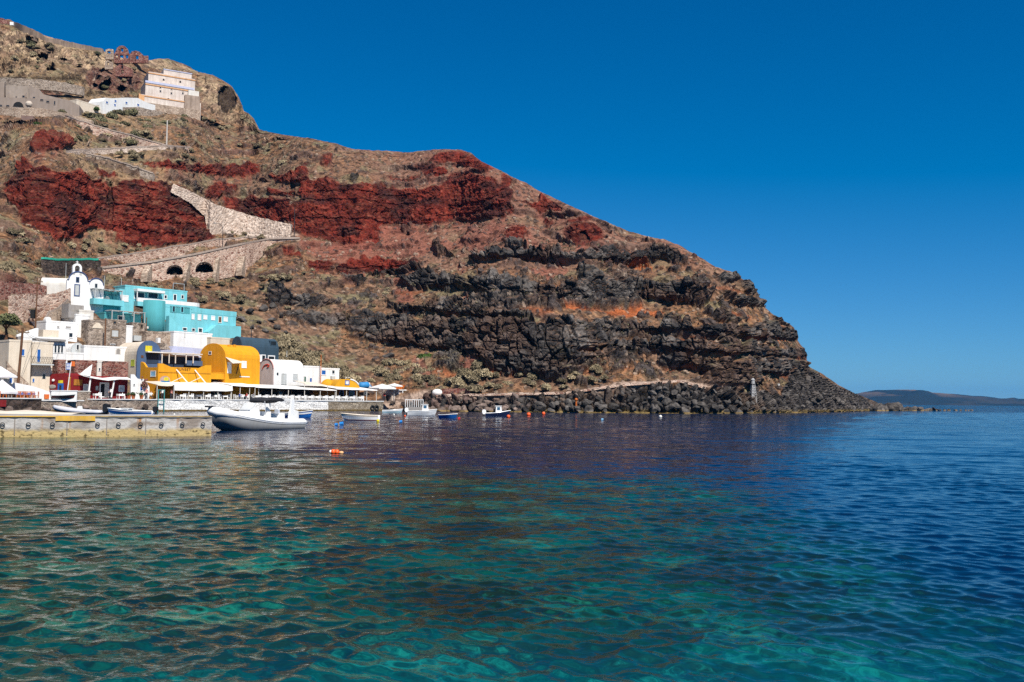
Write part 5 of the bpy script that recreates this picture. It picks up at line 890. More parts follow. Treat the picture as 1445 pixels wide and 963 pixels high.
canopy('broad white awning with deep front flap at the yellow restaurant', 246, 328, 543.5, 545, 0, 0, 1.0, 5, CANV, flap=.85, nposts=4)
canopy('short pale awning under the arched painted sign', 222, 246, 543, 543.3, 0, 0, 1.6, 4, CANVB, flap=.12, nposts=1)
canopy('flat white awning joining the yellow restaurant and white vault', 326, 366, 543.5, 545, 0, 0, 1.2, 6, CANV, flap=.1, nposts=3)
canopy('long flat cream awning in front of white vaulted house', 360, 474, 546, 550.5, 0, 0, .8, 6, CANV, flap=.12, nposts=5, sag=.05)
canopy('raised beige awning above the long cream one', 430, 463, 541.5, 544.5, 0, 0, 4, 4, CANVB, flap=.1, nposts=1)
canopy('white timber framed awning before the yellow domed tavern', 475, 532, 548.5, 550.5, 0, 0, 1.0, 5.5, CANV, flap=.14, nposts=4, sag=.03)
# dark interiors behind the awnings: back wall of the dining hall
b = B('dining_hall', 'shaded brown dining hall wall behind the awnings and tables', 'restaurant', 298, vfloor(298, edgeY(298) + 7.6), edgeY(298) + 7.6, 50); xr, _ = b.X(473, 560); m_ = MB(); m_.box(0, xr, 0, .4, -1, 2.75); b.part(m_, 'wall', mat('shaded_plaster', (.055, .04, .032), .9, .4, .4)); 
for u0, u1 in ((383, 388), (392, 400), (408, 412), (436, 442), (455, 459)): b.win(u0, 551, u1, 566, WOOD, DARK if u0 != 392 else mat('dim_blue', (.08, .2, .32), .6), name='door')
# -------- tables and chairs
def chair_mesh(name, mt):
    m_ = MB(); m_.box(-.22, .22, -.21, .21, .42, .47)
    for x in (-.2, .2): m_.box(x - .03, x + .03, -.21, -.15, 0, .42); m_.box(x - .03, x + .03, .15, .21, 0, .95)
    for z in (.58, .72, .86): m_.box(-.17, .17, .165, .2, z, z + .07)
    o = m_.build(name, mt); return o
def table_mesh(name, top, leg):
    m_ = MB(); m_.m = 0; m_.box(-.45, .45, -.45, .45, .73, .78)
    for s in (-1, 1): m_.box(-.46, .46, s * .455 - .006, s * .455 + .006, .5, .776); m_.box(s * .455 - .006, s * .455 + .006, -.448, .448, .5, .776)
    m_.m = 1
    for x in (-.38, .38):
        for y in (-.38, .38): m_.box(x - .035, x + .035, y - .035, y + .035, 0, .73)
    return m_.build(name, [top, leg])
WCH = mat('white_chair_paint', (.80, .80, .80), .5, .05)
ch0 = chair_mesh('dining_chair', WCH); tb0 = table_mesh('dining_table', mat('white_cloth', (.82, .81, .80), .8, .04), WCH)
G1 = 'white chairs along the quay under the awnings'; G2 = 'white covered tables along the quay'
tag(ch0, 'white slatted dining chair on the quay under the awnings', 'chair', G1); tag(tb0, 'white cloth covered dining table on the quay under the awnings', 'table', G2)
def on_quay(u, off, z=QZ + .05): p = pix(u, 563, edgeY(u) + off); p.z = z; return p
rnd = random.Random(11); first = True; qyaw = math.radians(50)
for i, u in enumerate([256, 267, 279, 291, 304, 316, 337, 345, 362, 372, 381, 391, 399.5, 408, 417, 426, 436, 446, 456, 465, 474, 484, 495, 507]):
    t = tb0 if first else tb0.copy(); 
    if not first: COL.objects.link(t)
    base = on_quay(u, 1.9 + rnd.uniform(-.3, .3)); t.location = base; t.rotation_euler.z = qyaw + rnd.gauss(0, .04)
    for k, (dx, dy, rz) in enumerate(((-.75, 0, PI / 2), (.75, 0, -PI / 2), (0, -.72, PI))):
        if rnd.random() < .12: continue
        c = ch0 if first else ch0.copy()
        if not first: COL.objects.link(c)
        first = False; M_ = Matrix.Rotation(qyaw, 3, 'Z'); c.location = base + M_ @ Vector((dx, dy, 0)); c.rotation_euler.z = qyaw + rz + rnd.gauss(0, .15)
och = chair_mesh('dining_chair', ORW); tag(och, 'orange timber taverna chair left of the white shed roof', 'chair', 'orange chairs on the left quay'); otb = table_mesh('dining_table', mat('blue_cloth', (.12, .15, .38), .8, .1), ORW); tag(otb, 'taverna table with blue cloth among the orange chairs', 'table', 'blue tables on the left quay'); first = True
for u in (-12, 4, 14, 24, 33, 43):
    base = on_quay(u, 1.0 + (u % 3) * .2, QZ + .05); t = otb if first else otb.copy()
    if not first: COL.objects.link(t)
    t.location = base; t.rotation_euler.z = .7
    for dx, dy, rz in ((-.8, 0, PI / 2), (.8, 0, -PI / 2), (0, -.75, PI), (0, .8, 0)):
        c = och if first else och.copy()
        if not first: COL.objects.link(c)
        first = False; M_ = Matrix.Rotation(.7, 3, 'Z'); c.location = base + M_ @ Vector((dx, dy, 0)); c.rotation_euler.z = .7 + rz
c1 = ch0.copy(); COL.objects.link(c1); c1.location = on_quay(141, 2.2); c1.rotation_euler.z = .4; tag(c1, 'white chair before the red tavern door', 'chair', None); del c1['group']
c1 = tb0.copy(); COL.objects.link(c1); c1.location = on_quay(137, 2.2); c1.rotation_euler.z = .8; tag(c1, 'white table left of the red tavern door', 'table'); del c1['group']
c1 = tb0.copy(); COL.objects.link(c1); c1.location = on_quay(170, 2.2); c1.rotation_euler.z = .8; tag(c1, 'white table under the red tavern right window', 'table'); del c1['group']
c1 = ch0.copy(); COL.objects.link(c1); c1.location = on_quay(174.5, 2.0); c1.rotation_euler.z = 2; tag(c1, 'white chair under the red tavern right window', 'chair'); del c1['group']
# ================================================================== RAMPS, VIADUCT, WALLS
def strip(name, lab, cat, top, bot, mt, th=1.2, dy=-.6, n=60, cap=None, capw=.3, holes_=(), sub=None, lean=0.0, drop=1.5, rough=.0):
    """masonry wall following the hillside: top and bottom edges given along the image, foot on the ground"""
    top = np.array(top, float); bot = np.array(bot, float); us = np.linspace(top[0, 0], top[-1, 0], n); vt = np.interp(us, top[:, 0], top[:, 1]); vb = np.interp(us, bot[:, 0], bot[:, 1])
    Y = np.array([terrY(u, v) for u, v in zip(us, vb)]) + dy
    rj = np.random.RandomState(int(abs(top[0, 0] * 7 + top[0, 1]))); vt = vt + np.convolve(rj.randn(n + 8), np.ones(3) / 3, 'same')[4:-4] * .7
    k = np.exp(-np.arange(-4, 5) ** 2 / 8.0); k /= k.sum(); Y = np.convolve(np.pad(Y, 4, mode='edge'), k, 'valid')
    a = pix(us[0], vb[0], Y[0]); r = empty(name, lab, cat, a); m_ = MB(); rows = 14 if rough else 6; P = []
    for i in range(n):
        p0 = pix(us[i], vb[i], Y[i]); p1 = pix(us[i], vt[i], Y[i]); p0.z -= drop; col_ = []
        for j in range(rows + 1):
            q = p0.lerp(p1, j / rows); q.y += lean * j / rows; q += Vector((rj.randn() * .5, rj.randn(), rj.randn() * .5)) * rough; col_.append(q - a)
        P.append(col_)
    m_.sheet(P, th, (0, -1, 0)); m_.build('masonry', mt, r)
    if cap is not None:
        m_ = MB(); m_.sheet([[c[-1] + Vector((0, -.12, .25)), c[-1] + Vector((0, capw + .12, .25))] for c in P], .3); m_.build('coping', cap, r)
    return r, a, us, vb, vt, Y
LIME = mat('limewashed_coping', (.38, .30, .25), .9, .15)
strip('ramp_wall', 'pale stone retaining wall under the straight upper ramp', 'wall', [(241,257),(271,271),(304,288),(347,301),(380,309),(409,315)], [(241,262),(271,280),(291,300),(292,324),(330,324),(353,327),(400,332),(409,333)], STPALE, n=110, dy=-3.0, rough=.10, lean=2.0)
strip('ramp_wall', 'grey cobbled ramp side wall with two white blocks above left red cliff', 'wall', [(121,217),(150,223),(186,234),(216,245)], [(121,219),(150,230),(186,242),(216,249)], STGREY, cap=LIME, dy=-1.5)
strip('zigzag_wall', 'pale coping wall of the topmost footpath sloping past the shrubs', 'wall', [(92,163),(135,178),(176,189),(199,195.5),(235,206),(268,208.5)], [(92,171),(135,189),(176,199),(199,203),(235,209),(268,212)], STPINK, cap=LIME, dy=-1.2)
strip('footpath_wall', 'thin pale wall edging the level footpath beneath red bank', 'wall', [(93,214),(158,210),(220,206.5),(262,208)], [(93,217),(158,212.5),(220,209.5),(262,211)], STPALE, cap=LIME, dy=-1)
strip('hotel_wall', 'broken rubble terrace wall below the tan hotel', 'wall', [(-20,151),(30,152),(60,153),(93,160),(130,170)], [(-20,168),(30,168),(60,164),(93,170),(130,180)], STTAN, dy=-.8)
strip('retaining_wall', 'grey stone retaining wall under the low white house', 'wall', [(128,148),(150,150),(200,152),(228,158)], [(128,153),(150,156),(200,160),(228,163)], STGREY, dy=-1)
strip('terrace_wall', 'dark red rubble terrace wall above the ruined cave houses', 'wall', [(-30,394),(0,396),(50,401),(97,409)], [(-30,412),(0,414),(50,416),(97,424)], STRED, dy=-1)
strip('field_wall', 'long dark brown field wall above the tan hotel', 'wall', [(-20,109),(40,111),(80,115),(117,122)], [(-20,116),(40,118),(80,121),(117,128)], STGREY, dy=-1)
strip('cave_wall', 'pale rubble wall of ruined cave houses with dark doorways', 'wall', [(12,417),(40,414),(60,417),(80,414),(98,407)], [(12,452),(40,448),(60,440),(80,440),(98,436)], STPINK, dy=-1.5)
strip('curved_wall', 'curved pale coping of the stair climbing to the chapel', 'wall', [(62,452),(68,442),(80,437),(96,424)], [(62,462),(68,456),(80,452),(96,440)], STTAN, cap=LIME, dy=-2.2)
for (u0, v0, u1, v1, lab) in ((17, 418, 22, 440, 'narrow dark doorway at left end of cave houses'), (37, 421, 40, 436, 'slit doorway in the middle of cave houses'), (43, 437, 50, 449, 'wide dark doorway at right end of cave houses')):
    bb = B('doorway', lab, 'door', u0, v1, terrY(u0, v1) - 3.0, 20); xa, xb, za, zb = bb.R(u0, v0, u1, v1); m_ = MB(); m_.box(xa, xb, -.1, .8, za, zb); bb.part(m_, 'dark_opening', DARK); m_ = MB(); m_.box(xa - .2, xb + .2, -.16, .8, zb, zb + .3); bb.part(m_, 'lintel', WOOD)
strip('terrace_wall', 'red pebbled dry stone wall by the coastal path right of terrace', 'wall', [(624,548.5),(640,548.5),(664,548)], [(624,555),(640,555),(664,554.5)], STRED, dy=-.4, n=20)
strip('path_wall', 'low pinkish parapet along the coastal path over the boulders', 'wall', [(592,560),(640,556.5),(700,555.5),(800,553.5),(838,547.5),(884,541.5),(959,536.5),(997,546.5),(1050,547.5)], [(592,562),(640,558.3),(700,557.2),(800,555.2),(838,549.5),(884,543.3),(959,538.3),(997,548),(1050,549)], STPINK, th=.6, dy=-.9, n=140, drop=.2)
# viaduct with arches
top = [(138,365),(195,357.5),(253,347.5),(314,338),(365,334.5),(424,334)]; mid = [(138,379.5),(213,370.5),(274,360),(335,346.5),(381,337.5),(424,336.5)]; bot = [(138,384),(164,384),(219,391),(262,391),(304,389),(347,382),(362,364),(381,345),(424,340)]
strip('ramp_wall', 'reddish retaining wall on the uphill side of the arched ramp', 'wall', [(p[0], p[1]) for p in top], mid, STPINK, cap=LIME, dy=2.2, n=90)
arches = [(235, 258.5, 386, 376.5), (276, 301, 383, 372)]
us = np.arange(138, 424.1, 1.0); vt = np.interp(us, [p[0] for p in mid], [p[1] for p in mid]); vb = np.interp(us, [p[0] for p in bot], [p[1] for p in bot]); Yv = np.array([terrY(u, v) for u, v in zip(us, vb)]) - 1.2
kk = np.exp(-np.arange(-12, 13) ** 2 / 72.0); kk /= kk.sum(); Yv = np.convolve(np.pad(Yv, 12, mode='edge'), kk, 'valid')
oa = pix(us[0], vb[0], Yv[0]); vd = empty('arched_ramp', 'stone ramp carried on two arches with triangular buttresses above the chapel', 'viaduct', oa)
m_ = MB(); idx = {}; NRW = 22
def vpt(i, j): return pix(us[i], vb[i] + 6 + (vt[i] - vb[i] - 6) * j / NRW, Yv[i]) - oa
def inarch(u, v):
    for a0, a1, s, t in arches:
        x = (u - (a0 + a1) / 2) / ((a1 - a0) / 2)
        if abs(x) < 1 and s + 1.8 > v > s - (s - t) * math.sqrt(1 - x * x): return True
    return False
for i in range(len(us)):
    for j in range(NRW + 1): idx[i, j] = len(m_.v); m_.v.append(tuple(vpt(i, j)))
for i in range(len(us) - 1):
    for j in range(NRW):
        if not inarch(us[i] + .5, vb[i] + 6 + (vt[i] - vb[i] - 6) * (j + .5) / NRW): m_.f.append((idx[i, j], idx[i + 1, j], idx[i + 1, j + 1], idx[i, j + 1])); m_.fm.append(0)
m_.build('masonry', STPINK, vd)
for a0, a1, s, t in arches:   # barrel under each arch
    m_ = MB(); K = 14; front = []; 
    for k in range(K + 1):
        a = PI * k / K; u = (a0 + a1) / 2 - (a1 - a0) / 2 * math.cos(a); v = s - (s - t) * math.sin(a); front.append(pix(u, v, float(np.interp(u, us, Yv))) - oa)
    front = [front[0] + Vector((0, 0, -2.5))] + front + [front[-1] + Vector((0, 0, -2.5))]
    m_.sheet([[p + Vector((0, -.08, 0)), p + Vector((-.6, 2.2, 0)), p + Vector((-1.2, 4.5, 0))] for p in front], .35, (0, 0, -1)); m_.build('arch_barrel', STDARK, vd)
    back = [p + Vector((-1.2, 4.4, 0)) for p in front]; m_ = MB(); m_.add(back + [p + Vector((0, .4, 0)) for p in back], [tuple(range(len(back))), tuple(range(2 * len(back) - 1, len(back) - 1, -1))]); m_.build('back_wall', STDARK, vd)
m_ = MB(); m_.sheet([[Vector(vpt(i, NRW)) + Vector((0, -.3, .3)), Vector(vpt(i, NRW)) + Vector((0, .3, .3))] for i in range(0, len(us), 3)], .45); m_.build('parapet', LIME, vd)
m_ = MB(); m_.sheet([[Vector(vpt(i, NRW)) + Vector((0, .3, -.5)), Vector(vpt(i, NRW)) + Vector((0, 3.6, -.45))] for i in range(0, len(us), 3)], .4); m_.build('road_deck', mat('cobbled_deck', (.40, .31, .25), .9, .2, 1), vd)
for u, w, vtop, vbot in ((264, 4.0, 369, 389.5), (304.5, 4.5, 363, 390), (337, 8.5, 362, 382), (205, 9, 374, 390)):
    Y = float(np.interp(u, us, Yv)); s = Y / FPX; p = pix(u, vbot, Y) - oa; h = (vbot - vtop) * s; ww = w * s; m_ = MB(); m_.prism([(0.3, -1.5), (-2.6, -1.5), (-2.3, .3), (-.2, h), (.3, h)], 0, ww, 'x'); o = m_.build('buttress', STTAN, vd); o.location = p
# green netted fence behind the chapel
r, a, us_, vb_, vt_, Y_ = strip('netted_wall', 'dark stone yard wall topped with green netting behind chapel', 'wall', [(58,366),(80,367),(139,367.5)], [(58,378),(80,381),(139,379)], STDARK, dy=-2.2, n=24)
m_ = MB(); m_.sheet([[pix(u, v - 2.6, Y) - a, pix(u, v + .2, Y - .1) - a] for u, v, Y in zip(us_, vt_, Y_)], .06, (0, -1, 0)); m_.build('green_netting', mat('green_net', (.02, .28, .20), .8), r)
def strike(u0, v0, u1, v1):
    a, c = tp(u0, v0), tp(u1, v1); return math.degrees(math.atan2(c.y - a.y, c.x - a.x))
# ================================================================== UPPER HOUSES
b = B('mansion', 'large weathered white two tier mansion with peach cornices below the cliff cave', 'house', 203, 146, None, min(30, strike(203, 146, 283, 152)), -4); D_ = 8
def tier(u0, v0, u1, v1, y, nm='wall', mt=PALEP): xa, xb, za, zb = b.R(u0, v0, u1, v1, y); m_ = MB(); jbox(m_, xa, xb, y, y + D_, za - 4, zb); b.part(m_, nm, mt); return xa, xb, za, zb
tier(231, 97.5, 271, 110, 6); tier(209.5, 101, 276, 121, 4); tier(205.5, 114, 274, 144, 0); x = tier(199, 133, 284, 146, -.8)
def band(u0, u1, v0, v1, y, nm, mt): xa, xb, za, zb = b.R(u0, v0, u1, v1, y); m_ = MB(); m_.box(xa - .08, xb + .08, y - .14, y + .1, za, zb); b.part(m_, nm, mt)
band(209.5, 276, 102.3, 103.8, 4, 'cornice', PEACH); band(205.5, 274, 118, 119.6, 0, 'cornice', PEACH); band(199, 262, 134, 135.4, -.8, 'cornice', PEACH); band(231, 271, 97.3, 98.4, 6, 'cornice', LAV); band(205.5, 274, 113.6, 116.6, 0, 'cornice', LAV)
for u, v in ((231, 110.5), (254.5, 113.5)): b.win(u - 1.8, v, u + 1.8, v + 3.4, PALEP, DARK, y=4, arch=True)
for u, v in ((226.5, 121.5), (242, 123.8), (258, 125.6), (226.5, 127), (242, 130), (258, 130)): b.win(u - 1.6, v, u + 1.6, v + 3.4, PALEP, GLASS)
b.win(236, 138.3, 239, 140.6, PALEP, GLASS, y=-.8)
xa, xb, za, zb = b.R(260, 133, 284, 156, -1.5); m_ = MB(); m_.prism([(xa, za - 4), (xb, za - 4), (xb - .4, zb), (xa + .3, zb - .1)], -1.5, 4); b.part(m_, 'bastion', mat('old_render', (.40, .31, .25), .9, .25, .4, c2=(.24, .18, .14))); xa, xb, za, zb = b.R(266, 127, 281, 134, -.9); m_ = MB(); m_.box(xa, xb, -.9, 3, za - .2, zb); b.part(m_, 'annex', WHITE2)
xa, xb, za, zb = b.R(196, 132, 204, 142, -1); m_ = MB(); m_.prism([(xa, za - 1), (xb, za - 1), (xb, zb - .5), (xa, zb)], -1, 2); b.part(m_, 'peach_gatehouse', PEACH)
xa, xb, za, zb = b.R(200, 141, 283, 152, -2.5); m_ = MB(); m_.box(xa, xb, -2.5, 0, za - 4, zb - .6); b.part(m_, 'garden_terrace', STTAN)
b = B('white_house', 'low white house with four small blue windows on the upper terrace', 'house', 145, 155, None, strike(145, 155, 219, 157), -2.5); P = [b.X(*p) for p in ((145, 175), (145, 143), (149, 138.2), (158, 139), (178, 138), (195, 138.6), (201, 142), (210, 146), (219, 148.5), (219.5, 175))]; m_ = MB(); m_.prism(P, 0, 5); b.part(m_, 'wall', WHITE)
for u, v in ((163, 142), (178.5, 144.5), (195, 147.5), (151, 144)): b.win(u - 1.8, v - 1.8, u + 1.8, v + 2.2, WHITE, BLUEW)
b.win(160.5, 146, 164, 149.5, WHITE, BLUEW, name='door')
b = flat_house('cream_house', 'plain cream hut left of the low white house', 108, 140, 143, 152, mat('cream_hut', (.62, .54, .44), .9), 4, yaw=strike(108, 152, 143, 154), dy=-2)
# tan hotel
b = B('hotel', 'tan flat roofed hotel with a long stepped wing running down the slope', 'hotel', 6, 152, None, strike(0, 152, 110, 157), -3.5)
def blk(P, y0, y1, nm, mt=TAUPE): m_ = MB(); m_.prism([b.X(u, v, y0) for u, v in P], y0, y1); b.part(m_, nm, mt)
blk([(-40, 170), (-40, 136), (95, 141), (112, 149), (112, 170)], -1.5, 4, 'lower_storey'); blk([(8, 140), (8, 121), (41, 122), (41, 140)], 1, 8, 'upper_storey', mat('taupe_shade', (.30, .245, .205), .9)); blk([(41, 142), (41, 121.5), (56, 127), (60, 133), (80, 138), (96, 141.5), (96, 146)], .4, 8, 'stepped_wing'); blk([(-40, 142), (-40, 116), (6, 117), (6, 142)], 2, 9, 'rear_block')
for q in ((31, 134.5, 35.5, 138.5), (22, 136, 24, 138.5)): b.win(*q, TAUPE, GLASS, y=.95)
for q in ((46, 136.5, 50, 139), (56.5, 139.8, 61.5, 142.2), (65, 142, 70, 145), (76, 142.5, 78.5, 148)): b.win(*q, TAUPE, GLASS, y=-1.55 if q[0] > 55 else .38)
b.win(18, 146, 34, 150.5, TAUPE, DARK, y=-1.55, arch=True, name='archway'); b.win(8.5, 148, 13.5, 150.5, TAUPE, GLASS, y=-1.55); b.win(-2, 147.5, 3.5, 150, TAUPE, GLASS, y=-1.55)
for u in (11, 36): xa, xb, za, zb = b.R(u, 131, u + 2.6, 138, .6); m_ = MB(); m_.cyl(((xa + xb) / 2, .6, za), ((xa + xb) / 2, .6, zb), (xb - xa) * .5, (xb - xa) * .35); b.part(m_, 'chimney', TAUPE)
xa, xb, za, zb = b.R(39, 144, 43, 153, -3); m_ = MB(); m_.cyl(((xa + xb) / 2, -3, za), ((xa + xb) / 2, -3, zb - .8), .4); m_.ball(((xa + xb) / 2, -3, zb - .6), .9, 10, 6); b.part(m_, 'dovecote', mat('pale_tan', (.5, .42, .35), .9))
b = B('hut', 'small brown flat hut on the slope below the tan hotel', 'hut', 30, 172, None, 10, -1); xa, xb, za, zb = b.R(30, 163, 47, 174); m_ = MB(); m_.box(xa, xb, 0, 4, za - 1, zb); b.part(m_, 'wall', mat('brown_hut', (.2, .13, .11), .9))
# castle ruins on the ridge
def ruin(lab, P, wins, dy=-1.5, mt=STRED, th=.9, yaw=10):
    b = B('castle_ruin', lab, 'ruin', P[0][0], P[0][1], None, yaw, dy); x0, _ = b.X(*P[0]); pts = [b.X(u, v) for u, v in P]; us_ = np.linspace(P[0][0], P[-1][0], 60); top = np.interp(us_, [p[0] for p in P[1:-1]], [p[1] for p in P[1:-1]])
    m_ = MB(); n = 26; vbt = max(P[0][1], P[-1][1]) + 3
    for i in range(59):
        for j in range(n):
            u = (us_[i] + us_[i + 1]) / 2; vm = vbt + (min(top[i], top[i + 1]) - vbt) * (j + .5) / n
            if any(a <= u <= c and (t <= vm <= s) for a, t, c, s in wins): continue
            va, vb2 = vbt + (top[i] - vbt) * j / n, vbt + (top[i] - vbt) * (j + 1) / n; vc, vd2 = vbt + (top[i + 1] - vbt) * j / n, vbt + (top[i + 1] - vbt) * (j + 1) / n
            q = [b.X(us_[i], va), b.X(us_[i + 1], vc), b.X(us_[i + 1], vd2), b.X(us_[i], vb2)]; m_.prism(q, 0, th)
    b.part(m_, 'masonry', mt); return b
ruin('tall ruined gable with four see through openings on the ridge', [(161, 84), (161, 76.5), (163, 73), (165, 68), (168, 65.3), (172, 64.4), (176, 65.5), (180, 69.5), (182, 76), (182.5, 86)], [(170.3, 68, 174, 73), (163, 77, 166, 82), (169, 77.5, 174, 84), (177.5, 77.5, 181, 82.5)])
ruin('lower ruined gable with one opening right of the tall gable', [(182.5, 86), (183, 77), (186, 73), (191, 71.6), (197, 73.5), (203, 79), (209, 86)], [(191.5, 78.5, 195.5, 84)], dy=-.5)
ruin('small square roofless ruin left of the tall gable', [(149, 80), (149, 70.5), (153, 69), (160, 70), (160, 81)], [(151.5, 72, 156, 77.5)], mt=STTAN)
ruin('broken ruin wall with stacked dark openings below the gables', [(163, 104), (163, 95), (168, 91), (176, 93), (186, 97), (187, 105)], [(171, 93, 174, 97), (171, 99, 175, 103)], mt=STRED)
ruin('weathered dark ruin stump left of the stacked openings', [(148, 94), (148, 87), (152, 85), (158, 88), (159, 95)], [(151, 88, 154, 92)], mt=STTAN)
strip('ridge_wall', 'pale smooth wall running down along the ridge skyline', 'wall', [(20,32),(28,33.5),(60,48),(62,52),(100,60),(145,69.5)], [(20,36),(28,44),(60,55),(62,57),(100,64),(145,73)], mat('ridge_render', (.30, .22, .17), .9, .3, .3), dy=-1.5, th=.8)
b = B('ridge_hut', 'dark red rock hut with white top at the upper left skyline', 'hut', -10, 34, None, 10, -2); P = [b.X(*p) for p in ((-10, 40), (-10, 24), (4, 26), (12, 30), (17, 35), (17, 40))]; m_ = MB(); m_.prism(P, 0, 4); b.part(m_, 'wall', STRED); xa, xb, za, zb = b.R(14, 31, 19, 35.5, -.3); m_ = MB(); m_.box(xa, xb, -.3, 1, za, zb); b.part(m_, 'white_block', WHITE)
# ================================================================== POLES AND WIRES
def pole(u, vb, vt, Y, lab, r=.13, mt=None, arm=True, lean=0, name='utility_pole'):
    p = pix(u, vb, Y); h = (vb - vt) * Y / FPX; rt = empty(name, lab, 'pole', p); m_ = MB(); m_.cyl((0, 0, -1), (lean, 0, h), r, r * .7, 8); m_.build('pole', mt or WOOD, rt)
    if arm:
        m_ = MB(); m_.box(lean - .9, lean + .9, -.06, .06, h - .7, h - .55)
        m_.build('crossarm', WOOD, rt)
        for x in (-.75, 0, .75): m_ = MB(); m_.cyl((lean + x, 0, h - .55), (lean + x, 0, h - .35), .06); m_.build('insulator', GREYP, rt)
    return p + Vector((lean, 0, h - .4))
w0 = pole(23, 566, 463, edgeY(23) + 4.5, 'tall brown utility pole in front of the cream house', .22, BROWNW, lean=.5)
w1 = pole(148, 487, 449, terrY(148, 487) - 3.2, 'timber post standing between the two stone houses', .16, BROWNW, arm=False)
pole(206, 482, 448, terrY(206, 482) - 3.4, 'dark post beside the tan rubble house', .1, BROWNW, arm=False)
w2 = pole(235, 207, 169, terrY(235, 207) - 1, 'pale lone pole beside the topmost footpath', .22, mat('pale_pole', (.5, .46, .42), .8), arm=False)
pole(415, 337, 292, terrY(415, 337) - 2, 'dark pole in front of the main red cliff corner', .13, DKMET, arm=False); w3 = pole(50, 470, 392, terrY(50, 455) - 4, 'thin brown pole before the red terrace wall', .12, BROWNW)
pole(354.5, 480, 460, terrY(354, 480) - 2, 'short dark pole above the slate blue house', .1, DKMET, arm=False); pole(452, 556, 501, 189, 'orange mast between the two white houses', .1, ORW, arm=False, name='mast')
pole(404.5, 512, 495, terrY(404, 512) - 1.5, 'slender lamp post on the slope behind white vault', .07, GREYW, arm=False); pole(92, 410, 371, terrY(92, 400) - 3, 'thin pale mast left of the chapel gable', .05, GREYW, arm=False, name='mast'); pole(147, 412, 389, terrY(147, 405) - 3, 'thin pale mast right of the side chapel', .06, GREYW, arm=False, name='mast'); pole(171, 408, 392, terrY(171, 405) - 3, 'thin mast left of the upper turquoise house', .05, GREYW, arm=False, name='mast'); pole(187, 405, 394, terrY(187, 402) - 1, 'short mast on the upper turquoise house roof', .05, GREYW, arm=False, name='mast')
# curved street lamp on the ramp
p = pix(314, 349, terrY(314, 349) - 2); h = 34 * terrY(314, 349) / FPX; rt = empty('street_lamp', 'street lamp with curved arm standing on the arched ramp', 'street lamp', p); m_ = MB(); m_.tube([(0, 0, -1), (0, 0, h * .72), (-.25, 0, h * .88), (-.9, 0, h * .98), (-1.8, 0, h)], [.1, .08, .07, .06, .05]); m_.build('pole', DKMET, rt); m_ = MB(); m_.ball((-2.0, 0, h - .03), .32, 8, 6, (1, .5, .35)); m_.build('lamp_head', GREYW, rt)
def wire(a, c, sag, lab):
    m_ = MB(); m_.tube([a.lerp(c, t / 12) + Vector((0, 0, -sag * 4 * t / 12 * (1 - t / 12))) for t in range(13)], .022, 4); o = m_.build('power_cable', DKMET); tag(o, lab, 'cable')
wire(w0, pix(110, 474, terrY(110, 480) - 3), 1.2, 'black cable from the tall pole to the white terrace houses'); wire(w0, pix(72, 484, terrY(72, 500) - 4), .5, 'black cable from the tall pole to the window strip house'); wire(pix(147, 411, terrY(147, 405) - 3) + Vector((0, 0, 1.6)), pix(171, 400, terrY(171, 405) - 3), .3, 'thin cable joining the masts behind the turquoise veranda')
# outdoor stone staircase at the left edge
b = B('stone_stairs', 'broad tan stone staircase descending at the left frame edge', 'stairs', -8, 560, None, 46, -2); m_ = MB(); xa, z0 = b.X(-8, 560); xb, z1 = b.X(14, 560); zt = b.X(0, 470)[1]; n = 26
for i in range(n): m_.box(xa - 4, xb, 1 + i * .5, 1 + i * .5 + .5, z0, z0 + (zt - z0) * (i + 1) / n)
b.part(m_, 'steps', STTAN)
m_ = MB(); P = [b.X(*p) for p in ((8, 560), (8, 510), (12, 516), (38, 541), (38, 560))]; m_.prism(P, -.6, -.1); b.part(m_, 'balustrade', STTAN)
b = B('shutter_hut', 'white hut with a blue shutter behind the grey parasols', 'hut', 6, 560, edgeY(6) + 5.5, 44); xa, xb, za, zb = b.R(6, 530, 20, 562); m_ = MB(); m_.box(xa, xb, 0, 1.5, za, zb); b.part(m_, 'wall', WHITE2); b.win(12.5, 533, 18, 541.5, WHITE, BLUEW, name='shutter')
# ================================================================== PIER
p0 = water_at(-70, 617.6); p1 = water_at(298, 615.2); pyaw = math.atan2(p1.y - p0.y, p1.x - p0.x); PL = math.hypot(p1.x - p0.x, p1.y - p0.y); pier = empty('pier', 'weathered concrete pier with yellow painted edge and tide stained foot', 'pier', Vector((p0.x, p0.y, 0)), pyaw); PZ = 1.08
cm, n, l, b_ = newmat('pier_concrete'); b_.inputs['Roughness'].default_value = .92; b_.inputs['Specular IOR Level'].default_value = .15
tc = n.new('ShaderNodeTexCoord'); sx = n.new('ShaderNodeSeparateXYZ'); l.new(tc.outputs['Object'], sx.inputs[0])
def nz_(scale, det, mapscale=(1, 1, 1)):
    mp = n.new('ShaderNodeMapping'); mp.inputs['Scale'].default_value = mapscale; l.new(tc.outputs['Object'], mp.inputs[0]); t = n.new('ShaderNodeTexNoise'); t.inputs['Scale'].default_value = scale; t.inputs['Detail'].default_value = det; l.new(mp.outputs[0], t.inputs['Vector']); return t.outputs[0]
def rmp(x, a, c, ca, cc):
    r = n.new('ShaderNodeValToRGB'); r.color_ramp.elements[0].position = a; r.color_ramp.elements[1].position = c; r.color_ramp.elements[0].color = (*ca, 1); r.color_ramp.elements[1].color = (*cc, 1); l.new(x, r.inputs[0]); return r.outputs[0]
def mx_(f, a, c):
    m_ = n.new('ShaderNodeMix'); m_.data_type = 'RGBA'
    for i, x in ((0, f), (6, a), (7, c)):
        if hasattr(x, 'is_linked'): l.new(x, m_.inputs[i])
        else: m_.inputs[i].default_value = x if i == 0 else (*x, 1)
    return m_.outputs[2]
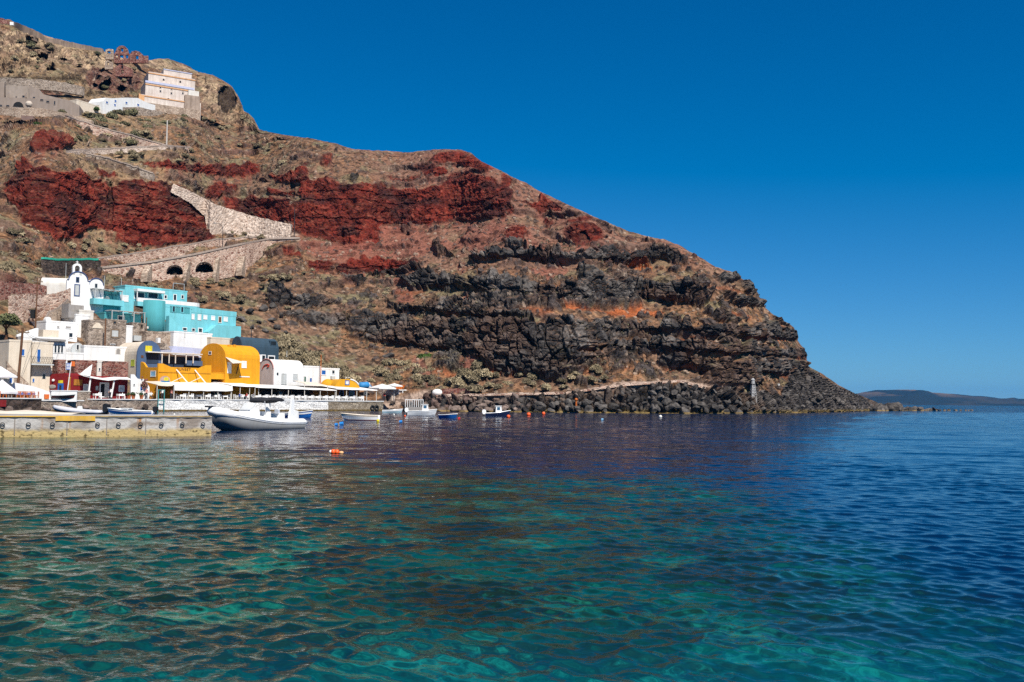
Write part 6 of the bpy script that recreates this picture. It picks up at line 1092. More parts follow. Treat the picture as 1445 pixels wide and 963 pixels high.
base = rmp(nz_(1.2, 6), .3, .7, (.26, .24, .22), (.46, .44, .42)); rust = rmp(nz_(2.0, 3, (1, 1, .12)), .62, .72, (0, 0, 0), (1, 1, 1)); base = mx_(rust, base, (.30, .15, .06))
dk = rmp(nz_(.7, 4, (1, 1, 2.5)), .5, .62, (0, 0, 0), (.75, .75, .75)); base = mx_(dk, base, (.17, .13, .10))
ad = n.new('ShaderNodeMath'); ad.operation = 'MULTIPLY_ADD'; l.new(nz_(1.5, 4), ad.inputs[0]); ad.inputs[1].default_value = -.35; l.new(sx.outputs[2], ad.inputs[2]); tide = rmp(ad.outputs[0], .12, .30, (1, 1, 1), (0, 0, 0))
alg = mx_(rmp(nz_(3.5, 4, (1, 1, 1.6)), .55, .66, (0, 0, 0), (1, 1, 1)), (.40, .30, .14), (.09, .065, .03)); base = mx_(tide, base, alg); l.new(base, b_.inputs['Base Color'])
bp = n.new('ShaderNodeBump'); bp.inputs['Strength'].default_value = .5; bp.inputs['Distance'].default_value = .1; l.new(nz_(6, 5), bp.inputs['Height']); l.new(bp.outputs[0], b_.inputs['Normal'])
m_ = MB(); nn = 40; m_.sheet([[(PL * i / nn, .0 + .02 * math.sin(i * 2.3), PZ - .02 - (PZ + 1.2) * j / 5) for j in range(6)] for i in range(nn + 1)], .5, (0, -1, 0)); m_.box(.02, PL - .02, .45, 4.2, -1.2, PZ - .03); m_.build('concrete_body', cm, pier)
m_ = MB(); m_.box(0, PL, -.06, 4.25, PZ - .02, PZ + .06); m_.build('deck', mat('deck_concrete', (.44, .41, .38), .9, .2, .8), pier)
def px(u): # local x along pier front at image column u
    d = rays(u, 600); nrm = np.array([math.sin(pyaw), -math.cos(pyaw), 0]); o = np.array([p0.x, p0.y, 0]); t = ((o - CPOS) @ nrm) / (d @ nrm); q = CPOS + d * t - o; return float(q[0] * math.cos(pyaw) + q[1] * math.sin(pyaw))
YP = mat('yellow_paint', (.68, .38, .02), .7, .25, 3, c2=(.42, .28, .10)); m_ = MB(); m_.box(px(78), px(134), -.072, -.06, PZ - .22, PZ + .06); m_.build('yellow_panel', YP, pier); m_ = MB(); m_.box(px(-40), px(77.7), -.07, -.06, PZ - .01, PZ + .06); m_.build('yellow_line', YP, pier); m_ = MB(); m_.box(px(134.3), px(296), -.07, -.06, PZ + .01, PZ + .06); m_.build('yellow_line', mat('faded_yellow', (.5, .34, .12), .8, .4, 3), pier)
for u in (3.5, 40, 74, 137.5, 167, 198, 227.5, 257, 286):
    m_ = MB(); x = px(u); m_.tube([(x + .10 * math.cos(2 * PI * k / 14), -.1, .66 + .10 * math.sin(2 * PI * k / 14)) for k in range(15)], .024, 6, False); m_.build('mooring_ring', DKMET, pier)
for u in (20, 94, 150, 205): m_ = MB(); x = px(u); m_.box(x, x + .05, -.02, .3, .1, PZ - .1); m_.build('joint', mat('dark_joint', (.22, .19, .17), .9), pier)
# upturned pale dinghy hull lying on the pier end is a low cover
b = B('tarpaulin', 'low pale tarpaulin heap on the pier near the yellow panel', 'cover', 10, 588, 60, 2); m_ = MB(); m_.sheet([[(-5 + i * 1.1, j * .45, (PZ - b.O[2]) + .05 + .26 * math.sin(PI * j / 5) * (1 - (i / 9) ** 3) * (.8 + .3 * math.sin(i * 2.1 + j))) for j in range(6)] for i in range(9)], .04); b.part(m_, 'sheet', CANVB, True)
# ================================================================== BOATS
def hull_mb(L, Bm, h0, h1, draft=.25, n=18, transom=.75, flare=.12, floor=.15):
    """open boat hull, bow at +x; returns outer shell + inside"""
    m_ = MB(); secs = []
    for i in range(n + 1):
        s = i / n; x = -L / 2 + L * s; w = Bm / 2 * (transom + (1 - transom) * min(1, s * 2.5)) * (1 - max(0, (s - .45) / .55) ** 2.3) + .015; h = h0 + (h1 - h0) * s ** 2.2; k = -draft * (1 - max(0, (s - .7) / .3) ** 2 * 1.2); wb = w * (1 - flare) * (1 - .3 * s)
        sec = [(0, k), (wb * .6, k + .06), (wb, max(k + .2, 0.02)), (w * .97, h * .7), (w, h), (w * .93, h + .02), (w * .86, h - .04), (wb * .8, floor), (0, floor)]; rake = .35 * s ** 6 * h1
        secs.append([(x + rake * max(0, z) / h1, y, z) for y, z in sec])
    for side in (1, -1):
        o = len(m_.v); m_.v += [(x, y * side, z) for sc in secs for x, y, z in sc]; k = len(secs[0])
        m_.f += [(o + i * k + j, o + (i + 1) * k + j, o + (i + 1) * k + j + 1, o + i * k + j + 1) for i in range(n) for j in range(k - 1)]; m_.f.append(tuple(o + j for j in range(k)))
    m_.fm = [0] * len(m_.f); return m_, secs
def rim(secs, r, jt=4, dz=.0):
    pts = [(s[jt][0], s[jt][1], s[jt][2] + dz) for s in secs]; m_ = MB(); m_.tube(pts + [(p[0], -p[1], p[2]) for p in reversed(pts)], r, 6); return m_
def stripe(secs, z0, z1, off=.015):
    """band painted round the topsides between two heights (fractions of sheer)"""
    m_ = MB()
    for sd in (1, -1):
        rows = []
        for s in secs:
            a, c = Vector(s[3]), Vector(s[4]); b0 = Vector(s[2]); f = lambda t: (b0.lerp(a, t / .7) if t < .7 else a.lerp(c, (t - .7) / .3))
            p, q = f(z0), f(z1); rows.append([Vector((p.x, (p.y + off) * sd, p.z)), Vector((q.x, (q.y + off) * sd, q.z))])
        o = len(m_.v); m_.v += [tuple(p) for r in rows for p in r]; m_.f += [(o + 2 * i, o + 2 * i + 2, o + 2 * i + 3, o + 2 * i + 1) for i in range(len(rows) - 1)]
    m_.fm = [0] * len(m_.f); return m_
def outboard(root, x, z, sc=1.0, mt=None):
    m_ = MB(); P = [(x - .05, z - .1), (x + .12, z + .05), (x + .1, z + .5 * sc), (x - .1, z + .62 * sc), (x - .42 * sc, z + .55 * sc), (x - .48 * sc, z + .2), (x - .3, z - .1)]; m_.prism(P, -.17 * sc, .17 * sc); o = m_.build('outboard_motor', mt or mat('motor_black', (.02, .02, .022), .3), root); m_ = MB(); m_.box(x - .3, x - .12, -.07, .07, z - .75, z - .05); m_.build('leg', DKMET, o); return o
GEL = mat('white_gelcoat', (.80, .80, .79), .25, .04, spec=.5); GELG = mat('grey_gelcoat', (.60, .62, .64), .35, .1); HBLUE = mat('boat_blue', (.015, .12, .42), .3, .1, spec=.5); HNAVY = mat('boat_navy', (.012, .02, .06), .3, .1, spec=.5); RUBB = mat('grey_rubber', (.50, .50, .54), .55, .06); WRUB = mat('white_rubber', (.76, .76, .76), .5, .04); BOOT = mat('antifouling_red', (.22, .04, .025), .7)
def boat(name, lab, u, v, yaw, z=0.0): p = water_at(u, v); p.z = z; return empty(name, lab, 'boat', p, math.radians(yaw))
# ---- large rigid inflatable moored at the pier end
bw = water_at(298, 608.5); st = water_at(409, 604.3); d = Vector((bw.x - st.x, bw.y - st.y, 0)); L = d.length * 1.02; c = (bw + st) / 2; c.z = 0
rb = empty('inflatable_boat', 'large white rigid inflatable boat with console and black folded sunshade moored at pier end', 'boat', c, math.atan2(d.y, d.x)); Bm = 2.7
def rib_line(s): # s 0 stern .. 1 bow
    x = -L / 2 + L * s; y = (Bm / 2 - .26) * (1 - max(0, (s - .55) / .45) ** 2.6); z = .44 + 1.15 * max(0, s - .1) ** 2.1; return x, y, z
nn = 26; pts = [rib_line(i / nn) for i in range(nn + 1)]; m_ = MB(); path_ = [Vector((p[0], -p[1], p[2])) for p in pts] + [Vector((p[0] + .05, p[1], p[2])) for p in reversed(pts[:-1])]
m_.tube([path_[0] + Vector((-.5, 0, -.02))] + path_ + [path_[-1] + Vector((-.5, 0, -.02))], [.12] + [.29] * len(path_) + [.12], 12); tubes = m_.build('inflatable_collar', WRUB, rb, True)
for off, nm in ((0.0, 'rubbing_strake'), (.12, 'rubbing_strake')):
    m_ = MB(); 
    m_.tube([Vector((p.x, p.y + (.285 if p.y > 0 else -.285) * math.cos(.4 - off * 3), p.z - .11 + off)) for p in path_], .025, 5); m_.build(nm, GELG if off else mat('strake_grey', (.25, .27, .3), .6), tubes)
m_ = MB(); rows = []
for i in range(nn + 1):
    x, y, z = pts[i]; s = i / nn; k = -.4 + 1.15 * max(0, (s - .6) / .4) ** 2.0; rows.append((x + .25 * max(0, s - .8) * -1, y, z, k))
for sd in (1, -1):
    o = len(m_.v)
    for x, y, z, k in rows: m_.v += [(x, 0, k), (x, sd * (y + .10), k + .28), (x, sd * (y + .265), z - .15), (x, sd * y * .9, z + .05)]
    m_.f += [(o + 4 * i + j, o + 4 * i + 4 + j, o + 4 * i + 5 + j, o + 4 * i + 1 + j) for i in range(nn) for j in range(3)]
m_.fm = [0] * len(m_.f); m_.build('hull', mat('shade_grey_hull', (.20, .205, .21), .6, .08, spec=.2), rb, True)  # hull grey stands in for the collar's shade; sides set flush to catch sun
m_ = MB(); m_.add([(x, sd * y * .95, z - .06) for x, y, z, k in rows for sd in (-1, 1)], [(2 * i, 2 * i + 1, 2 * i + 3, 2 * i + 2) for i in range(nn)]); m_.build('deck', GEL, rb)
m_ = MB(); P = [(-.1, .5), (1.15, .55), (.95, 1.35), (.55, 1.55), (.05, 1.5), (-.1, 1.2)]; m_.prism(P, -.5, .5); cs = m_.build('console', GEL, rb); m_ = MB(); m_.prism([(.95, 1.36), (.55, 1.56), (.35, 1.85), (.4, 1.85), (.62, 1.58), (1.0, 1.38)], -.46, .46); m_.build('windscreen', mat('tinted_screen', (.60, .62, .63), .3, spec=.4), cs)
m_ = MB(); m_.tube([(.1, -.25, 1.3), (.0, 0, 1.45), (.1, .25, 1.3)], .03, 6); m_.build('steering_wheel', DKMET, cs)
for x0, x1, h in ((-1.3, -.55, .95), (-3.0, -2.1, .8), (1.35, 1.9, .95)): m_ = MB(); m_.box(x0, x1, -.55, .55, .3, h); m_.box(x0, x0 + .14, -.55, .55, h, h + .3); m_.build('seat', GEL, rb)
m_ = MB()
ar = MB(); ar.m = 0
for sd in (1, -1): ar.prism([(-3.3, .75), (-2.75, .75), (-2.95, 1.5), (-3.05, 2.15), (-3.35, 2.2), (-3.4, 1.5)], sd * 1.05 - .06, sd * 1.05 + .06)
ar.box(-3.35, -3.05, -1.0, 1.0, 2.08, 2.2); ar.build('radar_arch', GEL, rb)
m_ = MB(); m_.tube([(-3.1, 0, 2.08), (-2.4, 0, 2.12), (-1.6, 0, 2.02), (-.8, 0, 2.08), (-.2, 0, 1.98)], [.1, .17, .2, .2, .12], 8); o = m_.build('folded_sunshade', mat('black_canvas', (.018, .018, .022), .8), rb, True); o.scale.y = 4.6
m_ = MB(); m_.cyl((-.25, .9, .9), (-.2, .8, 2.0), .025); m_.cyl((-.25, -.9, .9), (-.2, -.8, 2.0), .025); m_.build('shade_frame', METAL, rb); outboard(rb, -L / 2 - .1, .55, 1.3, GEL)
m_ = MB(); e = Vector(path_[nn]); m_.box(e.x - .3, e.x + .45, -.14, .14, e.z + .2, e.z + .3); m_.build('bow_step', DKMET, rb)
m_ = MB(); m_.cyl((-L / 2 + .9, -Bm / 2 - .03, .55), (-L / 2 + .35, -Bm / 2 - .03, .60), .09, .04); m_.build('emblem', GELG, tubes)
A_ = rb.location + Vector((bw.x - c.x, bw.y - c.y, 1.2)) ; m_ = MB(); q0 = Vector((p1.x, p1.y, .6)); A0 = rb.location + Matrix.Rotation(rb.rotation_euler.z, 3, 'Z') @ Vector((L / 2 - 1.2, -.9, .9)); m_.tube([A0.lerp(q0, t / 8) + Vector((0, 0, -.25 * 4 * t / 8 * (1 - t / 8))) for t in range(9)], .03, 5); tag(m_.build('mooring_rope', mat('rope', (.55, .52, .46), .9)), 'pale mooring rope between inflatable bow and pier corner', 'rope')
# ---- grey dinghy behind the pier
r = boat('inflatable_dinghy', 'long pale grey inflatable dinghy with black motor behind the pier', 112, 585.5, 172); L2 = 6.6
ln = [(-L2 / 2 + L2 * i / 16, (.75) * (1 - max(0, (i / 16 - .6) / .4) ** 2.4), .34 + .55 * (i / 16) ** 2.4) for i in range(17)]; pth = [Vector((p[0], -p[1], p[2])) for p in ln] + [Vector((p[0] + .04, p[1], p[2])) for p in reversed(ln[:-1])]
m_ = MB(); m_.tube(pth, [.1] + [.24] * (len(pth) - 2) + [.1], 10); m_.build('inflatable_collar', RUBB, r, True); m_ = MB(); m_.add([(x, s * y, z - .12) for x, y, z in ln for s in (-1, 1)] + [(x, 0, -.2 + .7 * (i / 16) ** 3) for i, (x, y, z) in enumerate(ln)], [(2 * i, 2 * i + 1, 2 * i + 3, 2 * i + 2) for i in range(16)] + [(2 * i, 2 * i + 2, 34 + i + 1, 34 + i) for i in range(16)] + [(2 * i + 1, 34 + i, 34 + i + 1, 2 * i + 3) for i in range(16)]); m_.build('hull', mat('dark_hull', (.06, .07, .08), .5), r)
m_ = MB(); m_.prism([(-.3, .3), (.25, .3), (.1, 1.0), (-.15, 1.05)], -.3, .3); m_.build('console', GEL, r); outboard(r, -L2 / 2 + .1, .45, 1.5)
# ---- generic open boats
def open_boat(name, lab, u, v, yaw, L, Bm, h0, h1, hm, rimm=None, band=None, bandm=None, cabin=None, motor=None, inm=None, boot=None):
    r = boat(name, lab, u, v, yaw); m_, secs = hull_mb(L, Bm, h0, h1); m_.build('hull', hm, r, False); rim(secs, .05).build('gunwale', rimm or GEL, r)
    if band: stripe(secs, *band).build('stripe', bandm, r)
    if boot: stripe(secs, .0, .14).build('waterline_band', boot, r)
    for x in (-.22 * L, .08 * L): m_ = MB(); m_.box(x - .15, x + .15, -Bm * .4, Bm * .4, h0 * .72, h0 * .8); m_.build('thwart', inm or WOOD, r)
    if cabin:
        x0, x1, h = cabin; m_ = MB(); m_.prism([(x0, h0 * .6), (x1, h0 * .6), (x1 - .18, h0 + h), (x0 + .05, h0 + h)], -Bm * .3, Bm * .3); m_.box(x0 - .1, x1 - .1, -Bm * .34, Bm * .34, h0 + h, h0 + h + .07); cb = m_.build('cabin', GEL, r)
        for sd in (1, -1): m_ = MB(); m_.box(x0 + .2, x1 - .35, sd * Bm * .3 - .012, sd * Bm * .3 + .012, h0 + h * .45, h0 + h * .88); m_.build('window', mat('boat_glass', (.04, .12, .22), .1, spec=.5), cb)
        m_ = MB(); m_.box(x0 - .015, x0 + .03, -Bm * .22, Bm * .22, h0 + h * .45, h0 + h * .85); m_.build('window', MATS['boat_glass'], cb)
    if motor: outboard(r, -L / 2, h0 * .9, motor[0], motor[1])
    return r
open_boat('motor_boat', 'white motor boat with blue side stripe behind the pier by red tavern', 186, 586.5, 176, 5.4, 1.9, .55, .85, GEL, band=(.35, .72), bandm=HBLUE, inm=GEL, motor=(1, None), cabin=(.2, 1.3, .25))
open_boat('motor_boat', 'blue dinghy with white stripe beyond the large inflatable boat', 415, 589.5, -22, 4.4, 1.5, .45, .85, HBLUE, band=(.55, .8), bandm=GEL, motor=(.9, GELG))
open_boat('rowing_boat', 'white rowing boat with cream top strake beside yellow buoy', 509.5, 593.6, 176, 3.75, 1.4, .52, .72, GEL, rimm=mat('cream_strake', (.7, .6, .48), .6), band=(.75, .98), bandm=mat('cream_strake', (.7, .6, .48), .6), boot=BOOT)
open_boat('rowing_boat', 'pale blue and white small boat below the end of the quay', 553, 582.8, 10, 3.1, 1.2, .4, .65, mat('pale_blue_boat', (.38, .55, .62), .4), band=(.6, .95), bandm=GEL)
open_boat('cabin_boat', 'grey fishing boat with little white wheelhouse beneath white terrace', 594.5, 586, 4, 3.9, 1.5, .55, .85, GELG, rimm=GEL, cabin=(.1, 1.1, .95), motor=(.9, GEL))
open_boat('rowing_boat', 'bright blue dinghy with orange float tied on top', 632.5, 590.5, -35, 2.4, 1.1, .4, .55, HBLUE, rimm=GEL)
open_boat('cabin_boat', 'navy hulled boat with white cabin in front of the boulders', 701, 588, 6, 3.2, 1.35, .45, .85, HNAVY, rimm=GEL, cabin=(-.2, .75, .95), motor=(.9, GEL))
r = empty('planter_boat', 'old black and red rowing boat displayed on the terrace wall', 'boat', pix(87.5, 562.8, edgeY(87) + .9), math.radians(44)); m_, secs = hull_mb(3.1, 1.1, .42, .6, .02); m_.build('hull', mat('tar_black', (.02, .02, .02), .5), r); rim(secs, .04).build('gunwale', GREYW, r); stripe(secs, .05, .4).build('stripe', REDP, r)
# white chairs terrace below the coastal path
b = B('white_terrace', 'small white railed platform above the grey fishing boat', 'platform', 572, 575, 190, 10); xr, _ = b.X(597, 575); z1 = b.X(580, 571)[1]; m_ = MB(); m_.box(0, xr, 0, 2.5, -1.2, z1 - .5); b.part(m_, 'deck', GREYP); zt = b.X(580, 564)[1]; m_ = MB()
for i in range(9): m_.box(xr * i / 8 - .05, xr * i / 8 + .05, 0, .1, z1 - .5, zt)
m_.box(-.06, xr + .06, -.02, .12, zt - .1, zt + .02); b.part(m_, 'railing', WHITE)
b = B('cafe_terrace', 'buff walled cafe terrace with orange chair backs right of white parasols', 'terrace', 553, 556, 198, 46); xr, _ = b.X(577, 556); z1 = b.X(560, 549.5)[1]; m_ = MB(); m_.box(0, xr, 0, 5, -2.5, z1); b.part(m_, 'wall', STPALE); xa, xb, za, zb = b.R(555, 543.2, 574, 549.3, 1.0)
for i in range(6): m_ = MB(); x = xa + (xb - xa) * i / 6; m_.box(x, x + (xb - xa) / 6 - .12, .9, 1.0, za, zb); b.part(m_, 'timber_screen', ORW)
m_ = MB(); xa, xb, za, zb = b.R(562, 550.5, 586, 556, -.2)
for i in range(5): x = xa + (xb - xa) * i / 4; m_.box(x - .07, x + .07, -.3, -.15, za, zb)
m_.box(xa, xb, -.32, -.13, zb - .1, zb + .05); b.part(m_, 'white_railing', WHITE)
b = B('blue_tarpaulin', 'bright blue covered boat rolled up behind the yellow tavern', 'cover', 507, 549, 197, 40); m_ = MB(); xr, _ = b.X(525, 549); m_.tube([(0, 0, .2), (xr * .1, 0, .6), (xr * .6, 0, .75), (xr, 0, .3)], [.3, .75, .7, .2], 10); b.part(m_, 'cover', mat('blue_tarp', (.03, .22, .5), .6), True); m_ = MB(); m_.tube([(xr * .72, -.6, 0), (xr * .72, -.3, 1.2), (xr * .72, .3, 1.2), (xr * .72, .6, 0)], .12, 6); b.part(m_, 'strap', WHITE)
r = empty('white_dome_tent', 'tiny white dome tent on the coastal path by pebbled wall', 'tent', pix(617, 554.5, terrY(617, 555) - .5), 0); m_ = MB(); m_.ball((0, 0, 0), 1.0, 12, 8, (1.1, .8, .75)); m_.build('shell', CANV, r, True); m_ = MB(); m_.box(-1.25, -.9, -.3, .3, -.2, .5); m_.build('door', DARK, r)
# tyres and rubber bumpers on the quay
for u, v, lab in ((525.5, 576, 'black tyre fender hung at right end of the stone quay'), (531.5, 576, 'second black tyre fender on the stone quay end'), (359, 577.5, 'black tyre fender on the white quay behind inflatable boat'), (204, 578, 'black tyre fender beside the blue striped motor boat')):
    r = empty('tyre_fender', lab, 'tyre', pix(u, v, edgeY(u) - .35), math.radians(50)); m_ = MB(); R_ = .42; m_.tube([(R_ * math.cos(2 * PI * k / 18), 0, R_ * math.sin(2 * PI * k / 18)) for k in range(19)], .15, 8, False); m_.build('rubber_ring', mat('tyre_rubber', (.02, .02, .02), .8), r, True); m_ = MB(); m_.cyl((0, 0, R_ + .1), (0, .3, 1.2), .02); m_.build('chain', DKMET, r)
r = empty('boat_hoist', 'small teal davit frame standing at the left end of white quay', 'hoist', pix(227, 583, edgeY(227) - .6), math.radians(50)); m_ = MB(); TEAL = mat('teal_paint', (.05, .3, .3), .6)
for x in (-.5, .5): m_ = MB(); m_.cyl((x, 0, 0), (x, 0, 3.6), .06); m_.build('post', TEAL, r)
m_ = MB(); m_.cyl((-.5, 0, 3.5), (.5, 0, 3.5), .05); m_.cyl((-.5, 0, 1.9), (.5, 0, 1.9), .04); m_.build('crossbar', TEAL, r)
# ================================================================== BUOYS
def buoy(u, v, wpx, mt, lab, shape='ball', grp=None):
    p = water_at(u, v); rr = wpx / 2 * p.y / FPX; r = empty('mooring_buoy', lab, 'buoy', p, 0, grp); m_ = MB()
    if shape == 'drum': m_.cyl((-rr * .8, 0, rr * .35), (rr * .8, 0, rr * .55), rr * .8, rr * .8, 14)
    else: m_.ball((0, 0, rr * .55), rr, 14, 10)
    m_.build('float', mt, r, shape != 'drum'); m_ = MB(); z = rr * 1.5 if shape == 'ball' else rr * 1.1; m_.tube([(rr * .22 * math.cos(2 * PI * k / 8), 0, z + rr * .22 * math.sin(2 * PI * k / 8)) for k in range(9)], rr * .07, 5, False); m_.build('eye', DKMET, r)
OR = mat('buoy_orange', (.80, .10, .015), .4, .06, spec=.4); BU = mat('buoy_blue', (.02, .22, .62), .45, .1); WB = mat('buoy_white', (.75, .74, .7), .5, .1); YB = mat('buoy_yellow', (.75, .6, .01), .4)
buoy(482, 599.6, 6.5, BU, 'blue drum buoy just below the white rowing boat bow', 'drum'); buoy(474.5, 600.6, 5, BU, 'smaller blue drum buoy left of the rowing boat', 'drum'); buoy(533.3, 595.3, 4.6, YB, 'yellow ball buoy at the stern of the white rowing boat'); buoy(565.5, 596.5, 5, BU, 'blue drum buoy alone below the grey fishing boat', 'drum')
buoy(571.5, 588, 2.8, OR, 'small orange buoy left of the grey fishing boat'); buoy(556, 586, 2.4, WB, 'tiny cream buoy below the pale blue boat'); buoy(717.5, 589.5, 5.2, OR, 'pale orange ball buoy at the bow of the navy boat'); buoy(746, 586.8, 5.8, OR, 'orange ball buoy left of the last orange one by boulders'); buoy(767, 585.2, 5, OR, 'rightmost orange ball buoy in front of the boulders')
buoy(648, 591.5, 3.6, mat('buoy_red', (.6, .03, .03), .4), 'red and white float right of the blue dinghy', 'drum'); buoy(434, 588, 3.6, WB, 'white buoy by the bow of the blue striped dinghy'); buoy(437.5, 585, 3.8, BU, 'little blue buoy above the white one near blue dinghy', 'drum'); buoy(850, 593, 3.6, mat('pale_blue_buoy', (.2, .45, .7), .5), 'pale blue buoy alone off the black boulder shore', 'drum'); buoy(932, 589.5, 4.6, WB, 'white float pair off the black boulder shore'); buoy(246, 586, 3, WB, 'white buoy between pier and white quay'); buoy(620.5, 587, 2.6, WB, 'tiny white float left of the blue dinghy')
p = water_at(473, 640); s = p.y / FPX; r = empty('mooring_buoy', 'twin orange float with white cap and small pale tail in open water', 'buoy', p, 0)
for x, rr, mt in ((-2.6 * s * 1.0, 3.9 * s, OR), (2.4 * s, 3.7 * s, OR)): m_ = MB(); m_.ball((x, 0, rr * .5), rr, 14, 10); m_.build('float', mt, r, True)
m_ = MB(); m_.ball((-6.2 * s, 0, 2.2 * s), 2.6 * s, 10, 8); m_.build('white_cap', WB, r, True); m_ = MB(); m_.ball((8.6 * s, 0, 1 * s), 2.6 * s, 10, 8, (1.3, 1, .9)); m_.build('tail_float', mat('pale_orange', (.75, .42, .2), .5), r, True)
# orange marker on the rocks + lattice beacon
Y = terrY(1062, 561) - 1.5; p = pix(1062.5, 562, Y); s = Y / FPX; r = empty('lattice_beacon', 'white lattice navigation beacon standing on the black rocks below headland', 'beacon', p, math.radians(15)); BEAC = mat('beacon_paint', (.34, .34, .35), .6, .15); H = 19 * s; w0_, w1_ = 3.6 * s, 2.0 * s; m_ = MB()
for sx_ in (-1, 1):
    for sy_ in (-1, 1): m_ = MB(); m_.cyl((sx_ * w0_, sy_ * w0_, 0), (sx_ * w1_, sy_ * w1_, H), .1); m_.build('leg', BEAC, r)
m_ = MB(); lev = [0, .2, .42, .62, .8, 1]
for a, c in zip(lev[:-1], lev[1:]):
    wa, wc = w0_ + (w1_ - w0_) * a, w0_ + (w1_ - w0_) * c
    for sy_ in (-1, 1): m_.cyl((-wa, sy_ * wa, a * H), (wc, sy_ * wc, c * H), .07); m_.cyl((wa, sy_ * wa, a * H), (-wc, sy_ * wc, c * H), .07); m_.box(-wa, wa, sy_ * wa - .04, sy_ * wa + .04, a * H - .1, a * H + .1)
m_.build('lattice', BEAC, r); m_ = MB(); m_.box(-w0_ * 1.15, w0_ * 1.15, -w0_ * 1.15, w0_ * 1.15, -1.0, .3); m_.build('plinth', GREYP, r); m_ = MB(); m_.box(-w1_ * 1.4, w1_ * 1.4, -w1_ * 1.4, w1_ * 1.4, H, H + .15); m_.build('platform', DKMET, r); m_ = MB(); m_.cyl((0, 0, H + .15), (0, 0, H + 1.0), .45, .4, 10); m_.cyl((0, 0, H + 1.0), (0, 0, H + 1.4), .5, .1, 10); m_.build('lantern', BEAC, r)
Y = terrY(813, 577) - 1.0; p = pix(813, 578, Y); r = empty('marker_post', 'small orange marker post on the boulders at the waterline', 'marker', p, 0); m_ = MB(); m_.cyl((0, 0, -.4), (0, 0, 1.7), .2, .16, 8); m_.build('post', ORW, r); m_ = MB(); m_.ball((0, 0, 1.85), .32, 10, 8); m_.build('top_mark', ORW, r)
# ================================================================== FLAGS
p = pix(93.5, 558, edgeY(93) + 2.2); Y = p.y; h = 47 * Y / FPX; rt = empty('flagpole', 'white leaning flagpole with striped blue flag and orange pennant before red tavern', 'flagpole', p, 0); m_ = MB(); m_.cyl((0, 0, -.8), (.55, 0, h), .07, .05); m_.build('pole', WHITE, rt); s = Y / FPX
fl = MB(); 
def flag(x0, z0, w, hh, nst): return [[Vector((x0 + w * i / 8, .12 * math.sin(i * .9), z0 + hh * j / nst - .05 * i * abs(w) / 8)) for j in range(nst + 1)] for i in range(9)]
G_ = flag(.5, h - 11 * s, -7.5 * s, 9.5 * s, 9); m_ = MB()
for i in range(8):
    for j in range(9): m_.m = j % 2 if not (i < 3 and j > 3) else (0 if not (i == 1 or j == 6) else 1); m_.add([G_[i][j], G_[i + 1][j], G_[i + 1][j + 1], G_[i][j + 1]], [(0, 1, 2, 3)])
m_.build('blue_striped_flag', [mat('flag_blue', (.04, .12, .42), .8), CANV], rt)
G_ = flag(.55, h - 6 * s, 4.6 * s, 7 * s, 3); m_ = MB()
for i in range(8):
    for j in range(3): m_.add([G_[i][j], G_[i + 1][j], G_[i + 1][j + 1], G_[i][j + 1]], [(0, 1, 2, 3)])
m_.build('orange_pennant', mat('flag_orange', (.7, .16, .03), .8), rt)
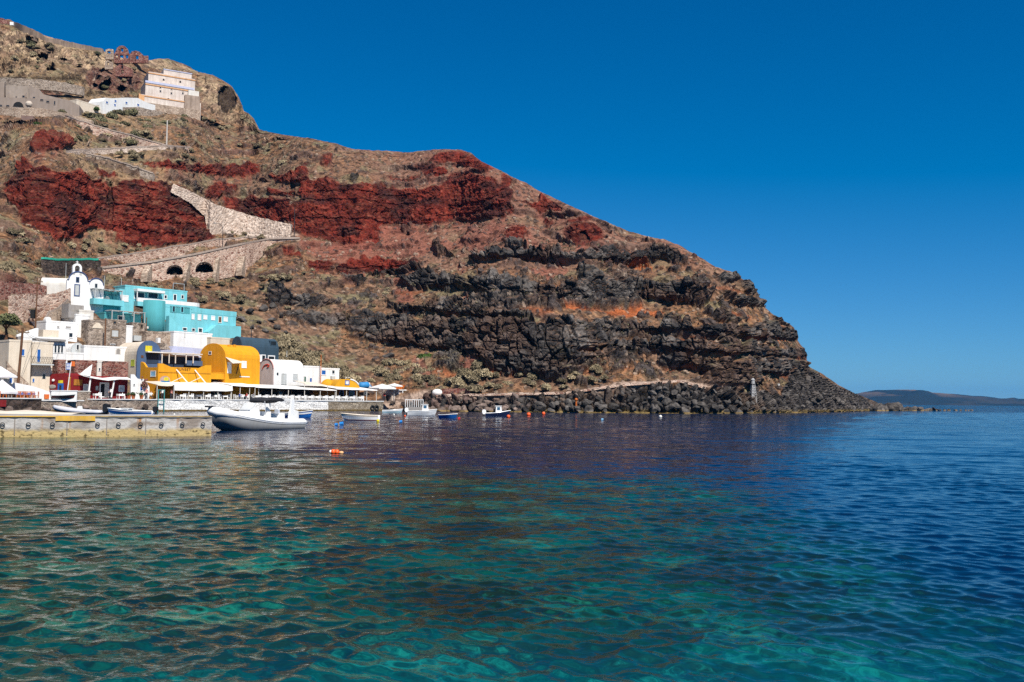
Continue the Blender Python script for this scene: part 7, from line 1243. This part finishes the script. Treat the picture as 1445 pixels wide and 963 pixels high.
# ================================================================== PEOPLE
def person_mesh(pose):
    """one continuous skinned figure; pose = seated or standing"""
    if pose == 'seated':
        J = dict(pel=(0, 0, .50), chest=(0, .04, .85), neck=(0, .03, 1.02), head=(0, -.01, 1.16), top=(0, -.01, 1.25), ls=(-.18, .03, .96), le=(-.25, -.08, .74), lh=(-.15, -.32, .76), rs=(.18, .03, .96), re=(.25, -.08, .74), rh=(.12, -.34, .78), lhp=(-.1, 0, .5), lk=(-.12, -.42, .52), lf=(-.12, -.44, .06), lt=(-.12, -.58, .04), rhp=(.1, 0, .5), rk=(.12, -.42, .52), rf=(.12, -.42, .06), rt=(.12, -.56, .04))
    else:
        J = dict(pel=(0, 0, .95), chest=(0, .02, 1.30), neck=(0, .01, 1.48), head=(0, -.02, 1.62), top=(0, -.02, 1.72), ls=(-.19, .01, 1.41), le=(-.27, .03, 1.13), lh=(-.26, -.12, .90), rs=(.19, .01, 1.41), re=(.28, .04, 1.13), rh=(.27, -.08, .88), lhp=(-.1, 0, .92), lk=(-.12, -.04, .5), lf=(-.13, .02, .07), lt=(-.14, -.16, .04), rhp=(.1, 0, .92), rk=(.12, .0, .5), rf=(.13, .06, .07), rt=(.14, -.12, .04))
    R_ = dict(pel=.14, chest=.155, neck=.06, head=.105, top=.08, ls=.07, le=.048, lh=.042, rs=.07, re=.048, rh=.042, lhp=.095, lk=.065, lf=.045, lt=.04, rhp=.095, rk=.065, rf=.045, rt=.04)
    E = [('pel', 'chest'), ('chest', 'neck'), ('neck', 'head'), ('head', 'top'), ('chest', 'ls'), ('ls', 'le'), ('le', 'lh'), ('chest', 'rs'), ('rs', 're'), ('re', 'rh'), ('pel', 'lhp'), ('lhp', 'lk'), ('lk', 'lf'), ('lf', 'lt'), ('pel', 'rhp'), ('rhp', 'rk'), ('rk', 'rf'), ('rf', 'rt')]
    K = list(J); me = bpy.data.meshes.new('person'); me.from_pydata([J[k] for k in K], [(K.index(a), K.index(c)) for a, c in E], []); o = bpy.data.objects.new('person', me); COL.objects.link(o)
    o.modifiers.new('skin', 'SKIN'); o.modifiers.new('sub', 'SUBSURF').levels = 1
    for i, k in enumerate(K): me.skin_vertices[0].data[i].radius = (R_[k], R_[k] * (.75 if k in ('chest', 'pel') else 1)); me.skin_vertices[0].data[i].use_root = (k == 'pel')
    bpy.context.view_layer.update(); m2 = bpy.data.meshes.new_from_object(o.evaluated_get(bpy.context.evaluated_depsgraph_get())); bpy.data.objects.remove(o)
    hz = J['neck'][2] + .03; pz = J['pel'][2] + .08
    mi = []
    for pgn in m2.polygons:
        c = pgn.center; mi.append(0 if (c.z > hz or (abs(c.x) > .19 and c.z < J['le'][2] + .02 and c.y < 0.2 and c.z > pz - .3 and pose != 'x') and c.z > .6) else (1 if c.z > pz else 2))
        if c.z > J['head'][2] + .0 and c.y > -.05 or c.z > J['head'][2] + .08: mi[-1] = 3
    m2.polygons.foreach_set('material_index', mi); m2.polygons.foreach_set('use_smooth', [True] * len(mi)); return m2
SKIN = mat('skin', (.45, .24, .16), .6, .05); HAIR = mat('dark_hair', (.03, .02, .015), .8); TRO = mat('dark_trousers', (.03, .035, .05), .9)
pm = {k: person_mesh(k) for k in ('seated', 'standing')}
def person(pose, u, off, yaw, shirt, lab, z=QZ + .05, Y=None):
    me = pm[pose].copy(); 
    for x in (SKIN, shirt, TRO, HAIR): me.materials.append(x)
    o = bpy.data.objects.new('person', me); COL.objects.link(o); p = pix(u, 563, edgeY(u) + off if Y is None else Y); p.z = z; o.location = p; o.rotation_euler.z = math.radians(yaw); tag(o, lab, 'person'); return o
SH = {k: mat('shirt_' + k, c, .85, .1) for k, c in dict(blue=(.05, .1, .35), red=(.5, .03, .03), white=(.75, .75, .73), pink=(.6, .25, .22), navy=(.02, .03, .08), teal=(.05, .3, .32), grey=(.25, .25, .26)).items()}
person('seated', 338, 1.2, 130, SH['blue'], 'person in blue shirt seated at a table under the joining awning'); person('seated', 348, 1.2, -60, SH['red'], 'person in red shirt seated beside the tall white awning post'); person('seated', 305, 2.6, 60, SH['teal'], 'person in teal top seated under the deep flapped awning'); person('seated', 366, 2.4, 120, SH['grey'], 'person in grey shirt seated behind the inflatable boat console'); person('seated', 357.5, 1.6, -60, SH['navy'], 'person in navy shirt seated left of the inflatable boat arch')
person('standing', 229, 2.2, 20, SH['white'], 'person in white shirt standing under the arched painted sign'); person('standing', 241.5, 2.4, -30, SH['pink'], 'person in pink shirt standing beside the first awning flap'); person('standing', 156, 3.2, 10, SH['white'], 'person in white standing just right of the red tavern door'); person('standing', 542, 3.2, 10, SH['red'], 'person in red shirt standing under the white market parasol'); person('standing', 206.5, 2.2, -10, SH['pink'], 'person in pink shirt standing right of the stepped gate wall'); person('seated', 213, 2.0, 40, SH['white'], 'person in white shirt seated before the yellow side wall')
person('standing', 1099, 0, 0, SH['white'], 'person in white shirt on the rocks right of the beacon', z=float(pix(1099, 550, terrY(1099, 550) - .6).z) - .1, Y=terrY(1099, 550) - .6)

# ================================================================== BOULDERS
def boulder_mesh(seed, sub=3):
    bm = bmesh.new(); bmesh.ops.create_icosphere(bm, subdivisions=sub, radius=1); rn = np.random.RandomState(seed); pl = [(rn.randn(3), rn.uniform(.45, .8)) for _ in range(11)]; co = np.array([v.co[:] for v in bm.verts])
    for nn_, dd in pl:
        nn_ = nn_ / np.linalg.norm(nn_); k = co @ nn_ - dd; co = co - np.clip(k, 0, None)[:, None] * nn_ * .93
    co *= np.array([1, rn.uniform(.7, 1), rn.uniform(.6, .9)]); co += .05 * np.stack([vnoise(co * 2.5, seed), vnoise(co * 2.5, seed + 1), vnoise(co * 2.5, seed + 2)], -1)
    for v, c in zip(bm.verts, co): v.co = c
    me = bpy.data.meshes.new('boulder'); bm.to_mesh(me); bm.free(); return me
def rockmat(name, c1, c2, c3):
    mt, n, l, b_ = newmat(name); b_.inputs['Roughness'].default_value = .93; b_.inputs['Specular IOR Level'].default_value = .15; geo = n.new('ShaderNodeNewGeometry'); oi = n.new('ShaderNodeObjectInfo'); tn = n.new('ShaderNodeTexNoise'); tn.inputs['Scale'].default_value = 1.3; tn.inputs['Detail'].default_value = 7; tn.inputs['Roughness'].default_value = .7; l.new(geo.outputs['Position'], tn.inputs['Vector'])
    r = n.new('ShaderNodeValToRGB'); e = r.color_ramp.elements; e[0].position = .32; e[0].color = (*c1, 1); e[1].position = .7; e[1].color = (*c3, 1); k = e.new(.5); k.color = (*c2, 1); l.new(tn.outputs[0], r.inputs[0]); hv = n.new('ShaderNodeHueSaturation'); l.new(r.outputs[0], hv.inputs['Color']); mr_ = n.new('ShaderNodeMapRange'); l.new(oi.outputs['Random'], mr_.inputs[0]); mr_.inputs[3].default_value = .55; mr_.inputs[4].default_value = 1.5; l.new(mr_.outputs[0], hv.inputs['Value'])
    sz = n.new('ShaderNodeSeparateXYZ'); l.new(geo.outputs['Position'], sz.inputs[0]); m3 = n.new('ShaderNodeMapRange'); l.new(sz.outputs[2], m3.inputs[0]); m3.inputs[1].default_value = .14; m3.inputs[2].default_value = .34; m3.inputs[3].default_value = .85; m3.inputs[4].default_value = 0; mx = n.new('ShaderNodeMix'); mx.data_type = 'RGBA'; l.new(m3.outputs[0], mx.inputs[0]); l.new(hv.outputs[0], mx.inputs[6]); mx.inputs[7].default_value = (.21, .14, .045, 1); l.new(mx.outputs[2], b_.inputs['Base Color'])
    bp = n.new('ShaderNodeBump'); bp.inputs['Strength'].default_value = .8; bp.inputs['Distance'].default_value = .2; l.new(tn.outputs[0], bp.inputs['Height']); l.new(bp.outputs[0], b_.inputs['Normal']); return mt
RB = rockmat('basalt_boulder', (.024, .022, .021), (.062, .055, .05), (.125, .11, .098)); RR = rockmat('brown_boulder', (.04, .03, .025), (.11, .082, .068), (.21, .155, .13))
bms = [boulder_mesh(s) for s in range(12)]; bmr = [m_.copy() for m_ in bms[:6]]
for x in bms: x.materials.append(RB)
for x in bmr: x.materials.append(RR)
rnd = random.Random(5)
def boulder(u, v, Y, rad, lab, grp, meshes, sink=.35):
    p = pix(u, v, Y); o = bpy.data.objects.new('boulder', rnd.choice(meshes)); COL.objects.link(o); p.z += rad * (.5 - sink); o.location = p; o.rotation_euler = (rnd.uniform(-.5, .5), rnd.uniform(-.5, .5), rnd.uniform(0, 6.3)); o.scale = (rad * rnd.uniform(.85, 1.4), rad * rnd.uniform(.8, 1.1), rad * rnd.uniform(.75, 1.15)); tag(o, lab, 'boulder', grp); return o
GA, LA = 'brown boulders between the quay end and the navy boat', 'brown grey boulder on the shore between quay end and navy boat'
GB, LB = 'black boulders along the foot of the headland', 'black basalt boulder on the shore at the foot of the headland'
for i in range(62):
    u = rnd.uniform(545, 735); f = rnd.random() ** 1.3; vb = float(np.interp(u, _S[:, 0], _S[:, 1])); vtop = float(np.interp(u, [545, 590, 640, 735], [573, 564, 562, 560])); v = vb - (vb - vtop) * f; u_ = max(u, 585) if f > .5 else u
    boulder(u_, v, terrY(u_, v) - 1.2 - (1 if u < 585 else 0), rnd.uniform(.5, 1.25) * (1.15 - .4 * f), LA, GA, bmr)
for i in range(190):
    u = rnd.uniform(725, 1240); f = rnd.random() ** 1.2; vb = float(np.interp(u, _S[:, 0], _S[:, 1])); vtop = float(np.interp(u, [725, 830, 884, 959, 1000, 1060, 1130, 1180, 1215, 1240], [561, 560, 553, 546, 553, 556, 545, 556, 566, 572])); v = vb - (vb - vtop) * f; Y = terrY(u, v)
    boulder(u, v, Y - .8, rnd.uniform(.45, 1.15) * (1.2 - .4 * f) * (Y / 200) ** .5, LB, GB, bms)
GC, LC = 'low black rocks of the reef running out from the headland tip', 'low black reef rock in the line beyond the headland tip'
for i in range(64):
    t = rnd.random() ** 1.3; u = 1232 + 140 * t; Y = 322 + 75 * t + rnd.uniform(-4, 10); hp = float(np.interp(u, [1232, 1244, 1262, 1270, 1297, 1302, 1320, 1330, 1345, 1374], [9, 9, 12, 7, 6, 2.5, 4.5, 1.5, 2.5, 1.2])); rad = hp * .95 * Y / FPX * rnd.uniform(.6, 1.05) * (Y / 360); p = pix(u, 578, Y); o = bpy.data.objects.new('boulder', rnd.choice(bms)); COL.objects.link(o); o.location = (p.x, p.y, rad * .25); o.rotation_euler = (0, 0, rnd.uniform(0, 6)); o.scale = (rad * rnd.uniform(1.1, 1.9), rad * 1.3, rad * rnd.uniform(1.0, 1.5)); tag(o, LC, 'rock', GC)
GD, LD = 'dark lava boulders on the slope right of the turquoise houses', 'dark lava boulder on the slope right of the turquoise houses'
for u, v, w in ((342, 452, 12), (352, 441, 10), (372, 436, 13), (386, 432, 9), (366, 455, 9), (384, 452, 8), (392, 462, 10), (375, 468, 7), (397, 446, 7), (340, 436, 7), (404, 470, 7), (356, 462, 8), (548, 505, 16), (556, 515, 10), (541, 492, 8), (705, 522, 9), (718, 526, 10), (560, 535, 8), (780, 528, 9), (822, 536, 8), (846, 538, 7)): Y = terrY(u, v); boulder(u, v, Y - .5, w * Y / FPX * .6, LD if u < 500 else 'dark lava boulder on the scrub slope above the coastal path', GD if u < 500 else 'lava boulders on the scrub slope above the coastal path', bms)
# rocks at the left shore behind the pier
for u, v, w in ((12, 583, 20), (40, 581, 16), (66, 580, 18), (95, 578, 10), (120, 577, 12), (135, 578, 9), (150, 576, 10), (165, 576, 8), (205, 575, 10), (196, 577, 8), (30, 585, 12), (2, 580, 12), (80, 575, 9)): Y = edgeY(u) - 1.2; boulder(u, v, Y, w * Y / FPX * .5, 'tan brown shore rock behind the pier by the dinghy', 'shore rocks behind the pier', bmr)

# ================================================================== SHRUBS
def shrub_mesh(seed, flat=.7, leaves=900):
    rn = np.random.RandomState(seed); lob = [(rn.uniform(-.5, .5), rn.uniform(-.5, .5), rn.uniform(.1, .45) * flat, rn.uniform(.35, .6)) for _ in range(8)] + [(0, 0, .3 * flat, .6)]; vs, fs = [], []
    for i in range(leaves):
        x, y, z, r = lob[rn.randint(len(lob))]; d = rn.randn(3); d /= np.linalg.norm(d); d[2] = abs(d[2]) * .9 - .1 * (rn.rand() < .3); rr = r * rn.uniform(.75, 1.06); c = np.array([x, y, z]) + d * rr * np.array([1, 1, flat]); c[2] = max(c[2], -.1)
        a = rn.randn(3) + d * .3; a /= np.linalg.norm(a); b_ = np.cross(d + rn.randn(3) * .5, a); b_ /= np.linalg.norm(b_) + 1e-6; s = rn.uniform(.05, .10); o = len(vs); vs += [c - a * s - b_ * s * .6, c + a * s - b_ * s * .6, c + a * s * .8 + b_ * s * .7, c - a * s * .8 + b_ * s * .7]; fs.append((o, o + 1, o + 2, o + 3))
    for x, y, z, r in lob:   # woody heart that stops light
        o = len(vs); 
        for k in range(6): vs.append((x + r * .72 * math.cos(k * PI / 3), y + r * .72 * math.sin(k * PI / 3), max(z - .1, -.1)))
        vs.append((x, y, z + r * .62 * flat)); fs += [(o + k, o + (k + 1) % 6, o + 6) for k in range(6)]
    me = bpy.data.meshes.new('shrub'); me.from_pydata([tuple(v) for v in vs], [], fs); return me
def leafmat(name, c1, c2, var=.45):
    mt, n, l, b_ = newmat(name); b_.inputs['Roughness'].default_value = .85; b_.inputs['Specular IOR Level'].default_value = .2; geo = n.new('ShaderNodeNewGeometry'); oi = n.new('ShaderNodeObjectInfo'); tn = n.new('ShaderNodeTexNoise'); tn.inputs['Scale'].default_value = 1.1; tn.inputs['Detail'].default_value = 5; l.new(geo.outputs['Position'], tn.inputs['Vector']); r = n.new('ShaderNodeValToRGB'); r.color_ramp.elements[0].position = .35; r.color_ramp.elements[0].color = (*c1, 1); r.color_ramp.elements[1].position = .66; r.color_ramp.elements[1].color = (*c2, 1); l.new(tn.outputs[0], r.inputs[0])
    hv = n.new('ShaderNodeHueSaturation'); l.new(r.outputs[0], hv.inputs['Color']); mr_ = n.new('ShaderNodeMapRange'); l.new(oi.outputs['Random'], mr_.inputs[0]); mr_.inputs[3].default_value = 1 - var; mr_.inputs[4].default_value = 1 + var; l.new(mr_.outputs[0], hv.inputs['Value']); l.new(hv.outputs[0], b_.inputs['Base Color']); return mt
LF = leafmat('olive_grey_scrub', (.15, .118, .066), (.30, .24, .15)); LFD = leafmat('dark_scrub', (.075, .075, .04), (.17, .15, .08)); LFG = leafmat('green_leaf', (.03, .06, .012), (.07, .12, .025), .2)
shm = [shrub_mesh(s, rnd.uniform(.6, .85)) for s in range(6)]; shd = [m_.copy() for m_ in shm[:3]]; shg = shm[0].copy()
for x in shm: x.materials.append(LF)
for x in shd: x.materials.append(LFD)
shg.materials.append(LFG)
rnd = random.Random(21)
def shrub(u, v, wpx, lab, grp, meshes, Y=None):
    Y = terrY(u, v) if Y is None else Y; w = wpx * 1.15 * Y / FPX / 2; p = pix(u, v, Y - .2); o = bpy.data.objects.new('shrub', rnd.choice(meshes)); COL.objects.link(o); o.location = p; o.location.z -= w * .05; o.rotation_euler.z = rnd.uniform(0, 6.3); o.scale = (w * rnd.uniform(.9, 1.2), w * rnd.uniform(.9, 1.2), w * rnd.uniform(1.15, 1.7)); tag(o, lab, 'shrub', grp); return o
Z = [ # box, count, size, label, group, meshes
 ((395, 480, 505, 545), 80, (15, 27), 'rounded grey green bush in the thicket behind the white vaulted house', 'bushes in the thicket behind the white vaulted house', shm),
 ((520, 516, 690, 553), 40, (11, 22), 'rounded grey green bush in the row above the coastal path', 'bushes in the row above the coastal path', shm),
 ((690, 522, 860, 552), 22, (8, 17), 'olive bush on the scrub slope above the black boulders', 'bushes on the scrub slope above the black boulders', shm),
 ((118, 160, 262, 205), 44, (9, 20), 'dark olive bush beside the topmost footpath', 'bushes beside the topmost footpath', shd + shm[:1]),
 ((40, 160, 120, 205), 12, (8, 16), 'dusty bush on the slope below the tan hotel', 'bushes on the slope below the tan hotel', shd + shm[:2]),
 ((10, 60, 200, 135), 26, (6, 12), 'small dusty bush among the pale cave ruins', 'small bushes among the pale cave ruins', shm + shd[:1]),
 ((160, 200, 400, 235), 22, (7, 14), 'grey bush between the two red banks', 'bushes between the two red banks', shm),
 ((0, 290, 60, 385), 22, (8, 18), 'grey green bush on the left slope above the chapel', 'bushes on the left slope above the chapel', shm),
 ((100, 335, 225, 356), 12, (7, 12), 'bush at the foot of the left red cliff', 'bushes at the foot of the left red cliff', shm),
 ((325, 322, 420, 338), 8, (7, 12), 'bush beside the hairpin of the stone ramp', 'bushes beside the hairpin of the stone ramp', shm),
 ((200, 388, 420, 430), 30, (7, 15), 'grey green bush on the slope below the arched ramp', 'bushes on the slope below the arched ramp', shm),
 ((280, 160, 420, 215), 18, (6, 12), 'grey bush on the brown saddle right of the mansion', 'bushes on the brown saddle right of the mansion', shm),
 ((380, 380, 560, 440), 18, (6, 11), 'grey bush on the tan slope under the main red cliff', 'bushes on the tan slope under the main red cliff', shm)]
for (u0, v0, u1, v1), n_, (s0, s1), lab, grp, ms in Z:
    k = 0; tries = 0
    while k < n_ and tries < 900:
        tries += 1; u, v = rnd.uniform(u0, u1), rnd.uniform(v0, v1)
        if u0 == 395 and (v < 480 + (u - 395) * .55 - 4): continue
        q = (np.array([float(u)]), np.array([float(v)]))
        if smp(mr['red'], *q)[0] > .3 or smp(mr['black'], *q)[0] > .3 or smp(mr['path'], *q)[0] > .2 or (198 < u < 288 and 95 < v < 156) or (145 < u < 222 and 136 < v < 158): continue
        if v < float(np.interp(u, US, vsky)) + 6: continue
        shrub(u, v, rnd.uniform(s0, s1), lab, grp, ms); k += 1
shrub(243, 160, 12, 'bright green bush just below the mansion terrace', None, [shg]); shrub(136, 156, 0.1 + 9, 'single green bush left of the low white house', None, [shg]); shrub(602, 509, 22, 'bright green bush on the slope between the black lava ledges', None, [shg]); shrub(161, 190, 9, 'small vivid green bush on the topmost footpath wall', None, [shg]); shrub(58, 178, 16, 'green bush beside the brown hut', None, [shg])
# tree at left edge: trunk, limbs, leafy crown
p = pix(8, 478, terrY(8, 470) - 4); w = 15 * p.y / FPX; tr = empty('olive_tree', 'grey green olive tree at the left frame edge above stone stairs', 'tree', p, 0); m_ = MB(); m_.tube([(0, 0, -1), (.1, 0, .8), (-.1, .1, 1.8)], [.3, .22, .16], 8); m_.build('trunk', BROWNW, tr)
for k in range(6): m_ = MB(); a = k * PI / 3; m_.tube([(-.05, .05, 1.5), (.8 * math.cos(a), .8 * math.sin(a), 2.4), (1.5 * math.cos(a), 1.4 * math.sin(a), 3.1)], [.12, .08, .04], 6); m_.build('limb', BROWNW, tr)
cm_ = shrub_mesh(99, .95, 2200); cm_.materials.append(leafmat('olive_leaf', (.06, .07, .03), (.15, .15, .07), .1)); o = bpy.data.objects.new('crown', cm_); COL.objects.link(o); o.parent = tr; o.location = (0, 0, 2.0); o.scale = (2.3, 2.0, 2.3)
p = pix(256, 152, terrY(256, 152) - 5); tr = empty('palm_tree', 'small bushy palm at the foot of the mansion', 'palm', p, 0); m_ = MB(); m_.tube([(0, 0, -1), (0, 0, 1.4)], [.3, .22], 8); m_.build('trunk', BROWNW, tr); m_ = MB()
for k in range(26):
    a = k * 2.4; el = .2 + 1.1 * rnd.random(); L_ = 2.0; pts = [Vector((math.cos(a) * L_ * t * math.cos(el), math.sin(a) * L_ * t * math.cos(el), 1.3 + L_ * (math.sin(el) * t - .55 * t * t))) for t in (0, .3, .6, .85, 1)]; sd_ = Vector((-math.sin(a), math.cos(a), 0)); m_.add([p_ + sd_ * s * w_ for p_, w_ in zip(pts, (.06, .2, .24, .16, .02)) for s in (-1, 1)], [(2 * i, 2 * i + 1, 2 * i + 3, 2 * i + 2) for i in range(4)])
m_.build('crown', LFD, tr)
# dry ground cover: thousands of tufts nobody could count
tv, tf = [], []; rn = np.random.RandomState(4)
N = 15000; uu = rn.uniform(-60, 1130, N); tt = rn.uniform(0, 1, N); vb = np.interp(uu, _S[:, 0], _S[:, 1]); vk = np.interp(uu, US, vsky); vv = vb - 6 + (vk - vb + 9) * tt
ok = (smp(mr['red'], uu, vv) < .25) & (smp(mr['black'], uu, vv) < .3) & (smp(mr['path'], uu, vv) < .1) & (smp(mr['shore'], uu, vv) < .2) & ~((uu < 540) & (vv > 395 + np.clip(uu - 130, 0, 999) * .28)); cl = fbm(np.stack([uu / 45, vv / 25, uu * 0], -1), 3, 77); ok &= (cl + rn.uniform(-.3, .3, N) > -.05 + .25 * sst(500, 900, uu)); uu, vv = uu[ok], vv[ok]
ci = np.clip(np.round((uu - US[0]) / (US[1] - US[0])).astype(int), 0, NC - 1); ti = np.clip(np.round((vv - vst[ci]) / (vsky[ci] - vst[ci]) * (NR - 1)).astype(int), 0, NR - 1); PP = P1[ci, ti]; okd = (D[ci, ti] > -1.2); PP = PP[okd]
for c in PP:
    s = rn.uniform(.18, .5)
    for k in range(7):
        d = rn.randn(3) * .55; d[2] = abs(d[2]) * .8; q = c + d * s; a = rn.randn(3); a /= np.linalg.norm(a); b_ = np.cross(a, rn.randn(3)); b_ /= np.linalg.norm(b_) + 1e-6; o = len(tv); h_ = s * rn.uniform(.2, .45); tv += [tuple(q - a * h_ - b_ * h_), tuple(q + a * h_ - b_ * h_), tuple(q + b_ * h_ * 1.2)]; tf.append((o, o + 1, o + 2))
me = bpy.data.meshes.new('dry_scrub'); me.from_pydata(tv, [], tf); o = bpy.data.objects.new('dry_scrub', me); COL.objects.link(o); me.materials.append(leafmat('dry_tuft', (.075, .062, .035), (.17, .14, .085), 0)); o['kind'] = 'stuff'; o['label'] = 'low dry scrub tufts scattered over the slopes'; o['category'] = 'ground cover'
# ================================================================== AIR
HAZE = True
if HAZE:
    m_ = MB(); m_.box(-9000, 9000, -400, 13000, -9, 215); o = m_.build('haze', None); o['kind'] = 'stuff'; o.data.materials.clear()
    mt = bpy.data.materials.new('sea_air'); mt.use_nodes = True; n = mt.node_tree.nodes; l = mt.node_tree.links; n.clear(); out = n.new('ShaderNodeOutputMaterial'); pv = n.new('ShaderNodeVolumePrincipled'); pv.inputs['Color'].default_value = (.02, .40, 1.0, 1); pv.inputs['Density'].default_value = 4.5e-5; pv.inputs['Anisotropy'].default_value = .2; l.new(pv.outputs[0], out.inputs['Volume']); o.data.materials.append(mt); o['label'] = 'thin blue sea haze'; o['category'] = 'haze'
